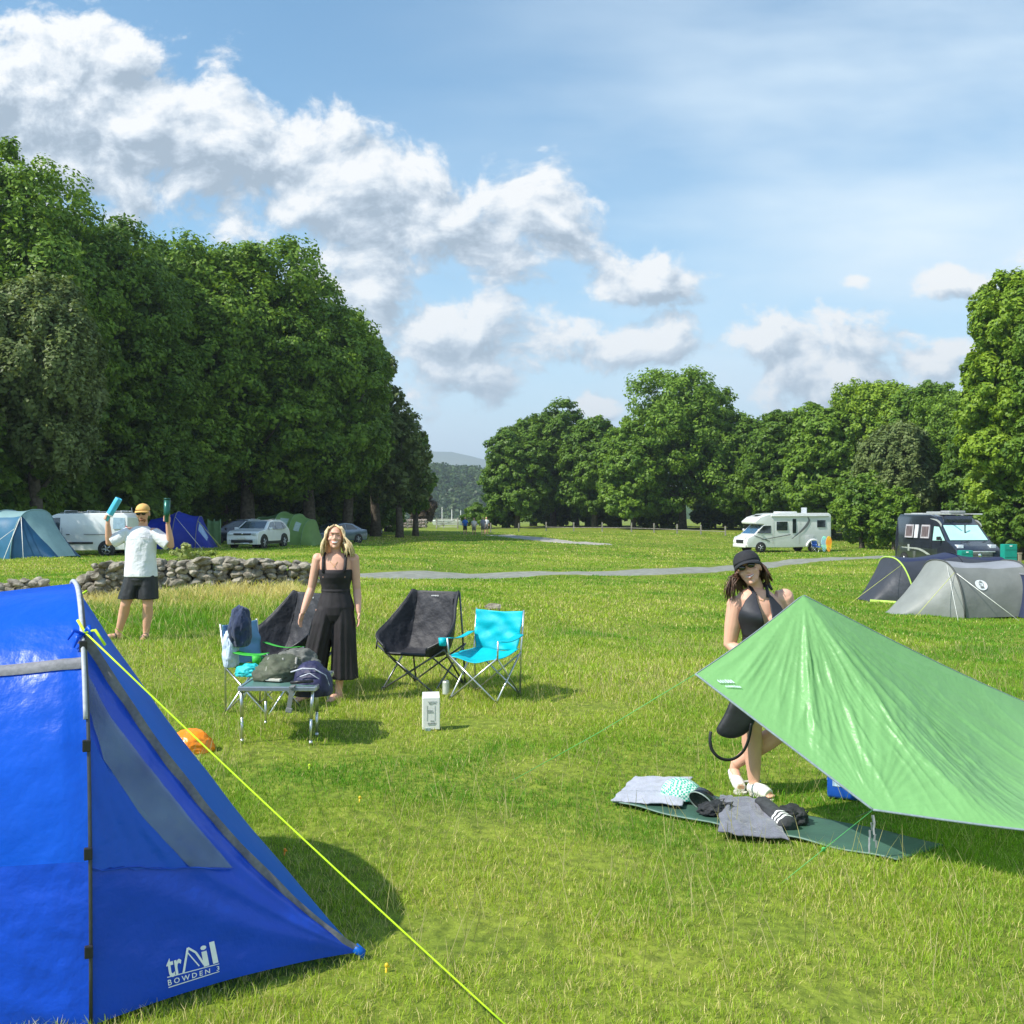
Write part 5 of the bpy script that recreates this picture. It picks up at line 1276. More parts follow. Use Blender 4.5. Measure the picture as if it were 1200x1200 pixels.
        for kk, hh in ((.09, .075), (.20, .055)):
            cc = a + d * kk; mb.tube([cc + s_ * .047, cc + s_ * .040 + Vector((0, 0, hh * .7)), cc + Vector((0, 0, hh)), cc - s_ * .040 + Vector((0, 0, hh * .7)), cc - s_ * .047], .011, 8)
        build_each(mb, 'strap', mat('dark_sandal_strap', (.04, .035, .035), .7, scale=20), sd, True)
    # things he holds
    o = thing('foam_roll', 'light blue roll held up slanting by the man in the yellow cap', 'roll', base + cL)
    mb = MB(); f3 = lambda a: 1 + .06 * math.sin(a * 6); rt = axL.to_track_quat('Z', 'Y').to_matrix(); mb.loft([ring(axL * z, .046 * k, .046 * k, 30, rt, f3) for z, k in ((-.045, .5), (-.04, .55), (.035, .6), (.045, .95), (.06, 1), (.27, 1), (.285, .95), (.29, .8), (.27, .75))]); mb.build('roll_body', mat('light_blue_plastic', (.08, .50, .72), .45, scale=10, var=.08), o, True)
    mb = MB(); mb.tube([axL * .03, axL * .05], .047, 20); mb.build('collar', mat('white_plastic', (.75, .78, .8), .4, scale=10), o, True)
    o = thing('bottle', 'dark green cylinder held upright by the man in the yellow cap', 'bottle', base + cR)
    rt = axR.to_track_quat('Z', 'Y').to_matrix(); mb = MB(); mb.loft([ring(axR * z, r, r, 26, rt) for z, r in ((-.045, .022), (-.04, .024), (.035, .026), (.045, .037), (.055, .040), (.245, .041))]); mb.build('bottle_body', mat('dark_green_metal', (.025, .13, .10), .3, scale=8, var=.1, metal=.5), o, True)
    mb = MB(); mb.loft([ring(axR * z, r, r, 26, rt) for z, r in ((.243, .042), (.262, .042), (.266, .038), (.25, .034))]); mb.build('lid', mat('green_metal_lid', (.03, .10, .08), .35, scale=8, metal=.5), o, True)

def thing_part(name, parent):
    o = bpy.data.objects.new(name, None); o.empty_display_size = .05; link(o, parent); return o

def blonde():
    x = P(392, 820, 9.75).x; base = Vector((x, 9.75, g(x, 9.75)))
    t = thing('person', 'smiling blonde woman in a black jumpsuit standing barefoot beside the table', 'person', base)
    mb = MB(); rot = Euler((R(-6), R(0), R(8))).to_matrix(); hc = (.008, -.02, 1.560)
    T = head(mb, hc, rot, 1.06, True); mb.tube([(.012, .02, 1.36), (.012, .012, 1.44), (.008, .0, 1.51)], [.060, .048, .047], 16)
    mb.loft([ring((.012, 0, z), rx, ry, 30) for z, rx, ry in ((.82, .12, .08), (.90, .150, .100), (1.0, .130, .092), (1.07, .122, .088), (1.16, .135, .098), (1.25, .148, .105), (1.32, .158, .092), (1.375, .150, .075), (1.41, .075, .055))])
    for sx in (-1, 1): mb.ell((.012 + sx * .062, -.070, 1.195), (.060, .045, .055), 16, 12)
    for S_, E_, W_, k in (((-.160, .005, 1.355), (-.225, .03, 1.075), (-.290, -.06, .850), -1), ((.185, .005, 1.350), (.205, .05, 1.065), (.232, -.02, .845), 1)):
        S_, E_, W_ = map(Vector, (S_, E_, W_)); limb(mb, [S_ + Vector((-.05 * k, 0, .01)), S_, S_.lerp(E_, .5), E_, E_.lerp(W_, .3), E_.lerp(W_, .75), W_], [.046, .053, .045, .038, .040, .031, .024])
        mb.ell(S_ + Vector((0, 0, .005)), (.052, .048, .05), 14, 10)
        hand(mb, W_, (-.25 if k < 0 else .06, -.15, -.95), (-k * .9, -.35, 0) if k > 0 else (.9, -.35, 0), .95, .28, 1 if k > 0 else -1)
    for H_, K_, A_ in (((-.085, 0, .86), (-.165, -.02, .46), (-.275, .03, .08)), ((.09, 0, .86), (.07, -.02, .46), (.035, .03, .08))):
        H_, K_, A_ = map(Vector, (H_, K_, A_)); limb(mb, [H_, H_.lerp(K_, .4), K_, K_.lerp(A_, .28) + Vector((0, .015, 0)), K_.lerp(A_, .72), A_], [.095, .082, .055, .054, .038, .032])
    foot(mb, (-.275, .02, .08), (-.335, -.125, .012), .95); foot(mb, (.035, .02, .08), (-.02, -.13, .012), .95)
    fuse(mb, 'body', M_SKIN2, t, .0048, 4)
    blk = mat('black_viscose', (.016, .012, .014), .75, scale=8, var=.25, bump=.4, bscale=16, bdist=.01)
    js = thing_part('jumpsuit', t)
    mb = MB(); e = .010
    mb.loft([ring((.012, 0, z), rx + e, ry + e, 36) for z, rx, ry in ((.96, .150, .105), (1.02, .130, .092), (1.07, .124, .090), (1.12, .132, .100), (1.18, .146, .124), (1.225, .150, .128), (1.255, .150, .116))])
    for k, (H_, Kn) in enumerate((((-.060, 0, .97), (-.215, -.01, .235)), ((.085, 0, .97), (.095, 0, .215)))):
        H_, Kn = Vector(H_), Vector(Kn); d = Kn - H_; rr = random.Random(k); ph = rr.uniform(0, 6)
        def fold(s_, ph=ph): return lambda a: 1 + s_ * (.09 * math.sin(a * 7 + ph) + .06 * math.sin(a * 12 + ph * 2 + s_ * 2) + .03 * math.sin(a * 4))
        mb.loft([ring(H_ + d * s_, r1, r2, 60, None, fold(min(1, s_ * 1.4))) for s_, r1, r2 in ((0, .062, .085), (.12, .092, .112), (.3, .110, .124), (.6, .112, .122), (.8, .116, .122), (1.0, .124, .126))])
    mb.loft([ring((.012, 0, z), rx, ry, 40, None, lambda a: 1 + .012 * math.sin(a * 13)) for z, rx, ry in ((.76, .13, .10), (.83, .172, .126), (.90, .178, .130), (.96, .160, .118), (1.02, .141, .106), (1.06, .133, .101))])
    fuse(mb, 'suit', blk, js, .0055, 7)
    mb = MB(); mb.loft([ring((.012, 0, z), rx, ry, 40) for z, rx, ry in ((1.043, .137, .104), (1.047, .139, .106), (1.063, .137, .105), (1.067, .134, .102))], cap=False); mb.build('waist_seam', blk, js, True)
    for sx in (-1, 1):
        mb = MB(); pts = [(.012 + sx * .100, -.112, 1.235), (.012 + sx * .104, -.088, 1.29), (.012 + sx * .105, -.070, 1.365), (.012 + sx * .100, -.01, 1.408), (.012 + sx * .095, .06, 1.36), (.012 + sx * .085, .105, 1.22)]
        mb.tube(pts, [.016, .015, .015, .014, .014, .014], 10); mb.build('shoulder_strap', blk, js, True)
    mb = MB(); mb.tube([(.115, -.02, 1.41), (.15, -.01, 1.405), (.18, .0, 1.395)], [.01, .018, .012], 8); mb.ell((.17, -.01, 1.395), (.030, .012, .014), 10, 7); mb.build('strap_bow', blk, js, True)
    # hair
    hm = mat('blonde_hair', (.58, .38, .17), .55, col2=(.90, .72, .44), scale=8, stretch=(30, 30, 3), spec=.5, bump=.6, bscale=30, bdist=.004)
    mb = MB(); mb.ell(T(0, .022, .030), (.083, .098, .090), 24, 16, rot); rs = random.Random(5)
    for k in range(330):
        a = rs.uniform(-.32, math.pi + .32); sx = math.cos(a); sy = math.sin(a)
        root_ = T(sx * .055, .01 + sy * .075, .085 + rs.uniform(-.015, .012)); out = T(sx * .088, -.005 + sy * .10 - (.03 if abs(sx) > .8 else 0), .0)
        ln = rs.uniform(.12, .19); end = out + Vector((sx * .018 + (.035 + rs.uniform(0, .05) if sx > .3 else rs.uniform(-.02, .0)), rs.uniform(-.025, .015), -ln))
        mid = out.lerp(end, .5) + Vector((sx * .016, 0, rs.uniform(-.01, .01)))
        mb.tube([root_, root_.lerp(out, .55) + (root_.lerp(out, .55) - Vector(hc)).normalized() * .014, out, mid, end], [.008, .009, .008, .007, .0015], 6)
    for k in range(26):
        s0 = T(.075, -.03 + rs.uniform(-.02, .03), -.05); e_ = Vector((.13 + rs.uniform(-.02, .055), -.07 + rs.uniform(-.02, .02), 1.40 + rs.uniform(-.035, .05)))
        mb.tube([s0, s0.lerp(e_, .5) + Vector((.018, -.01, rs.uniform(0, .02))), e_], [.009, .010, .003], 6)
    # centre parting strands to the forehead
    for sx in (-1, 1):
        for k in range(12):
            p0 = T(sx * .006, -.045 + k * .008, .108); p1 = T(sx * .060, -.064 + k * .008, .070); p2 = T(sx * .080, -.048 + k * .006, .0); p3 = T(sx * .084, -.045 + k * .004, -.09)
            mb.tube([p0, p1, p2, p3], [.008, .010, .009, .006], 6)
    mb.build('hair', hm, t, True)
    dkb = mat('brown_lash', (.14, .07, .05), .6, scale=30); mb = MB()
    for sx in (-1, 1):
        mb.tube([T(sx * .018, -.090, .010), T(sx * .030, -.091, .013), T(sx * .043, -.084, .009)], [.002, .0035, .002], 6); mb.tube([T(sx * .015, -.094, .030), T(sx * .030, -.095, .034), T(sx * .047, -.086, .030)], [.002, .003, .0015], 6)
    build_each(mb, 'eyebrow', dkb, t, True)
    mo = thing_part('mouth', t); mb = MB(); mb.tube([T(-.027, -.078, -.045), T(-.014, -.088, -.052), T(0, -.091, -.054), T(.014, -.088, -.052), T(.027, -.080, -.045)], [.003, .007, .008, .007, .003], 8); mb.build('teeth', mat('teeth', (.84, .80, .74), .3, scale=20), mo, True)
    for dz, w in ((.0075, .0030), (-.0085, .0035)):
        mb = MB(); mb.tube([T(-.030, -.078, -.044 + dz * .2), T(-.015, -.089, -.052 + dz), T(0, -.092, -.054 + dz), T(.015, -.089, -.052 + dz), T(.030, -.078, -.044 + dz * .2)], [.002, w, w, w, .002], 7); mb.build('lip', mat('rosy_lips', (.55, .17, .16), .45, scale=20), mo, True)
    mb = MB(); pts = [(.012 - .055, -.055, 1.375), (.012 - .03, -.090, 1.325), (.012, -.105, 1.295), (.012 + .03, -.090, 1.325), (.012 + .055, -.055, 1.375)]; mb.tube(pts, .0018, 5); mb.ell((.012, -.108, 1.288), .006, 8, 6); mb.build('necklace', mat('gold', (.8, .55, .2), .3, metal=1), t, True)

def cap_woman():
    x = P(888, 931, 6.94).x; base = Vector((x, 6.94, g(x, 6.94)))
    t = thing('person', 'woman in a black cap, sunglasses and black halter top standing behind the green tarp', 'person', base)
    mb = MB(); rot = (Euler((R(-7), R(-19), R(-17))).to_matrix()); hc = (-.068, -.03, 1.532)
    T = head(mb, hc, rot, 1.04, True); mb.tube([(.012, .03, 1.30), (.0, .02, 1.38), (-.035, .0, 1.47)], [.066, .052, .050], 16)
    rl = Euler((0, R(9), 0)).to_matrix()    # shoulders tipped up to the right of the photo
    TC = lambda z: Vector((.06 - (z - .85) * .10, 0, z))
    mb.loft([ring(TC(z), rx, ry, 30, rl) for z, rx, ry in ((.76, .165, .115), (.86, .172, .12), (.98, .140, .10), (1.06, .128, .092), (1.15, .140, .102), (1.24, .155, .108), (1.31, .165, .095), (1.36, .135, .075), (1.40, .07, .05))])
    for sx in (-1, 1): mb.ell(TC(1.20) + rl @ Vector((sx * .068, -.078, 0)), (.062, .052, .062), 16, 12)
    for S_, E_, W_, k in (((-.148, .01, 1.285), (-.180, .03, 1.02), (-.02, -.18, .88), -1), ((.185, .01, 1.335), (.27, .05, 1.08), (.16, -.14, .95), 1)):
        S_, E_, W_ = map(Vector, (S_, E_, W_)); limb(mb, [S_ + Vector((-.06 * k, 0, .0)), S_, S_.lerp(E_, .5), E_, E_.lerp(W_, .3), E_.lerp(W_, .75), W_], [.055, .064, .058, .047, .046, .035, .027])
        mb.ell(S_ + Vector((0, 0, .005)), (.062, .058, .060), 14, 10)
        hand(mb, W_, (W_ - E_), (0, -.5, -.8), .95, .5, k)
    for H_, K_, A_ in (((.00, 0, .84), (-.045, -.02, .47), (-.018, .03, .085)), ((.15, .02, .84), (.155, .0, .43), (-.105, .19, .17))):
        H_, K_, A_ = map(Vector, (H_, K_, A_)); limb(mb, [H_, H_.lerp(K_, .4), H_.lerp(K_, .85), K_, K_.lerp(A_, .28) + Vector((0, .015, 0)), K_.lerp(A_, .72), A_], [.110, .100, .080, .066, .070, .050, .038])
        mb.ell(K_ + Vector((0, -.025, 0)), (.046, .044, .05), 12, 9)
    foot(mb, (-.018, .02, .085), (.055, -.12, .014), .95)
    # rear foot stands on its toes
    mb.tube([(-.105, .19, .20), (-.115, .20, .12), (-.110, .12, .06), (-.105, .04, .035)], [.033, .036, .034, .028], 14)
    fuse(mb, 'body', M_SKIN2, t, .0048, 4)
    blk = mat('black_swim_cloth', (.020, .020, .028), .6, scale=8, var=.2, bump=.2, bscale=30)
    ht = thing_part('halter_top', t)
    # halter: two triangles over the bust and a band, wrapped on the torso by distance to its axis
    def on_torso(ax_, z, off=.010):
        prof = [(1.0, .138, .100), (1.06, .130, .094), (1.15, .145, .106), (1.20, .150, .128), (1.24, .157, .128), (1.31, .166, .100), (1.36, .138, .078), (1.40, .075, .055)]
        zs = [p[0] for p in prof]; rx = float(np.interp(z, zs, [p[1] for p in prof])); ry = float(np.interp(z, zs, [p[2] for p in prof]))
        return TC(z) + rl @ Vector(((rx + off) * math.sin(ax_), -(ry + off) * math.cos(ax_), 0))
    for sx in (-1, 1):
        def cup(u, v, sx=sx):
            z = 1.06 + v * .315; lo = .03 + v * .26; hi = 1.55 * (1 - v) ** .9 + .42 * v
            return on_torso(sx * (lo * (1 - u) + hi * u), z, .012 + .032 * math.exp(-((z - 1.205) / .07) ** 2))
        grid_obj('cup', cup, 16, 24, blk, ht, .006)
        mb = MB(); top = on_torso(sx * .36, 1.375, .014); mb.tube([top - Vector((0, 0, .02)), Vector((sx * .055 + .0, -.015, 1.415)), Vector((sx * .03 + .005, .05, 1.42))], [.014, .012, .008], 8); mb.build('neck_strap', blk, ht, True)
    grid_obj('waist_panel', lambda u, v: on_torso((u - .5) * 2 * math.pi, 1.0 + v * .09, .011), 40, 8, blk, ht, .006)
    mb = MB(); mb.ell((.065, .03, 1.425), (.022, .02, .024), 10, 8); mb.tube([(.03, .05, 1.42), (.075, .03, 1.435), (.10, .01, 1.39)], [.012, .018, .008], 8); mb.build('neck_knot', blk, ht, True)
    mb = MB(); mb.loft([ring(TC(z), rx, ry, 32) for z, rx, ry in ((.74, .185, .13), (.86, .185, .132), (1.0, .150, .112))])
    for H_, K_ in (((.0, 0, .84), (-.022, -.01, .64)), ((.15, .0, .84), (.155, .0, .63))):
        H_, K_ = Vector(H_), Vector(K_); mb.loft([ring(H_.lerp(K_, s_), .112, .112, 26) for s_ in (0, .5, 1)])
    fuse(mb, 'shorts', blk, t, .007, 3)
    # clogs
    cm = mat('white_canvas_shoe', (.74, .72, .66), .8, scale=20, var=.06, bump=.4, bscale=60)
    def shoe(pts, rr, sole):
        s_ = thing_part('shoe', t); mb = MB(); mb.tube(pts, rr, 18); fuse(mb, 'upper', cm, s_, .006, 4)
        mb = MB(); mb.prism(sole, (0, 0, -.014)); mb.build('sole', mat('pale_sole', (.55, .52, .46), .8, scale=20), s_)
    def outline(a, d, L_, w, z): s2 = Vector((-d.y, d.x, 0)); return [Vector((a.x, a.y, z)) + d * (L_ / 2 + L_ / 2 * math.cos(q)) + s2 * (w * math.sin(q) * (1.05 + .15 * math.cos(q))) for q in [2 * math.pi * k / 22 for k in range(22)]]
    a = Vector((-.045, .07, 0)); d = Vector((.42, -.90, 0)).normalized()
    shoe([a + d * .02 + Vector((0, 0, .040)), a + d * .09 + Vector((0, 0, .046)), a + d * .16 + Vector((0, 0, .044)), a + d * .215 + Vector((0, 0, .038))], [.038, .044, .047, .036], outline(a - d * .005, d, .262, .045, .014))
    shoe([Vector((-.128, .225, .115)), Vector((-.118, .17, .078)), Vector((-.108, .10, .050)), Vector((-.104, .04, .040))], [.030, .040, .044, .034], outline(Vector((-.108, .11, 0)), Vector((.0, -1, 0)), .11, .042, .014))
    mb = MB(); mb.tube([(-.07, .08, .072), (-.035, .02, .09), (.0, .0, .093), (.03, .06, .08)], .008, 8); mb.build('shoe_cuff', mat('grey_cuff', (.42, .41, .38), .9, scale=20), t, True)
    # cap
    capm = mat('black_cap_cotton', (.020, .020, .024), .85, scale=20, var=.2, bump=.3, bscale=50)
    cap = thing_part('cap', t); mb = MB(); mb.ell(T(0, .010, .040), (.088, .106, .096), 26, 16, rot); oo = mb.build('crown', capm, cap, True)
    for v in oo.data.vertices:      # flat-topped crown
        q = rot.inverted() @ (v.co - Vector(hc)); q.z = min(q.z, .118 + (q.z - .118) * .5 if q.z > .118 else q.z); v.co = Vector(hc) + rot @ q
    bm = bmesh.new(); bm.from_mesh(oo.data); bmesh.ops.bisect_plane(bm, geom=bm.verts[:] + bm.edges[:] + bm.faces[:], plane_co=T(0, 0, .036), plane_no=rot @ Vector((0, -.15, -1)), clear_outer=True); bm.to_mesh(oo.data); bm.free(); sm = oo.modifiers.new('t', 'SOLIDIFY'); sm.thickness = .004; sm.offset = 1
    n = 16; AA = [math.pi + math.pi * k / n for k in range(n + 1)]
    V = [T(.084 * math.cos(a), -.02 + .078 * math.sin(a), .050 - .014 * abs(math.cos(a)) ** 2) for a in AA] + [T(.086 * math.cos(a), -.045 + .125 * math.sin(a), .030 - .026 * abs(math.cos(a)) ** 2) for a in AA]
    mb = MB(); mb.add(V, [(k, k + 1, k + n + 2, k + n + 1) for k in range(n)]); o = mb.build('peak', capm, cap, True); sm = o.modifiers.new('t', 'SOLIDIFY'); sm.thickness = .006
    sunglasses(T, 1.0, t, mat('black_lens', (.008, .008, .010), .10, scale=5, coat=.6))
    mo = thing_part('mouth', t); mb = MB(); mb.tube([T(-.027, -.086, -.048), T(0, -.101, -.057), T(.027, -.086, -.048)], [.003, .0065, .003], 8); mb.build('teeth', mat('teeth', (.8, .76, .70), .3, scale=20), mo, True)
    for dz in (.0065, -.008):
        mb = MB(); mb.tube([T(-.029, -.085, -.047 + dz * .2), T(0, -.104, -.057 + dz), T(.029, -.085, -.047 + dz * .2)], [.002, .0038, .002], 7); mb.build('lip', mat('rosy_lips', (.45, .13, .12), .45, scale=20), mo, True)
    # wind-blown brown hair, short bob
    hm = mat('brown_hair', (.035, .018, .010), .5, col2=(.13, .06, .03), scale=8, stretch=(20, 20, 3), spec=.5)
    mb = MB(); rs = random.Random(9); mb.ell(T(0, .035, .0), (.080, .080, .085), 20, 14, rot)
    for k in range(260):
        a = rs.uniform(-.15, math.pi + .15); sx = math.cos(a); sy = math.sin(a); r0 = T(sx * .078, .015 + sy * .085, .03)
        ln = rs.uniform(.10, .17); cu = rs.uniform(-.02, .035); m1 = r0 + rot @ Vector((sx * .030, sy * .02, -ln * .5)); e1 = r0 + rot @ Vector((sx * (.030 - cu), sy * .02 - .01, -ln))
        mb.tube([r0, m1, e1], [.006, .006, .0015], 6)
    for k in range(64):     # strands blown out to the left of the photo
        r0 = T(-.070, -.02 + rs.uniform(-.02, .04), -.005 - rs.uniform(0, .03)); e1 = Vector((hc[0] - .095 - rs.uniform(0, .075), -.05 + rs.uniform(-.03, .03), 1.43 - rs.uniform(-.01, .08))); m1 = r0.lerp(e1, .5) + Vector((-.02, 0, .012 + rs.uniform(-.015, .02)))
        mb.tube([r0, m1, e1, e1 + Vector((-.004, 0, -.04))], [.005, .004, .002, .0008], 5)
    mb.build('hair', hm, t, True)
    mb = MB(); pts = [Vector((-.06, -.055, 1.375)), Vector((-.02, -.085, 1.335)), Vector((.012, -.094, 1.325)), Vector((.05, -.07, 1.36)), Vector((.06, -.05, 1.385))]; mb.tube(pts, .0018, 5); mb.build('necklace', mat('gold', (.8, .55, .2), .3, metal=1), t, True)
    # black bag hanging from her hand
    c0 = base + Vector((-.02, -.16, .60)); bg = thing('tote_bag', 'soft black bag with looped strap hanging before the legs of the woman in the cap', 'bag', c0)
    bm_ = mat('black_bag_cloth', (.016, .017, .021), .6, scale=8, var=.25, bump=.4, bscale=12, bdist=.015)
    Pb = lambda px, py, dy=0: Vector(P(px, py, c0.y + dy)) - c0
    outl = [(858, 812), (890, 812), (889, 838), (884, 852), (872, 864), (856, 868), (845, 865), (834, 858), (846, 842), (852, 828)]
    V = [Pb(a, b, .0) for a, b in outl]; cen = sum(V, Vector()) / len(V); Vf = [cen + (v - cen) * .80 + Vector((0, -.04, 0)) for v in V]; Vk = [cen + (v - cen) * .80 + Vector((0, .04, 0)) for v in V]
    mb = MB(); n = len(V); mb.loft([Vf, V, Vk], cap=True); o = mb.build('bag_body', bm_, bg, True); ss = o.modifiers.new('s', 'SUBSURF'); ss.levels = 2; ss.render_levels = 2
    mb = MB(); pts = [Pb(833, 857, -.02), Pb(832, 868, -.03), Pb(835, 880, -.03), Pb(845, 889, -.03), Pb(858, 890, -.03), Pb(870, 882, -.03), Pb(877, 868, -.035), Pb(881, 848, -.045)]
    dense = []
    for i in range(len(pts) - 1):
        q0 = pts[max(i - 1, 0)]; q1 = pts[i]; q2 = pts[i + 1]; q3 = pts[min(i + 2, len(pts) - 1)]
        for k in range(6):
            u = k / 6; dense.append(.5 * ((2 * q1) + (q2 - q0) * u + (2 * q0 - 5 * q1 + 4 * q2 - q3) * u * u + (3 * q1 - 3 * q2 + q3 - q0) * u ** 3))
    wv = Vector((0, .012, 0)); V = []; F = []
    dense.append(pts[-1])
    for i, p in enumerate(dense):
        nrm = (dense[min(i + 1, len(dense) - 1)] - dense[max(i - 1, 0)]).normalized().cross(Vector((0, 1, 0))) * .010
        V += [p + nrm - wv * .3, p - nrm + wv * .3]
    F = [(2 * i, 2 * i + 1, 2 * i + 3, 2 * i + 2) for i in range(len(dense) - 1)]
    mb.add(V, F); o = mb.build('strap', bm_, bg, True); sm = o.modifiers.new('t', 'SOLIDIFY'); sm.thickness = .004
    mb = MB(); mb.tube([Pb(858, 816), Pb(868, 785), Pb(876, 770, -.02)], [.012, .02, .012], 8); mb.tube([Pb(888, 814), Pb(884, 790), Pb(878, 770, -.02)], [.012, .02, .012], 8); mb.build('handle', bm_, bg, True)
def far_people():
    for lab, px, d, shirt, hgt in (('tiny distant walker in a blue top on the far track', 545, 102, (.03, .16, .60), 1.78), ('tiny distant walker in a white top, nearest to the walker in blue', 555.5, 101, (.75, .68, .66), 1.68),
                            ('tiny distant walker with dark top and white sleeves, third along the track', 566, 103, (.35, .33, .40), 1.75), ('tiny distant walker in white at the right end of the group', 570, 104.5, (.75, .75, .75), 1.72)):
        b = at(px, d); t = thing('person', lab, 'person', b, 0, 'distant walkers on the track'); s = hgt / 1.75; mb = MB()
        mb.ell((0, 0, 1.65 * s), (.09, .10, .12), 12, 9); mb.tube([(0, 0, 1.5 * s), (0, 0, 1.6 * s)], .06, 8); mb.loft([ring((0, 0, z * s), rx, ry, 14) for z, rx, ry in ((.85, .16, .11), (1.1, .15, .10), (1.4, .20, .11), (1.5, .08, .06))])
        for k in (-1, 1):
            mb.tube([(k * .19, 0, 1.42 * s), (k * .25, .02, 1.12 * s), (k * .24, -.08, .85 * s)], [.055, .045, .035], 8); mb.tube([(k * .09, 0, .88 * s), (k * .11, -.04 * k, .48 * s), (k * .12, .12 * k, .06)], [.095, .065, .045], 8); mb.tube([(k * .12, .12 * k, .05), (k * .12, .12 * k - .18, .03)], .045, 8)
        fuse(mb, 'body', M_SKIN, t, .03, 2)
        mb = MB(); mb.loft([ring((0, 0, z * s), rx, ry, 14) for z, rx, ry in ((.88, .20, .14), (1.1, .19, .13), (1.4, .23, .14), (1.5, .10, .08))])
        for k in (-1, 1): mb.tube([(k * .17, 0, 1.42 * s), (k * .24, .01, 1.15 * s)], .075, 8)
        mb.build('shirt', mat('walker_shirt', shirt, .8), t, True)
        mb = MB(); mb.loft([ring((0, 0, z * s), .18, .13, 12) for z in (.72, .92)])
        for k in (-1, 1): mb.tube([(k * .09, 0, .85 * s), (k * .11, -.03 * k, .5 * s)], .10, 8)
        mb.build('shorts', mat('walker_shorts', (.03, .03, .05) if px < 550 else (.25, .22, .2), .8), t, True)
# ------------------------------------------------------------------ tents further away
def tunnel_tent(label, loc, rz, secs, cols, poles=(), roof=None, windows=(), guys=(), logo=None, skirt=None, exp=.72, pole_mat=None, group=None, name='tent', doors=()):
    """secs: (x, half width, height, lean) hoops along the axis; a hoop of height 0 is a pegged end"""
    t = thing(name, label, 'tent', loc, rz, group)
    gl = lambda x, y: (g(loc[0] + x * math.cos(rz) - y * math.sin(rz), loc[1] + x * math.sin(rz) + y * math.cos(rz)) - loc[2])
    def hoop(i, a):
        x, hw, h, lean = secs[i]; c = math.cos(a); s = max(math.sin(a), 0); y = -math.copysign(abs(c) ** exp, c) * hw
        return Vector((x + lean * s, y, gl(x, y) * (1 - s) + h * s ** .85 + .01))
    def surf(i, t_, a, off=0):
        p = hoop(i, a).lerp(hoop(i + 1, a), t_); sg = 4 * t_ * (1 - t_); h = p.z; p.z -= sg * .06 * min(h, 1); p.y *= 1 - sg * .04
        p.z += mn.noise(p * 1.9 + Vector((i * 9, 0, 0))) * .03 * min(h, 1); p.y += mn.noise(p * 2.3 + Vector((0, i * 5, 3))) * .03
        if off: p += Vector((0, -off * max(math.cos(a), 0) * 1.2, off * math.sin(a)))
        return p
    for i in range(len(secs) - 1):
        if roof and (len(roof) < 4 or i in roof[3]):
            a0, a1, rm = roof[:3]
            grid_obj('front_panel', lambda u, v, i=i: surf(i, u, a0 * v), 24, 16, cols[i], t)
            grid_obj('roof_panel', lambda u, v, i=i: surf(i, u, a0 + (a1 - a0) * v), 24, 16, rm, t)
            grid_obj('rear_panel', lambda u, v, i=i: surf(i, u, a1 + (math.pi - a1) * v), 24, 12, cols[i], t)
        else:
            grid_obj('panel', lambda u, v, i=i: surf(i, u, math.pi * v), 24, 36, cols[i], t)
    for i in poles:
        mb = MB(); mb.tube([hoop(i, math.pi * k / 30) + Vector((0, -.012, .012)) for k in range(31)], .022, 6); mb.build('hoop_sleeve', pole_mat or M_GREYTAPE, t, True)
    for (i, t0, t1, a0, a1, m_, nm) in windows:
        grid_obj(nm, lambda u, v: surf(i, t0 + (t1 - t0) * u, a0 + (a1 - a0) * v, .018), 10, 10, m_, t)
    for (i, a, e) in guys:
        p = hoop(i, a) + Vector((0, -.02, 0)); q = Vector((e[0], e[1], gl(e[0], e[1]))); mb = MB(); mb.tube([p, q], e[2] if len(e) > 2 else .008, 5); mb.build('guy_line', e[3] if len(e) > 3 else mat('pale_cord', (.75, .75, .68), .7), t, True)
    if skirt: 
        mb = MB(); pts = [hoop(i, 0) + Vector((0, -.05, .03)) for i in range(len(secs))]; mb.tube(pts, .045, 6); mb.build('ground_skirt', skirt, t, True)
    if logo: logo(t, surf)
    return t
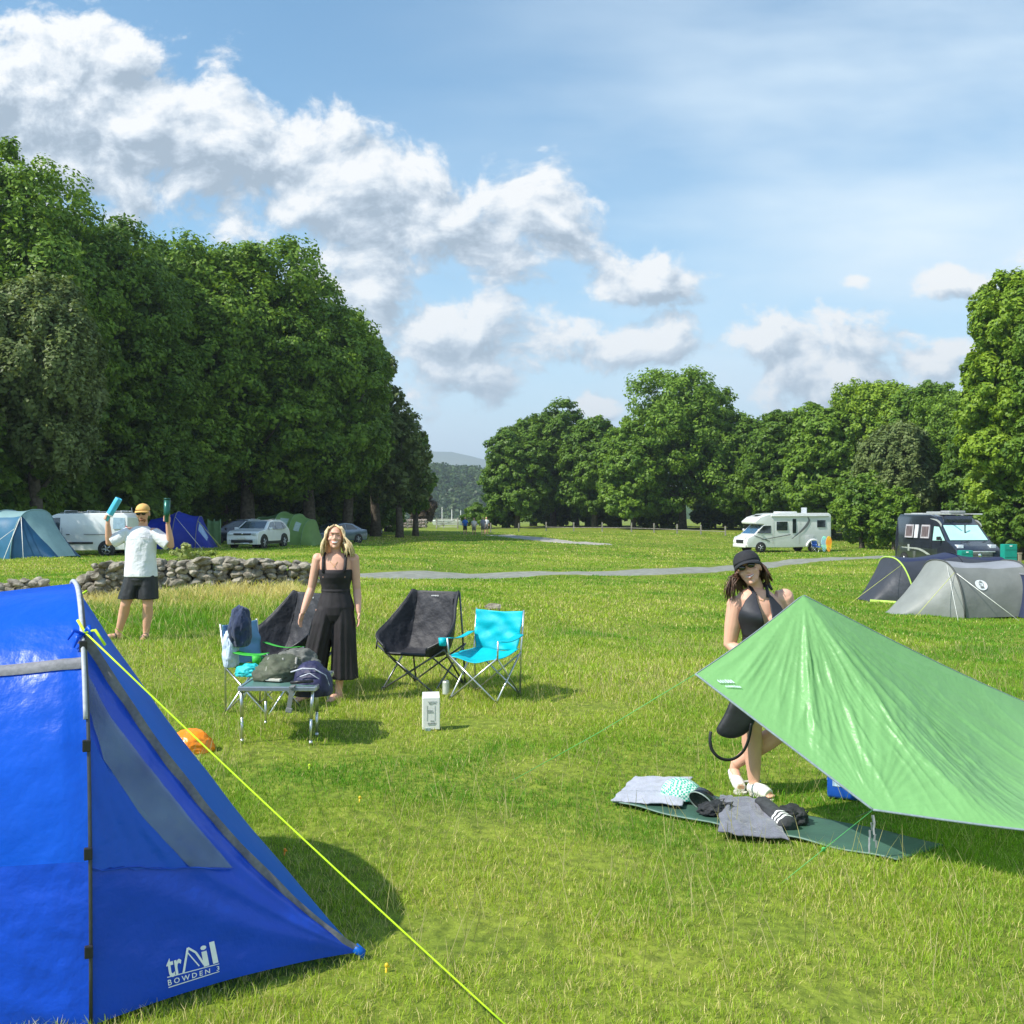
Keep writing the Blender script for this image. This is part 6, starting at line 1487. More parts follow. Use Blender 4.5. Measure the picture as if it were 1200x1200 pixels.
def mid_tents():
    wht = mat('white_cord', (.8, .8, .75), .7)
    # teal blue tunnel tent at the left edge
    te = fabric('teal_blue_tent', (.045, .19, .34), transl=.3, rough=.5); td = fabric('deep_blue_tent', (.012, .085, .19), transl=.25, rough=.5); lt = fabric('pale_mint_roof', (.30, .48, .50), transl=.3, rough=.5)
    loc = at(37, 42.5)
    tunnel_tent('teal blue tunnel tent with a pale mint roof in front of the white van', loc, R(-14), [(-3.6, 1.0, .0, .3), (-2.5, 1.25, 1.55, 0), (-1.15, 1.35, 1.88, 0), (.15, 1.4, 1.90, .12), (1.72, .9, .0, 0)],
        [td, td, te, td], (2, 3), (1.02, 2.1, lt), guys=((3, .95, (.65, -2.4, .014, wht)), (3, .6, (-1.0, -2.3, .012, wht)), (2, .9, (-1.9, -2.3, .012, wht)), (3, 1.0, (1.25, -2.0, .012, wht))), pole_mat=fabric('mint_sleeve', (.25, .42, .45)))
    # royal blue dome behind the man
    bl = fabric('royal_blue_tent', (.008, .035, .42), transl=.3, rough=.5); pale = mat('pale_blue_vinyl', (.22, .38, .62), .3, var=.1); loc = at(212, 56)
    tunnel_tent('royal blue dome tent with a pale window behind the man in the yellow cap', loc, R(8), [(-2.6, 1.0, 0, 0), (-1.6, 1.5, 1.55, .1), (-.2, 1.7, 1.98, .1), (1.0, 1.5, 1.72, .05), (1.85, 1.1, 0, 0)], [bl] * 4, (2, 3),
        windows=((3, .10, .62, .62, 1.15, pale, 'window'),), guys=((3, 1.0, (2.6, -2.6, .016, mat('yellow_cord', (.6, .62, .15), .7))), (2, 1.0, (1.6, -2.8, .014, wht))), exp=.8)
    # green windbreak beside it
    p = at(251, 62); t = thing('windbreak', 'pale green windbreak panel between the blue dome tent and the dark estate car', 'windbreak', p, R(-20))
    gm = fabric('pale_green_cloth', (.20, .36, .16), transl=.3)
    grid_obj('cloth', lambda u, v: Vector((-.45 + .9 * u, .04 * math.sin(u * 9), .05 + 1.5 * v - .08 * math.sin(u * math.pi) * v)), 16, 8, gm, t, .01)
    for x in (-.45, .0, .45):
        mb = MB(); mb.tube([(x, 0, 0), (x, 0, 1.62)], .03, 8); mb.build('post', mat('green_post', (.16, .30, .14), .6), t, True)
    # olive green tunnel tent behind the white car
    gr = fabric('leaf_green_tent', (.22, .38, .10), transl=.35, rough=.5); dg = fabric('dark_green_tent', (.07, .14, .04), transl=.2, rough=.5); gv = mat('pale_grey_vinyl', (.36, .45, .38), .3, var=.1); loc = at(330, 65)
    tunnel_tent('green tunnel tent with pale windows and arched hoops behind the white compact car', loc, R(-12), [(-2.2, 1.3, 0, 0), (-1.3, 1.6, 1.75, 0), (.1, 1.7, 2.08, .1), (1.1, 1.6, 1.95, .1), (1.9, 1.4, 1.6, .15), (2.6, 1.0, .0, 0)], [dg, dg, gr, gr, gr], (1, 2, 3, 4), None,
        windows=((2, .25, .8, .5, 1.0, gv, 'window'), (3, .3, .7, .5, .95, gv, 'window')), guys=((2, .9, (.6, -3.0, .014, wht)),), pole_mat=fabric('light_green_sleeve', (.24, .40, .20)))
    # grey tunnel tent on the right
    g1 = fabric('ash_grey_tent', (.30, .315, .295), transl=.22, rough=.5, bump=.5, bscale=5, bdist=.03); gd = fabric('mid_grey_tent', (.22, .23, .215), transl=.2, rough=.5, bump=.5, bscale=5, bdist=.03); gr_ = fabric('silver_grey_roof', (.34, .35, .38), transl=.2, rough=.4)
    loc = at(1124, 25.2); rz = R(6)
    def logo(t, surf):
        i = 1; ink = mat('white_roundel_print', (.74, .76, .76), .6, var=.03, scale=30); gy = mat('grey_roundel_print', (.17, .18, .17), .6, var=.03, scale=30)
        uc, ac, ru, ra = .30, .60, .085, .13
        pt = lambda x, y, o: surf(i, uc + x * ru, ac + y * ra, o)
        mb = MB(); n = 28; mb.ngon([pt(math.cos(2 * math.pi * k / n), math.sin(2 * math.pi * k / n), .015) for k in range(n)]); mb.build('roundel', ink, t)
        mb = MB()      # a small storm lantern drawn in grey
        mb.ngon([pt(x, y, .024) for x, y in ((-.30, -.62), (.30, -.62), (.26, -.30), (-.26, -.30))]); mb.ngon([pt(x, y, .024) for x, y in ((-.34, .42), (.34, .42), (.18, .64), (-.18, .64))])
        for s in (-1, 1): mb.ngon([pt(x * s, y, .024) for x, y in ((.26, -.28), (.32, -.28), (.38, .38), (.30, .38))])
        mb.ngon([pt(x, y, .024) for x, y in ((-.06, .68), (.06, .68), (.04, .84), (-.04, .84))]); mb.ngon([pt(x, y, .024) for x, y in ((-.42, -.06), (.02, -.06), (.02, .04), (-.42, .04))])
        mb.build('lantern_emblem', gy, t)
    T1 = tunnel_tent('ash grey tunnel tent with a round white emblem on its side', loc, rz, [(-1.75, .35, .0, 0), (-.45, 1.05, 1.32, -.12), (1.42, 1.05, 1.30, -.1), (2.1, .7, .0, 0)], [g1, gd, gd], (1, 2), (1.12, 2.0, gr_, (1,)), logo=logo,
        guys=((1, .9, (.45, -1.75, .008, wht)), (1, .9, (-1.9, -1.4, .006, mat('yellow_cord', (.6, .62, .15), .7))), (2, .8, (1.55, -1.6, .006, wht)), (1, 1.3, (-1.1, -1.9, .005, wht))), pole_mat=mat('dark_grey_sleeve', (.07, .075, .07), .7))
    # door vent on the sloping nose and base band
    bandm = mat('olive_grey_base', (.12, .135, .11), .8, var=.1)
    # dark tent behind it
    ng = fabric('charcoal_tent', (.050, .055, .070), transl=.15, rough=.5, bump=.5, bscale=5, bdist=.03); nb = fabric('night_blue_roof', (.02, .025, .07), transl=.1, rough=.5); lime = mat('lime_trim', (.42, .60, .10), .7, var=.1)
    loc = at(1062, 28.6)
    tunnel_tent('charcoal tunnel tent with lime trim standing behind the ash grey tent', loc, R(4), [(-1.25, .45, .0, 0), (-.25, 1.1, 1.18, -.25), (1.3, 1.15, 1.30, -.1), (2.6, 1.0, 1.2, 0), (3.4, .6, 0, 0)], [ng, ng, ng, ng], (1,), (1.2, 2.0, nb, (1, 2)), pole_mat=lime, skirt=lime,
        guys=((1, 1.0, (-2.4, -1.7, .006, mat('yellow_cord', (.6, .62, .15), .7))),))
    # navy tent at the right edge
    nv = fabric('navy_tent', (.035, .045, .10), transl=.2, rough=.5); loc = at(1205, 24.6)
    tunnel_tent('low navy tent with a patterned panel, cut by the right edge', loc, R(10), [(-.45, .5, .0, 0), (.1, .95, .98, -.3), (1.5, 1.0, 1.1, 0), (2.3, .6, 0, 0)], [nv, mat('patterned_cloth', (.07, .08, .09), .8, col2=(.55, .30, .30), scale=9, contrast=(.5, .56)), nv], (1,), guys=((1, .9, (-.7, -1.3, .006, mat('lime_thin_cord', (.5, .7, .15), .7))),))

# ------------------------------------------------------------------ vehicles
def wheel(par, x, y, r, w=.21):
    e = thing_part('wheel', par); e.location = (x, y, r); s = 1 if y > 0 else -1
    mb = MB(); n = 28; rot = Euler((R(90), 0, 0)).to_matrix()
    mb.loft([ring(rot @ Vector((0, 0, z)), q, q, n, rot) for z, q in ((-w / 2, r * .62), (-w / 2, r * .93), (-w * .35, r), (w * .35, r), (w / 2, r * .93), (w / 2, r * .62))]); mb.build('tyre', M_RUBBER, e, True)
    mb = MB(); yo = s * w * .46
    mb.loft([ring((0, yo, 0), r * .66, r * .66, n, rot), ring((0, yo + s * .012, 0), r * .60, r * .60, n, rot), ring((0, yo - s * .03, 0), r * .56, r * .56, n, rot)])
    for k in range(5):
        a = 2 * math.pi * k / 5; mb.tube([(0, yo + s * .015, 0), (r * .58 * math.cos(a), yo + s * .01, r * .58 * math.sin(a))], r * .085, 6)
    mb.ell((0, yo + s * .01, 0), (r * .14, .02, r * .14), 10, 6); mb.build('rim', mat('alloy_rim', (.55, .56, .57), .35, metal=.8), e, True)
def vehicle(name, label, cat, loc, rz, prof, W, belt, inset, paint, wheels, r, glass=(), screen=None, rear=None, extra=None, group=None, bev=.05, M_gl=None):
    """prof: side outline (x forward, z up); glass: list of side window polygons; screen: ((x,z),(x,z),half widths)"""
    t = thing(name, label, cat, loc, rz, group); top = max(p[1] for p in prof)
    hy = lambda z: W / 2 - (inset * max(0, (z - belt) / (top - belt)) if z > belt else .02 * max(0, (belt - z)))
    mb = MB(); n = len(prof); V = [Vector((x, -hy(z), z)) for x, z in prof] + [Vector((x, hy(z), z)) for x, z in prof]
    mb.add(V, [tuple(range(n)), tuple(range(n, 2 * n))[::-1]] + [(i, i + n, (i + 1) % n + n, (i + 1) % n) for i in range(n)])
    o = mb.build('body', paint, t); 
    bm = bmesh.new(); bm.from_mesh(o.data); bmesh.ops.bevel(bm, geom=bm.edges[:], offset=bev, segments=3, affect='EDGES', profile=.6, clamp_overlap=True); bmesh.ops.recalc_face_normals(bm, faces=bm.faces[:]); bm.to_mesh(o.data); bm.free(); smooth_by_angle(o, 30)
    G_ = M_gl or M_GLASS
    for poly in glass:
        m_ = G_
        if isinstance(poly, tuple): poly, m_, nm = poly
        else: nm = 'side_window'
        for s in (-1, 1):
            mb = MB(); q = [Vector((x, s * (hy(z) + .006), z)) for x, z in poly]; mb.prism(q, (0, -s * .02, 0)); mb.build(nm, m_, t)
    for nm, sc in (('windscreen', screen), ('rear_window', rear)):
        if not sc: continue
        (x0, z0), (x1, z1), w0, w1 = sc[:4]; d = Vector((z1 - z0, 0, -(x1 - x0))).normalized() * .008; d = d if (nm == 'windscreen') == (d.x > 0) else -d
        mb = MB(); q = [Vector((x0, -w0, z0)) + d, Vector((x0, w0, z0)) + d, Vector((x1, w1, z1)) + d, Vector((x1, -w1, z1)) + d]; mb.prism(q, -d * 2.5); mb.build(nm, sc[4] if len(sc) > 4 else G_, t)
    for x in wheels:
        for s in (-1, 1):
            mb = MB(); rot = Euler((R(90), 0, 0)).to_matrix(); c = Vector((x, s * (W / 2 + .002 - .10), r)); mb.loft([ring(c + Vector((0, s * z, 0)), r * 1.16, r * 1.16, 26, rot) for z in (0, .105)]); mb.build('wheel_arch', M_BLACKP, t)
            wheel(t, x, s * (W / 2 - .085), r)
    if extra: extra(t, hy)
    return t
def lamp(t, name, c, size, m_, rz=0, bev=.02):
    mb = MB(); mb.box(c, size, rz=rz, bev=bev); return mb.build(name, m_, t, True)
def mirror(t, x, y, z, m_):
    s = 1 if y > 0 else -1
    mb = MB(); mb.tube([(x, y, z - .05), (x, y + s * .10, z)], .02, 6); mb.box((x, y + s * .17, z + .03), (.10, .19, .16), bev=.03); mb.build('wing_mirror', m_, t, True)
def vehicles():
    navy = mat('navy_car_paint', (.012, .018, .045), .2, metal=.3, coat=1, scale=2); silver = mat('silver_blue_paint', (.16, .21, .28), .25, metal=.5, coat=1, scale=2); dkp = mat('slate_blue_paint', (.020, .024, .032), .25, metal=.3, coat=1, scale=2)
    pw = M_WHITEP; plate = mat('number_plate', (.75, .75, .7), .5)
    # ---- white panel van
    def ex(t, hy):
        for s in (-1, 1):
            lamp(t, 'rubbing_strip', (.4, s * (hy(.6) + .006), .60), (2.3, .02, .09), M_BLACKP, bev=.008)
            lamp(t, 'door_handle', (.95, s * (hy(.9) + .01), .98), (.16, .03, .035), M_BLACKP, bev=.01); lamp(t, 'door_handle', (.35, s * (hy(.9) + .01), .98), (.16, .03, .035), M_BLACKP, bev=.01)
            lamp(t, 'tail_lamp', (-2.22, s * .86, 1.1), (.06, .10, .5), M_REDLAMP)
            lamp(t, 'sliding_rail', (-1.0, s * (hy(1.0) + .004), .98), (1.3, .012, .03), mat('rail_grey', (.2, .2, .2), .5), bev=.004)
            lamp(t, 'door_gap', (1.22, s * (hy(.8) + .003), .8), (.012, .008, .95), M_BLACKP, bev=0); lamp(t, 'door_gap', (.62, s * (hy(.8) + .003), .8), (.012, .008, .95), M_BLACKP, bev=0)
            lamp(t, 'headlamp', (2.16, s * .68, .80), (.22, .32, .20), M_LAMP)
            mirror(t, 1.35, s * .90, 1.15, M_BLACKP)
            mb = MB(); mb.tube([(.8, s * .62, 1.95), (-1.9, s * .62, 1.98)], .016, 6); mb.build('roof_rail', M_ALU, t, True)
        for x in (.6, -.4, -1.4, -1.9): 
            mb = MB(); mb.tube([(x, -.66, 1.90), (x, -.66, 2.02), (x, .66, 2.02), (x, .66, 1.90)], .02, 6); mb.build('roof_bar', M_ALU, t, True)
        mb = MB(); mb.tube([(-1.9, -.6, 1.95), (-1.9, -.6, 2.17)], .012, 5); mb.build('roof_post', M_ALU, t)
        lamp(t, 'bumper', (2.28, 0, .40), (.16, 1.7, .24), M_BLACKP, bev=.05); lamp(t, 'grille', (2.26, 0, .70), (.05, .9, .16), M_BLACKP); lamp(t, 'rear_bumper', (-2.26, 0, .42), (.12, 1.7, .16), M_BLACKP)
    side_pale = mat('pale_blue_glass', (.30, .42, .50), .15, coat=.5)
    vehicle('panel_van', 'white panel van with roof bars parked behind the teal tent', 'van', at(99, 46), R(180), [(2.2, .3), (2.28, .55), (2.22, .82), (1.95, 1.02), (1.75, 1.12), (1.12, 1.80), (.85, 1.90), (-2.05, 1.93), (-2.25, 1.75), (-2.28, .9), (-2.25, .3), (-.2, .26)], 1.82, 1.05, .12, pw, (1.45, -1.35), .33,
        glass=([(1.62, 1.12), (1.10, 1.70), (.72, 1.72), (.72, 1.16), (1.0, 1.10)], ([(-1.62, 1.22), (-1.62, 1.72), (-2.12, 1.70), (-2.15, 1.22)], side_pale, 'rear_side_window')), screen=((1.72, 1.17), (1.16, 1.76), .76, .68), extra=ex)
    # ---- white compact suv
    def ex(t, hy):
        for s in (-1, 1):
            lamp(t, 'headlamp', (1.98, s * .66, .80), (.22, .36, .13), M_LAMP, rz=-s * .25); lamp(t, 'fog_lamp', (2.06, s * .66, .48), (.08, .20, .10), M_LAMP); mirror(t, .72, s * .86, 1.04, pw)
            for x in (.35, -.75): lamp(t, 'door_handle', (x - .15, s * (hy(.9) + .008), .90), (.16, .025, .03), pw, bev=.01)
            lamp(t, 'sill_cladding', (.0, s * (hy(.3) + .004), .33), (2.1, .03, .16), M_BLACKP, bev=.01); lamp(t, 'tail_lamp', (-2.02, s * .72, .95), (.10, .30, .15), M_REDLAMP)
            for x in (1.28, -1.28):
                mb = MB(); mb.tube([(x + .43 * math.cos(a), s * (hy(.4) + .002), .34 + .43 * math.sin(a)) for a in [math.pi * k / 14 for k in range(15)]], .04, 6); mb.build('arch_cladding', M_BLACKP, t, True)
            mb = MB(); mb.tube([(.1, s * .60, 1.54), (-.3, s * .62, 1.60), (-1.3, s * .62, 1.56), (-1.5, s * .62, 1.50)], .016, 6); mb.build('roof_rail', M_ALU, t, True)
        lamp(t, 'grille', (2.06, 0, .80), (.08, 1.0, .10), M_BLACKP); lamp(t, 'lower_intake', (2.10, 0, .42), (.06, 1.25, .16), M_BLACKP); lamp(t, 'skid_plate', (2.11, 0, .30), (.08, .9, .07), M_CHROME); lamp(t, 'number_plate', (2.115, 0, .58), (.02, .50, .11), plate, bev=.004)
        mb = MB(); mb.ell((2.105, 0, .81), (.012, .06, .06), 14, 8); mb.build('badge', M_CHROME, t, True)
    SUVP = [(2.06, .24), (2.10, .55), (2.03, .86), (1.80, .96), (1.0, 1.06), (.28, 1.48), (-.2, 1.55), (-1.2, 1.53), (-1.62, 1.40), (-1.98, 1.02), (-2.08, .80), (-2.06, .26), (0, .22)]
    SUVG = ([(.86, 1.04), (.26, 1.42), (-.22, 1.47), (-.22, 1.03)], [(-.28, 1.03), (-.28, 1.47), (-1.10, 1.45), (-1.22, 1.05)], [(-1.28, 1.07), (-1.16, 1.43), (-1.42, 1.38), (-1.66, 1.10)])
    vehicle('parked_car', 'white compact car facing the camera at an angle in front of the green tent', 'car', at(304, 57), R(180 + 78), SUVP, 1.82, .98, .20, pw, (1.28, -1.28), .345, glass=SUVG, screen=((.96, 1.09), (.31, 1.47), .74, .62), rear=((-1.94, 1.08), (-1.64, 1.38), .68, .60), extra=ex)
    def exd(t, hy):
        for s in (-1, 1): lamp(t, 'headlamp', (2.0, s * .66, .78), (.2, .34, .12), M_LAMP); mirror(t, .72, s * .86, 1.02, navy); lamp(t, 'tail_lamp', (-2.04, s * .72, .9), (.1, .26, .2), M_REDLAMP)
        lamp(t, 'grille', (2.06, 0, .76), (.08, .9, .14), M_BLACKP)
        for s in (-1, 1):
            mb = MB(); mb.tube([(.1, s * .62, 1.58), (-1.5, s * .62, 1.58)], .018, 6); mb.build('roof_rail', M_ALU, t, True)
    vehicle('parked_car', 'dark navy estate car half hidden behind the white compact car', 'car', at(279, 66), R(180 + 12), SUVP, 1.82, .98, .18, navy, (1.28, -1.28), .34, glass=SUVG, screen=((.96, 1.09), (.31, 1.47), .74, .62), rear=((-1.94, 1.08), (-1.64, 1.38), .68, .60), extra=exd)
    def exs(t, hy):
        for s in (-1, 1): lamp(t, 'headlamp', (2.18, s * .66, .64), (.2, .36, .12), M_LAMP); mirror(t, .75, s * .86, .98, silver); lamp(t, 'tail_lamp', (-2.2, s * .70, .85), (.1, .3, .12), M_REDLAMP); lamp(t, 'door_handle', (.1, s * (hy(.8) + .006), .82), (.15, .02, .03), silver, bev=.006)
        lamp(t, 'grille', (2.25, 0, .62), (.06, .9, .14), M_BLACKP); lamp(t, 'lower_intake', (2.26, 0, .36), (.06, 1.2, .12), M_BLACKP); lamp(t, 'number_plate', (2.285, 0, .48), (.02, .5, .1), plate, bev=.004)
    vehicle('parked_car', 'silver blue saloon car partly hidden behind the head of the blonde woman', 'car', at(392, 70), R(180 + 52), [(2.22, .22), (2.27, .50), (2.18, .74), (1.2, .92), (.95, .96), (.25, 1.36), (-.3, 1.44), (-1.0, 1.38), (-1.75, 1.02), (-2.2, .95), (-2.28, .7), (-2.22, .24)], 1.80, .92, .22, silver, (1.38, -1.38), .32,
        glass=([(.86, .97), (.25, 1.31), (-.25, 1.37), (-.25, .97)], [(-.31, .97), (-.31, 1.37), (-.92, 1.32), (-1.35, .99)]), screen=((.93, .99), (.27, 1.34), .72, .58), rear=((-1.70, 1.04), (-1.02, 1.36), .66, .56), extra=exs)
    # ---- dark trailer
    p = at(440, 96); t = thing('box_trailer', 'tall narrow dark blue box trailer standing in the shade right of the silver car', 'trailer', p, R(80)); tp = mat('dark_trailer_paint', (.012, .02, .035), .4, coat=.4)
    mb = MB(); mb.box((0, 0, 1.35), (1.6, 1.05, 1.75), bev=.05); mb.build('box', tp, t); 
    mb = MB(); mb.box((-.83, 0, 1.65), (.03, .8, .5), bev=.01); mb.box((.83, 0, 1.65), (.03, .8, .5), bev=.01); build_each(mb, 'hatch', mat('dull_blue_panel', (.05, .075, .11), .4), t)
    mb = MB(); mb.tube([(.8, 0, .5), (1.6, 0, .5)], .04, 6); mb.build('drawbar', M_STEEL, t, True)
    for s in (-1, 1): wheel(t, 0, s * .5, .32)
    # ---- white motorhome
    dgl = M_GLASS; swoosh = mat('dark_grey_decal', (.14, .15, .15), .4); wp = mat('motorhome_white', (.76, .77, .75), .3, coat=.5, scale=2, var=.03)
    def exm(t, hy):
        S = lambda x, z, s, o=.008: Vector((x, s * (hy(z) + o), z))
        for s in (-1, 1):
            for nm, poly, m_ in (('habitation_window', [(1.05, 1.62), (.15, 1.62), (.15, 2.28), (1.05, 2.28)], dgl), ('tall_window', [(-.28, 1.42), (-.58, 1.42), (-.58, 2.48), (-.28, 2.48)], dgl), ('rear_side_window', [(-2.35, 1.85), (-3.05, 1.85), (-3.05, 2.38), (-2.35, 2.38)], dgl)):
                mb = MB(); mb.prism([S(x, z, s, .012) for x, z in poly], (0, -s * .03, 0)); mb.build(nm, m_, t)
            n = 26; C = []
            for k in range(n + 1):     # sweeping decal from the waist up and round to the roof
                a = k / n; x = -.25 - 2.05 * math.sin(a * 1.75) ** 1.0 * 1.0; z = .98 + 1.72 * a ** .9; w = .03 + .10 * math.sin(a * math.pi) ** 1.2
                x = -.2 - 1.55 * (1 - (1 - a) ** 2) if a < .8 else -.2 - 1.55 * .96 + (a - .8) * .8
                C.append((x, z, w))
            V = []; 
            for x, z, w in C: V += [S(x - w, z, s), S(x + w, z, s)]
            mb = MB(); mb.add(V, [(2 * i, 2 * i + 1, 2 * i + 3, 2 * i + 2) for i in range(n)]); mb.add([S(-1.6, 2.66, s), S(-1.6, 2.72, s), S(1.2, 2.74, s), S(1.2, 2.70, s)], [(0, 1, 2, 3)])
            mb.build('decal', swoosh, t)
            mb = MB(); mb.add([S(-.1, 1.28, s), S(-.1, 1.34, s), S(2.3, .95, s), S(2.3, .90, s)], [(0, 1, 2, 3)]); mb.add([S(1.6, .78, s), S(1.6, .84, s), S(2.9, 1.28, s), S(2.9, 1.22, s)], [(0, 1, 2, 3)]); build_each(mb, 'stripe', swoosh, t)
            mb = MB(); mb.prism([S(x, z, s, .02) for x, z in ((1.3, .62), (-.75, .62), (-.75, .64), (1.3, .64))], (0, 0, .0)); 
            for x in (1.35, -.82): lamp(t, 'door_gap', (x, s * (hy(1.5) + .004), 1.55), (.018, .006, 1.9), mat('seam_grey', (.35, .36, .36), .6), bev=0)
            lamp(t, 'locker_door', (-1.75, s * (hy(1) + .004), 1.02), (.75, .008, .5), mat('off_white_panel', (.62, .63, .62), .5), bev=.002); lamp(t, 'awning_box', (-.9, s * (hy(2.8) + .03), 2.70), (4.8, .10, .12), wp, bev=.03)
            mirror(t, 2.55, s * 1.02, 1.62, wp); lamp(t, 'headlamp', (3.28, s * .78, 1.02), (.30, .34, .26), M_LAMP); lamp(t, 'tail_lamp', (-3.5, s * .95, .95), (.06, .14, .6), M_REDLAMP)
            mb = MB(); mb.tube([(-2.0 + .52 * math.cos(a), s * (hy(.5) + .03), .40 + .50 * math.sin(a)) for a in [math.pi * k / 14 for k in range(15)]], .09, 8); mb.build('wheel_spat', wp, t, True)
        lamp(t, 'grille', (3.49, 0, .80), (.06, 1.1, .26), M_BLACKP); lamp(t, 'bumper', (3.50, 0, .48), (.16, 1.95, .26), wp, bev=.06); lamp(t, 'skylight', (2.0, 0, 2.76), (.55, .7, .06), dgl, bev=.02).rotation_euler = (0, 0, 0)
        lamp(t, 'roof_box', (-.3, 0, 2.96), (1.5, .9, .14), wp, bev=.05); lamp(t, 'satellite_dish', (-1.9, 0, 3.12), (.06, .75, .42), mat('grey_dish', (.40, .43, .46), .5), bev=.02)
    vehicle('motorhome', 'white coachbuilt motorhome with dark sweeping decal parked before the right tree line', 'motorhome', at(916, 77.5), R(180 + 15), [(3.4, .38), (3.5, .75), (3.4, 1.08), (2.85, 1.34), (2.05, 2.06), (2.75, 2.12), (2.80, 2.28), (2.35, 2.62), (1.6, 2.84), (.9, 2.92), (-3.35, 2.92), (-3.55, 2.78), (-3.55, .42), (0, .34)], 2.24, 1.6, .04, wp, (2.35, -2.0), .36,
        glass=([(2.70, 1.42), (2.12, 1.98), (1.52, 1.98), (1.52, 1.40)],), screen=((2.82, 1.38), (2.10, 2.03), .98, .88, mat('blue_tinted_glass', (.03, .10, .20), .08, coat=.5)), extra=exm, bev=.06)
    # folding chair and boards beside it
    p = at(962, 75); quad_chair('blue folding chair beside the rear wheel of the white motorhome', at(957.5, 75.5), R(30), [(.03, .12, .45)] * 3, 1.05)
    for lab, px, c, d in (('pale blue board leaning at the rear of the motorhome, left of the orange board', 966, (.35, .62, .75), 75.8), ('orange and yellow board leaning behind the motorhome chair', 971.5, (.95, .35, .03), 75.3)):
        q = at(px, d); t = thing('bodyboard', lab, 'board', q, R(4)); mb = MB(); n = 18; pts = [Vector((.20 * math.sin(a) * (1.15 if math.cos(a) < 0 else 1), 0, .62 - .58 * math.cos(a))) for a in [2 * math.pi * k / n for k in range(n)]]; mb.prism(pts, (0, .06, 0)); o = mb.build('board', mat('board_skin', c, .5, col2=(c[0], min(1, c[1] * 1.7), c[2]), scale=2, contrast=(.48, .52)), t)
        mb = MB(); mb.tube([(0, -.01, .3), (.12, -.05, .2), (.05, -.02, .05)], .012, 5); mb.build('leash', M_BLACKP, t, True)
    # ---- dark campervan
    cv = mat('midnight_van_paint', (.028, .033, .048), .22, metal=.2, coat=1, scale=2); lower = mat('dark_olive_paint', (.028, .036, .032), .3, coat=.6); sil = mat('silver_decal', (.50, .52, .50), .4, metal=.3); blind = mat('mint_sun_blind', (.42, .72, .66), .4, var=.06, scale=1.5); fr_ = mat('grey_window_frame', (.45, .42, .45), .5); cur = mat('camper_curtain', (.07, .05, .06), .7, col2=(.20, .15, .15), scale=2, contrast=(.35, .65), stretch=(8, 8, .6))
    def exc(t, hy):
        S = lambda x, z, s, o=.008: Vector((x, s * (hy(z) + o), z))
        for s in (-1, 1):
            for x0, x1 in ((-1.05, -1.75), (.35, -.35)):
                mb = MB(); mb.prism([S(x, z, s, .016) for x, z in ((x0, 1.42), (x1, 1.42), (x1, 2.02), (x0, 2.02))], (0, -s * .03, 0)); w = mb.build('side_window', fr_, t)
                mb = MB(); d = .07 * (1 if x0 > x1 else -1); mb.prism([S(x, z, s, .022) for x, z in ((x0 - d, 1.49), (x1 + d, 1.49), (x1 + d, 1.95), (x0 - d, 1.95))], (0, -s * .02, 0)); mb.build('pane', cur, w)
            mb = MB(); mb.prism([S(x, z, s, .016) for x, z in ((-.62, 1.42), (-.92, 1.42), (-.92, 2.02), (-.62, 2.02))], (0, -s * .03, 0)); mb.build('white_blind_window', mat('white_blind', (.62, .62, .66), .5), t)
            mb = MB(); V = []; n = 20
            for k in range(n + 1):
                a = k / n; x = -2.0 + 2.9 * a; z = .98 - .45 * max(0, (a - .45) / .55) ** 1.8; V += [S(x, z, s), S(x, z - .03 - .11 * a * (1 - .0 * a), s)]
            mb.add(V, [(2 * i, 2 * i + 1, 2 * i + 3, 2 * i + 2) for i in range(n)]); mb.build('decal', sil, t)
            mb = MB(); V = []
            for k in range(n + 1):
                a = k / n; x = .3 + 1.0 * a; z = 2.30 - .02 * a - .22 * a ** 4; V += [S(x, z, s), S(x, z - .12 * a - .01, s)]
            mb.add(V, [(2 * i, 2 * i + 1, 2 * i + 3, 2 * i + 2) for i in range(n)]); mb.build('decal', sil, t)
            lamp(t, 'lower_body', (-.55, s * (hy(.7) + .003), .72), (3.3, .010, .50), lower, bev=.002); lamp(t, 'sill', (-.4, s * (hy(.4) + .006), .36), (2.6, .03, .12), sil, bev=.01); lamp(t, 'filler_flap', (-1.35, s * (hy(.9) + .014), .96), (.16, .01, .30), sil, bev=.003); lamp(t, 'service_hatch', (-.85, s * (hy(.7) + .014), .66), (.22, .01, .30), mat('hatch_grey', (.10, .11, .10), .5), bev=.003)
            lamp(t, 'door_gap', (.58, s * (hy(1.2) + .003), 1.2), (.015, .008, 1.6), M_BLACKP, bev=0)
            mirror(t, 1.45, s * .98, 1.42, M_BLACKP); lamp(t, 'headlamp', (2.20, s * .74, 1.05), (.55, .28, .30), M_LAMP); lamp(t, 'tail_lamp', (-2.66, s * .92, 1.0), (.05, .12, .6), M_REDLAMP)
            lamp(t, 'roof_rail', (-.3, s * .72, 2.50), (4.0, .05, .05), sil, bev=.01)
        lamp(t, 'high_windscreen', (1.02, 0, 2.28), (.02, 1.3, .30), mat('blue_black_glass', (.012, .02, .05), .1, coat=.8), bev=.004).rotation_euler = (0, 0, 0)
        lamp(t, 'bumper', (2.62, 0, .42), (.18, 1.95, .30), sil, bev=.07); lamp(t, 'grille', (2.645, 0, .74), (.06, 1.25, .24), M_BLACKP)
        mb = MB()
        for z in (.66, .72, .78, .84): mb.box((2.685, 0, z), (.012, 1.15, .012))
        build_each(mb, 'grille_bar', sil, t); lamp(t, 'grille_surround', (2.62, 0, .90), (.10, 1.45, .06), sil, bev=.02)
        mb = MB(); mb.ell((2.69, 0, .75), (.02, .085, .085), 14, 8); mb.build('badge', M_CHROME, t, True)
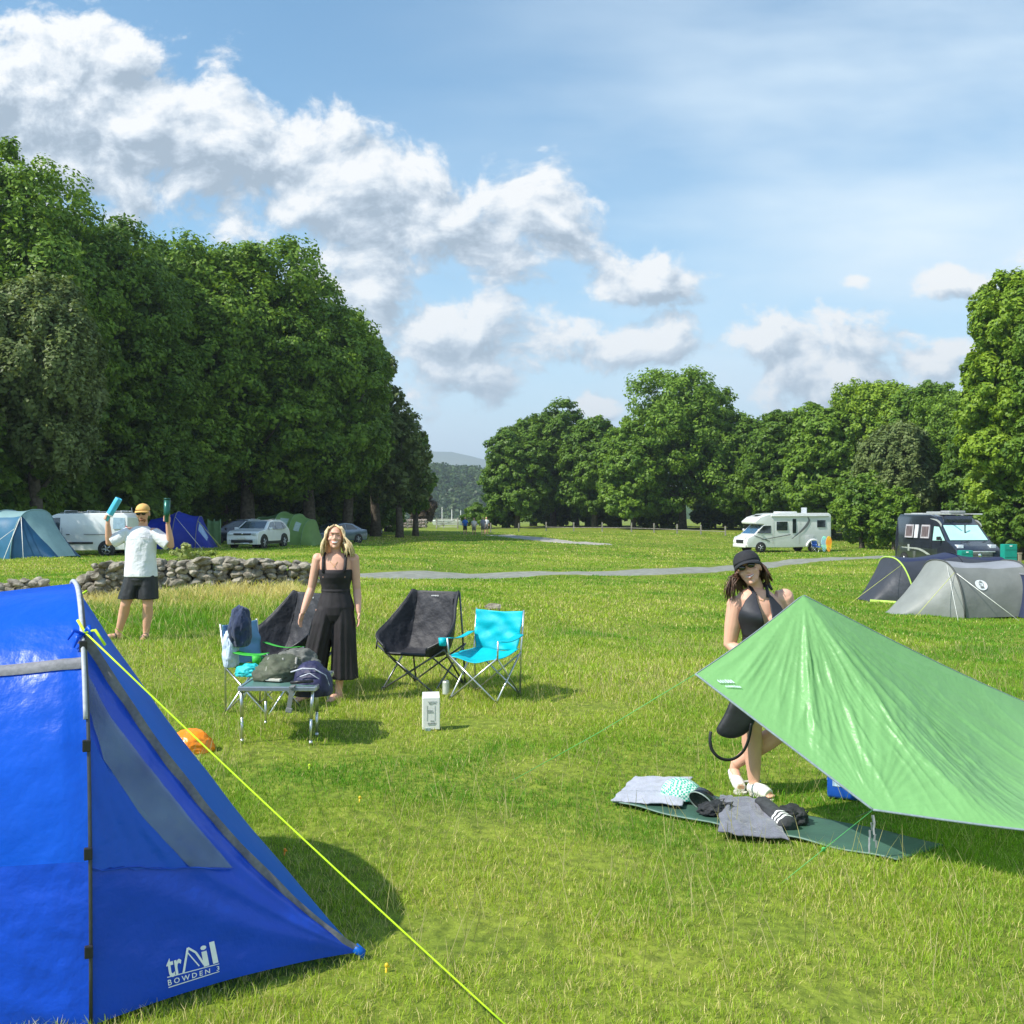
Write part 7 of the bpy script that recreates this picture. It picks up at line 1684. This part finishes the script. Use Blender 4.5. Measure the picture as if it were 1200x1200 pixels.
        mb = MB(); mb.tube([(2.05, -.45, 1.26), (1.95, 0, 1.36)], .012, 5); mb.tube([(2.05, .45, 1.26), (1.95, .75, 1.36)], .012, 5); build_each(mb, 'wiper', M_BLACKP, t, True)
        lamp(t, 'roof_vent', (-.2, 0, 2.56), (1.5, .8, .10), sil, bev=.03); lamp(t, 'roof_luggage', (.6, 0, 2.58), (.7, .8, .14), mat('grey_luggage', (.32, .33, .34), .6), bev=.04); lamp(t, 'solar_panel', (-1.6, 0, 2.52), (1.0, 1.0, .05), mat('white_panel_edge', (.6, .62, .64), .4), bev=.01)
    t = vehicle('campervan', 'dark high roofed campervan with mint blinds in its windscreen behind the grey tents', 'campervan', at(1108, 46), R(-83), [(2.62, .30), (2.68, .65), (2.60, .98), (2.35, 1.14), (1.90, 1.34), (1.18, 2.02), (.62, 2.40), (.2, 2.48), (-2.45, 2.48), (-2.66, 2.32), (-2.68, 1.2), (-2.66, .32), (0, .28)], 2.05, 1.2, .16, cv, (1.72, -1.78), .35,
        glass=(([(1.70, 1.36), (1.10, 1.94), (.70, 1.96), (.70, 1.34)], blind, 'cab_window'),), screen=((1.88, 1.38), (1.20, 2.01), .86, .80, blind), extra=exc, bev=.05)
    lamp(t, 'windscreen_divider', (1.56, 0, 1.715), (.04, .05, .80), cv, bev=.005).rotation_euler = (0, 0, 0)
    # teal boxes / chair backs around it
    teal = mat('teal_cloth', (.0, .26, .20), .6, var=.08)
    for lab, px, d, w, z0, h in (('teal folded camp cupboard standing in front of the dark campervan bonnet', 1131, 43, .52, .45, .52), ('taller teal camp cupboard standing right of the dark campervan', 1182, 43, .56, .42, .84)):
        q = at(px, d); t = thing('camp_cupboard', lab, 'camp cupboard', q, R(4)); mb = MB(); mb.box((0, 0, z0 + h / 2), (w, .35, h), bev=.03); mb.build('cloth_body', teal, t)
        mb = MB(); mb.box((0, -.18, z0 + h - .07), (.10, .012, .05)); mb.build('label_patch', mat('white_patch', (.75, .8, .78), .6), t)
        mb = MB(); mb.box((0, -.178, z0 + h * .72), (w * .92, .010, .012)); mb.box((0, -.178, z0 + h * .35), (w * .92, .010, .012)); build_each(mb, 'zip_line', mat('dark_teal_seam', (.0, .12, .10), .7), t)
        for sx in (-1, 1):
            mb = MB(); mb.tube([(sx * w * .42, 0, z0 + .03), (sx * w * .42, 0, 0)], .018, 6); mb.build('leg', M_STEEL, t, True)
    q = at(1195, 44); t = thing('wooden_post', 'weathered wooden post at the right edge beside the taller teal cupboard', 'post', q); mb = MB(); mb.box((0, 0, .45), (.12, .12, .9), bev=.02); mb.box((0, 0, .88), (.15, .15, .05), bev=.01); mb.build('post', mat('weathered_wood', (.30, .25, .17), .9, stretch=(20, 20, 2), var=.3), t)

# ------------------------------------------------------------------ far fences, wall, boat masts
def far_things():
    wood = mat('grey_fence_wood', (.28, .26, .22), .9, var=.3, scale=4)
    def fence(lab, pts, step, rails=2, h=1.05):
        P0 = [at(*p) for p in pts]; t = thing('fence', lab, 'fence', P0[0], 0); mb = MB(); prev = None; k = 0
        for a, b in zip(P0, P0[1:]):
            n = max(1, int((b - a).length / step))
            for i in range(n + (b is P0[-1])):
                p = a.lerp(b, i / n); p.z = g(p.x, p.y); q = MB(); q.box(Vector((p.x, p.y, p.z + h / 2)) - P0[0], (.13, .13, h + .1)); q.build('post', wood, t)
                if prev is not None:
                    for r_ in range(rails): z = h * (.45 + .42 * r_); mb.tube([prev + Vector((0, -.07, z)) - P0[0], p + Vector((0, -.07, z)) - P0[0]], .035, 4)
                prev = p
        mb.build('rails', wood, t); return t
    fence('low post and rail fence running under the right tree line', [(575, 112), (640, 115), (740, 110), (850, 104)], 2.6, 1, .95)
    fence('short grey fence behind the brown bush, left of the walkers', [(456, 128), (520, 130)], 2.2, 2, 1.0)
    p = at(524, 126); t = thing('field_gate', 'pale field gate standing half open left of the distant walkers', 'gate', p, R(-12)); mb = MB()
    for z in (.25, .5, .75, 1.0, 1.2): mb.box((0, 0, z), (2.6, .06, .07))
    build_each(mb, 'rail', mat('pale_gate_wood', (.5, .48, .42), .8), t); mb = MB(); mb.box((-1.35, 0, .65), (.14, .14, 1.4)); mb.box((1.35, 0, .65), (.14, .14, 1.4)); build_each(mb, 'post', wood, t)
    mb = MB(); mb.tube([(-1.25, -.04, .25), (1.25, -.04, 1.2)], .04, 4); mb.build('brace', wood, t)
    rs = random.Random(8); p0 = at(468, 135); t = thing('stone_wall', 'low distant stone wall below the brown bush', 'stone wall', p0, 0); mb = MB()
    for i in range(110):
        px = 445 + 55 * i / 110; q = at(px, 136); 
        for z in (.2, .6, .95): rock(rs, (q.x, q.y + rs.uniform(-.1, .1), q.z + z), (.26, .22, .22), mb, 1)
    mb.build('stones', mat('pinkish_stone', (.28, .23, .20), .95, var=.3, scale=2), t, world=True)
    rs = random.Random(4)
    for i, (px, top) in enumerate([(518, 594), (529.5, 597), (540, 598), (546, 600), (551, 601)]):
        q = at(px, 210); q.z = P(px, 612, 210).z; t = thing('sailing_boat', ['moored boat with the tallest pale mast', 'second moored boat from the left beyond the gate', 'third moored boat from the left beyond the gate', 'fourth moored boat from the left beyond the gate', 'moored boat with the shortest mast, nearest the right trees'][i], 'boat', q, rs.uniform(0, 3), 'moored boats beyond the field')
        mb = MB(); h = (612 - top) / 1200 * 210; mb.tube([(0, 0, 0), (0, 0, h)], .09, 5); mb.build('mast', mat('boat_mast', (.7, .68, .62), .5), t)
        mb = MB(); mb.loft([[Vector((x * k, y * k, z)) for x, y in ((2.6, 0), (1.2, .8), (-2.2, .7), (-2.2, -.7), (1.2, -.8))] for z, k in ((-.7, .75), (.2, 1.0), (.5, 1.02))]); mb.build('hull', mat('boat_hull', (.7, .7, .68), .4), t)
# ------------------------------------------------------------------ assemble
GD = 1.0; HAZE = 0.00026
build_grass(); build_trees(); back_trees(); build_bushes(); build_hills(); build_wall()
blue_tent(); tarp(); near_props(); mat_things(); man(); blonde(); cap_woman(); far_people()
mid_tents(); vehicles(); far_things(); build_haze()
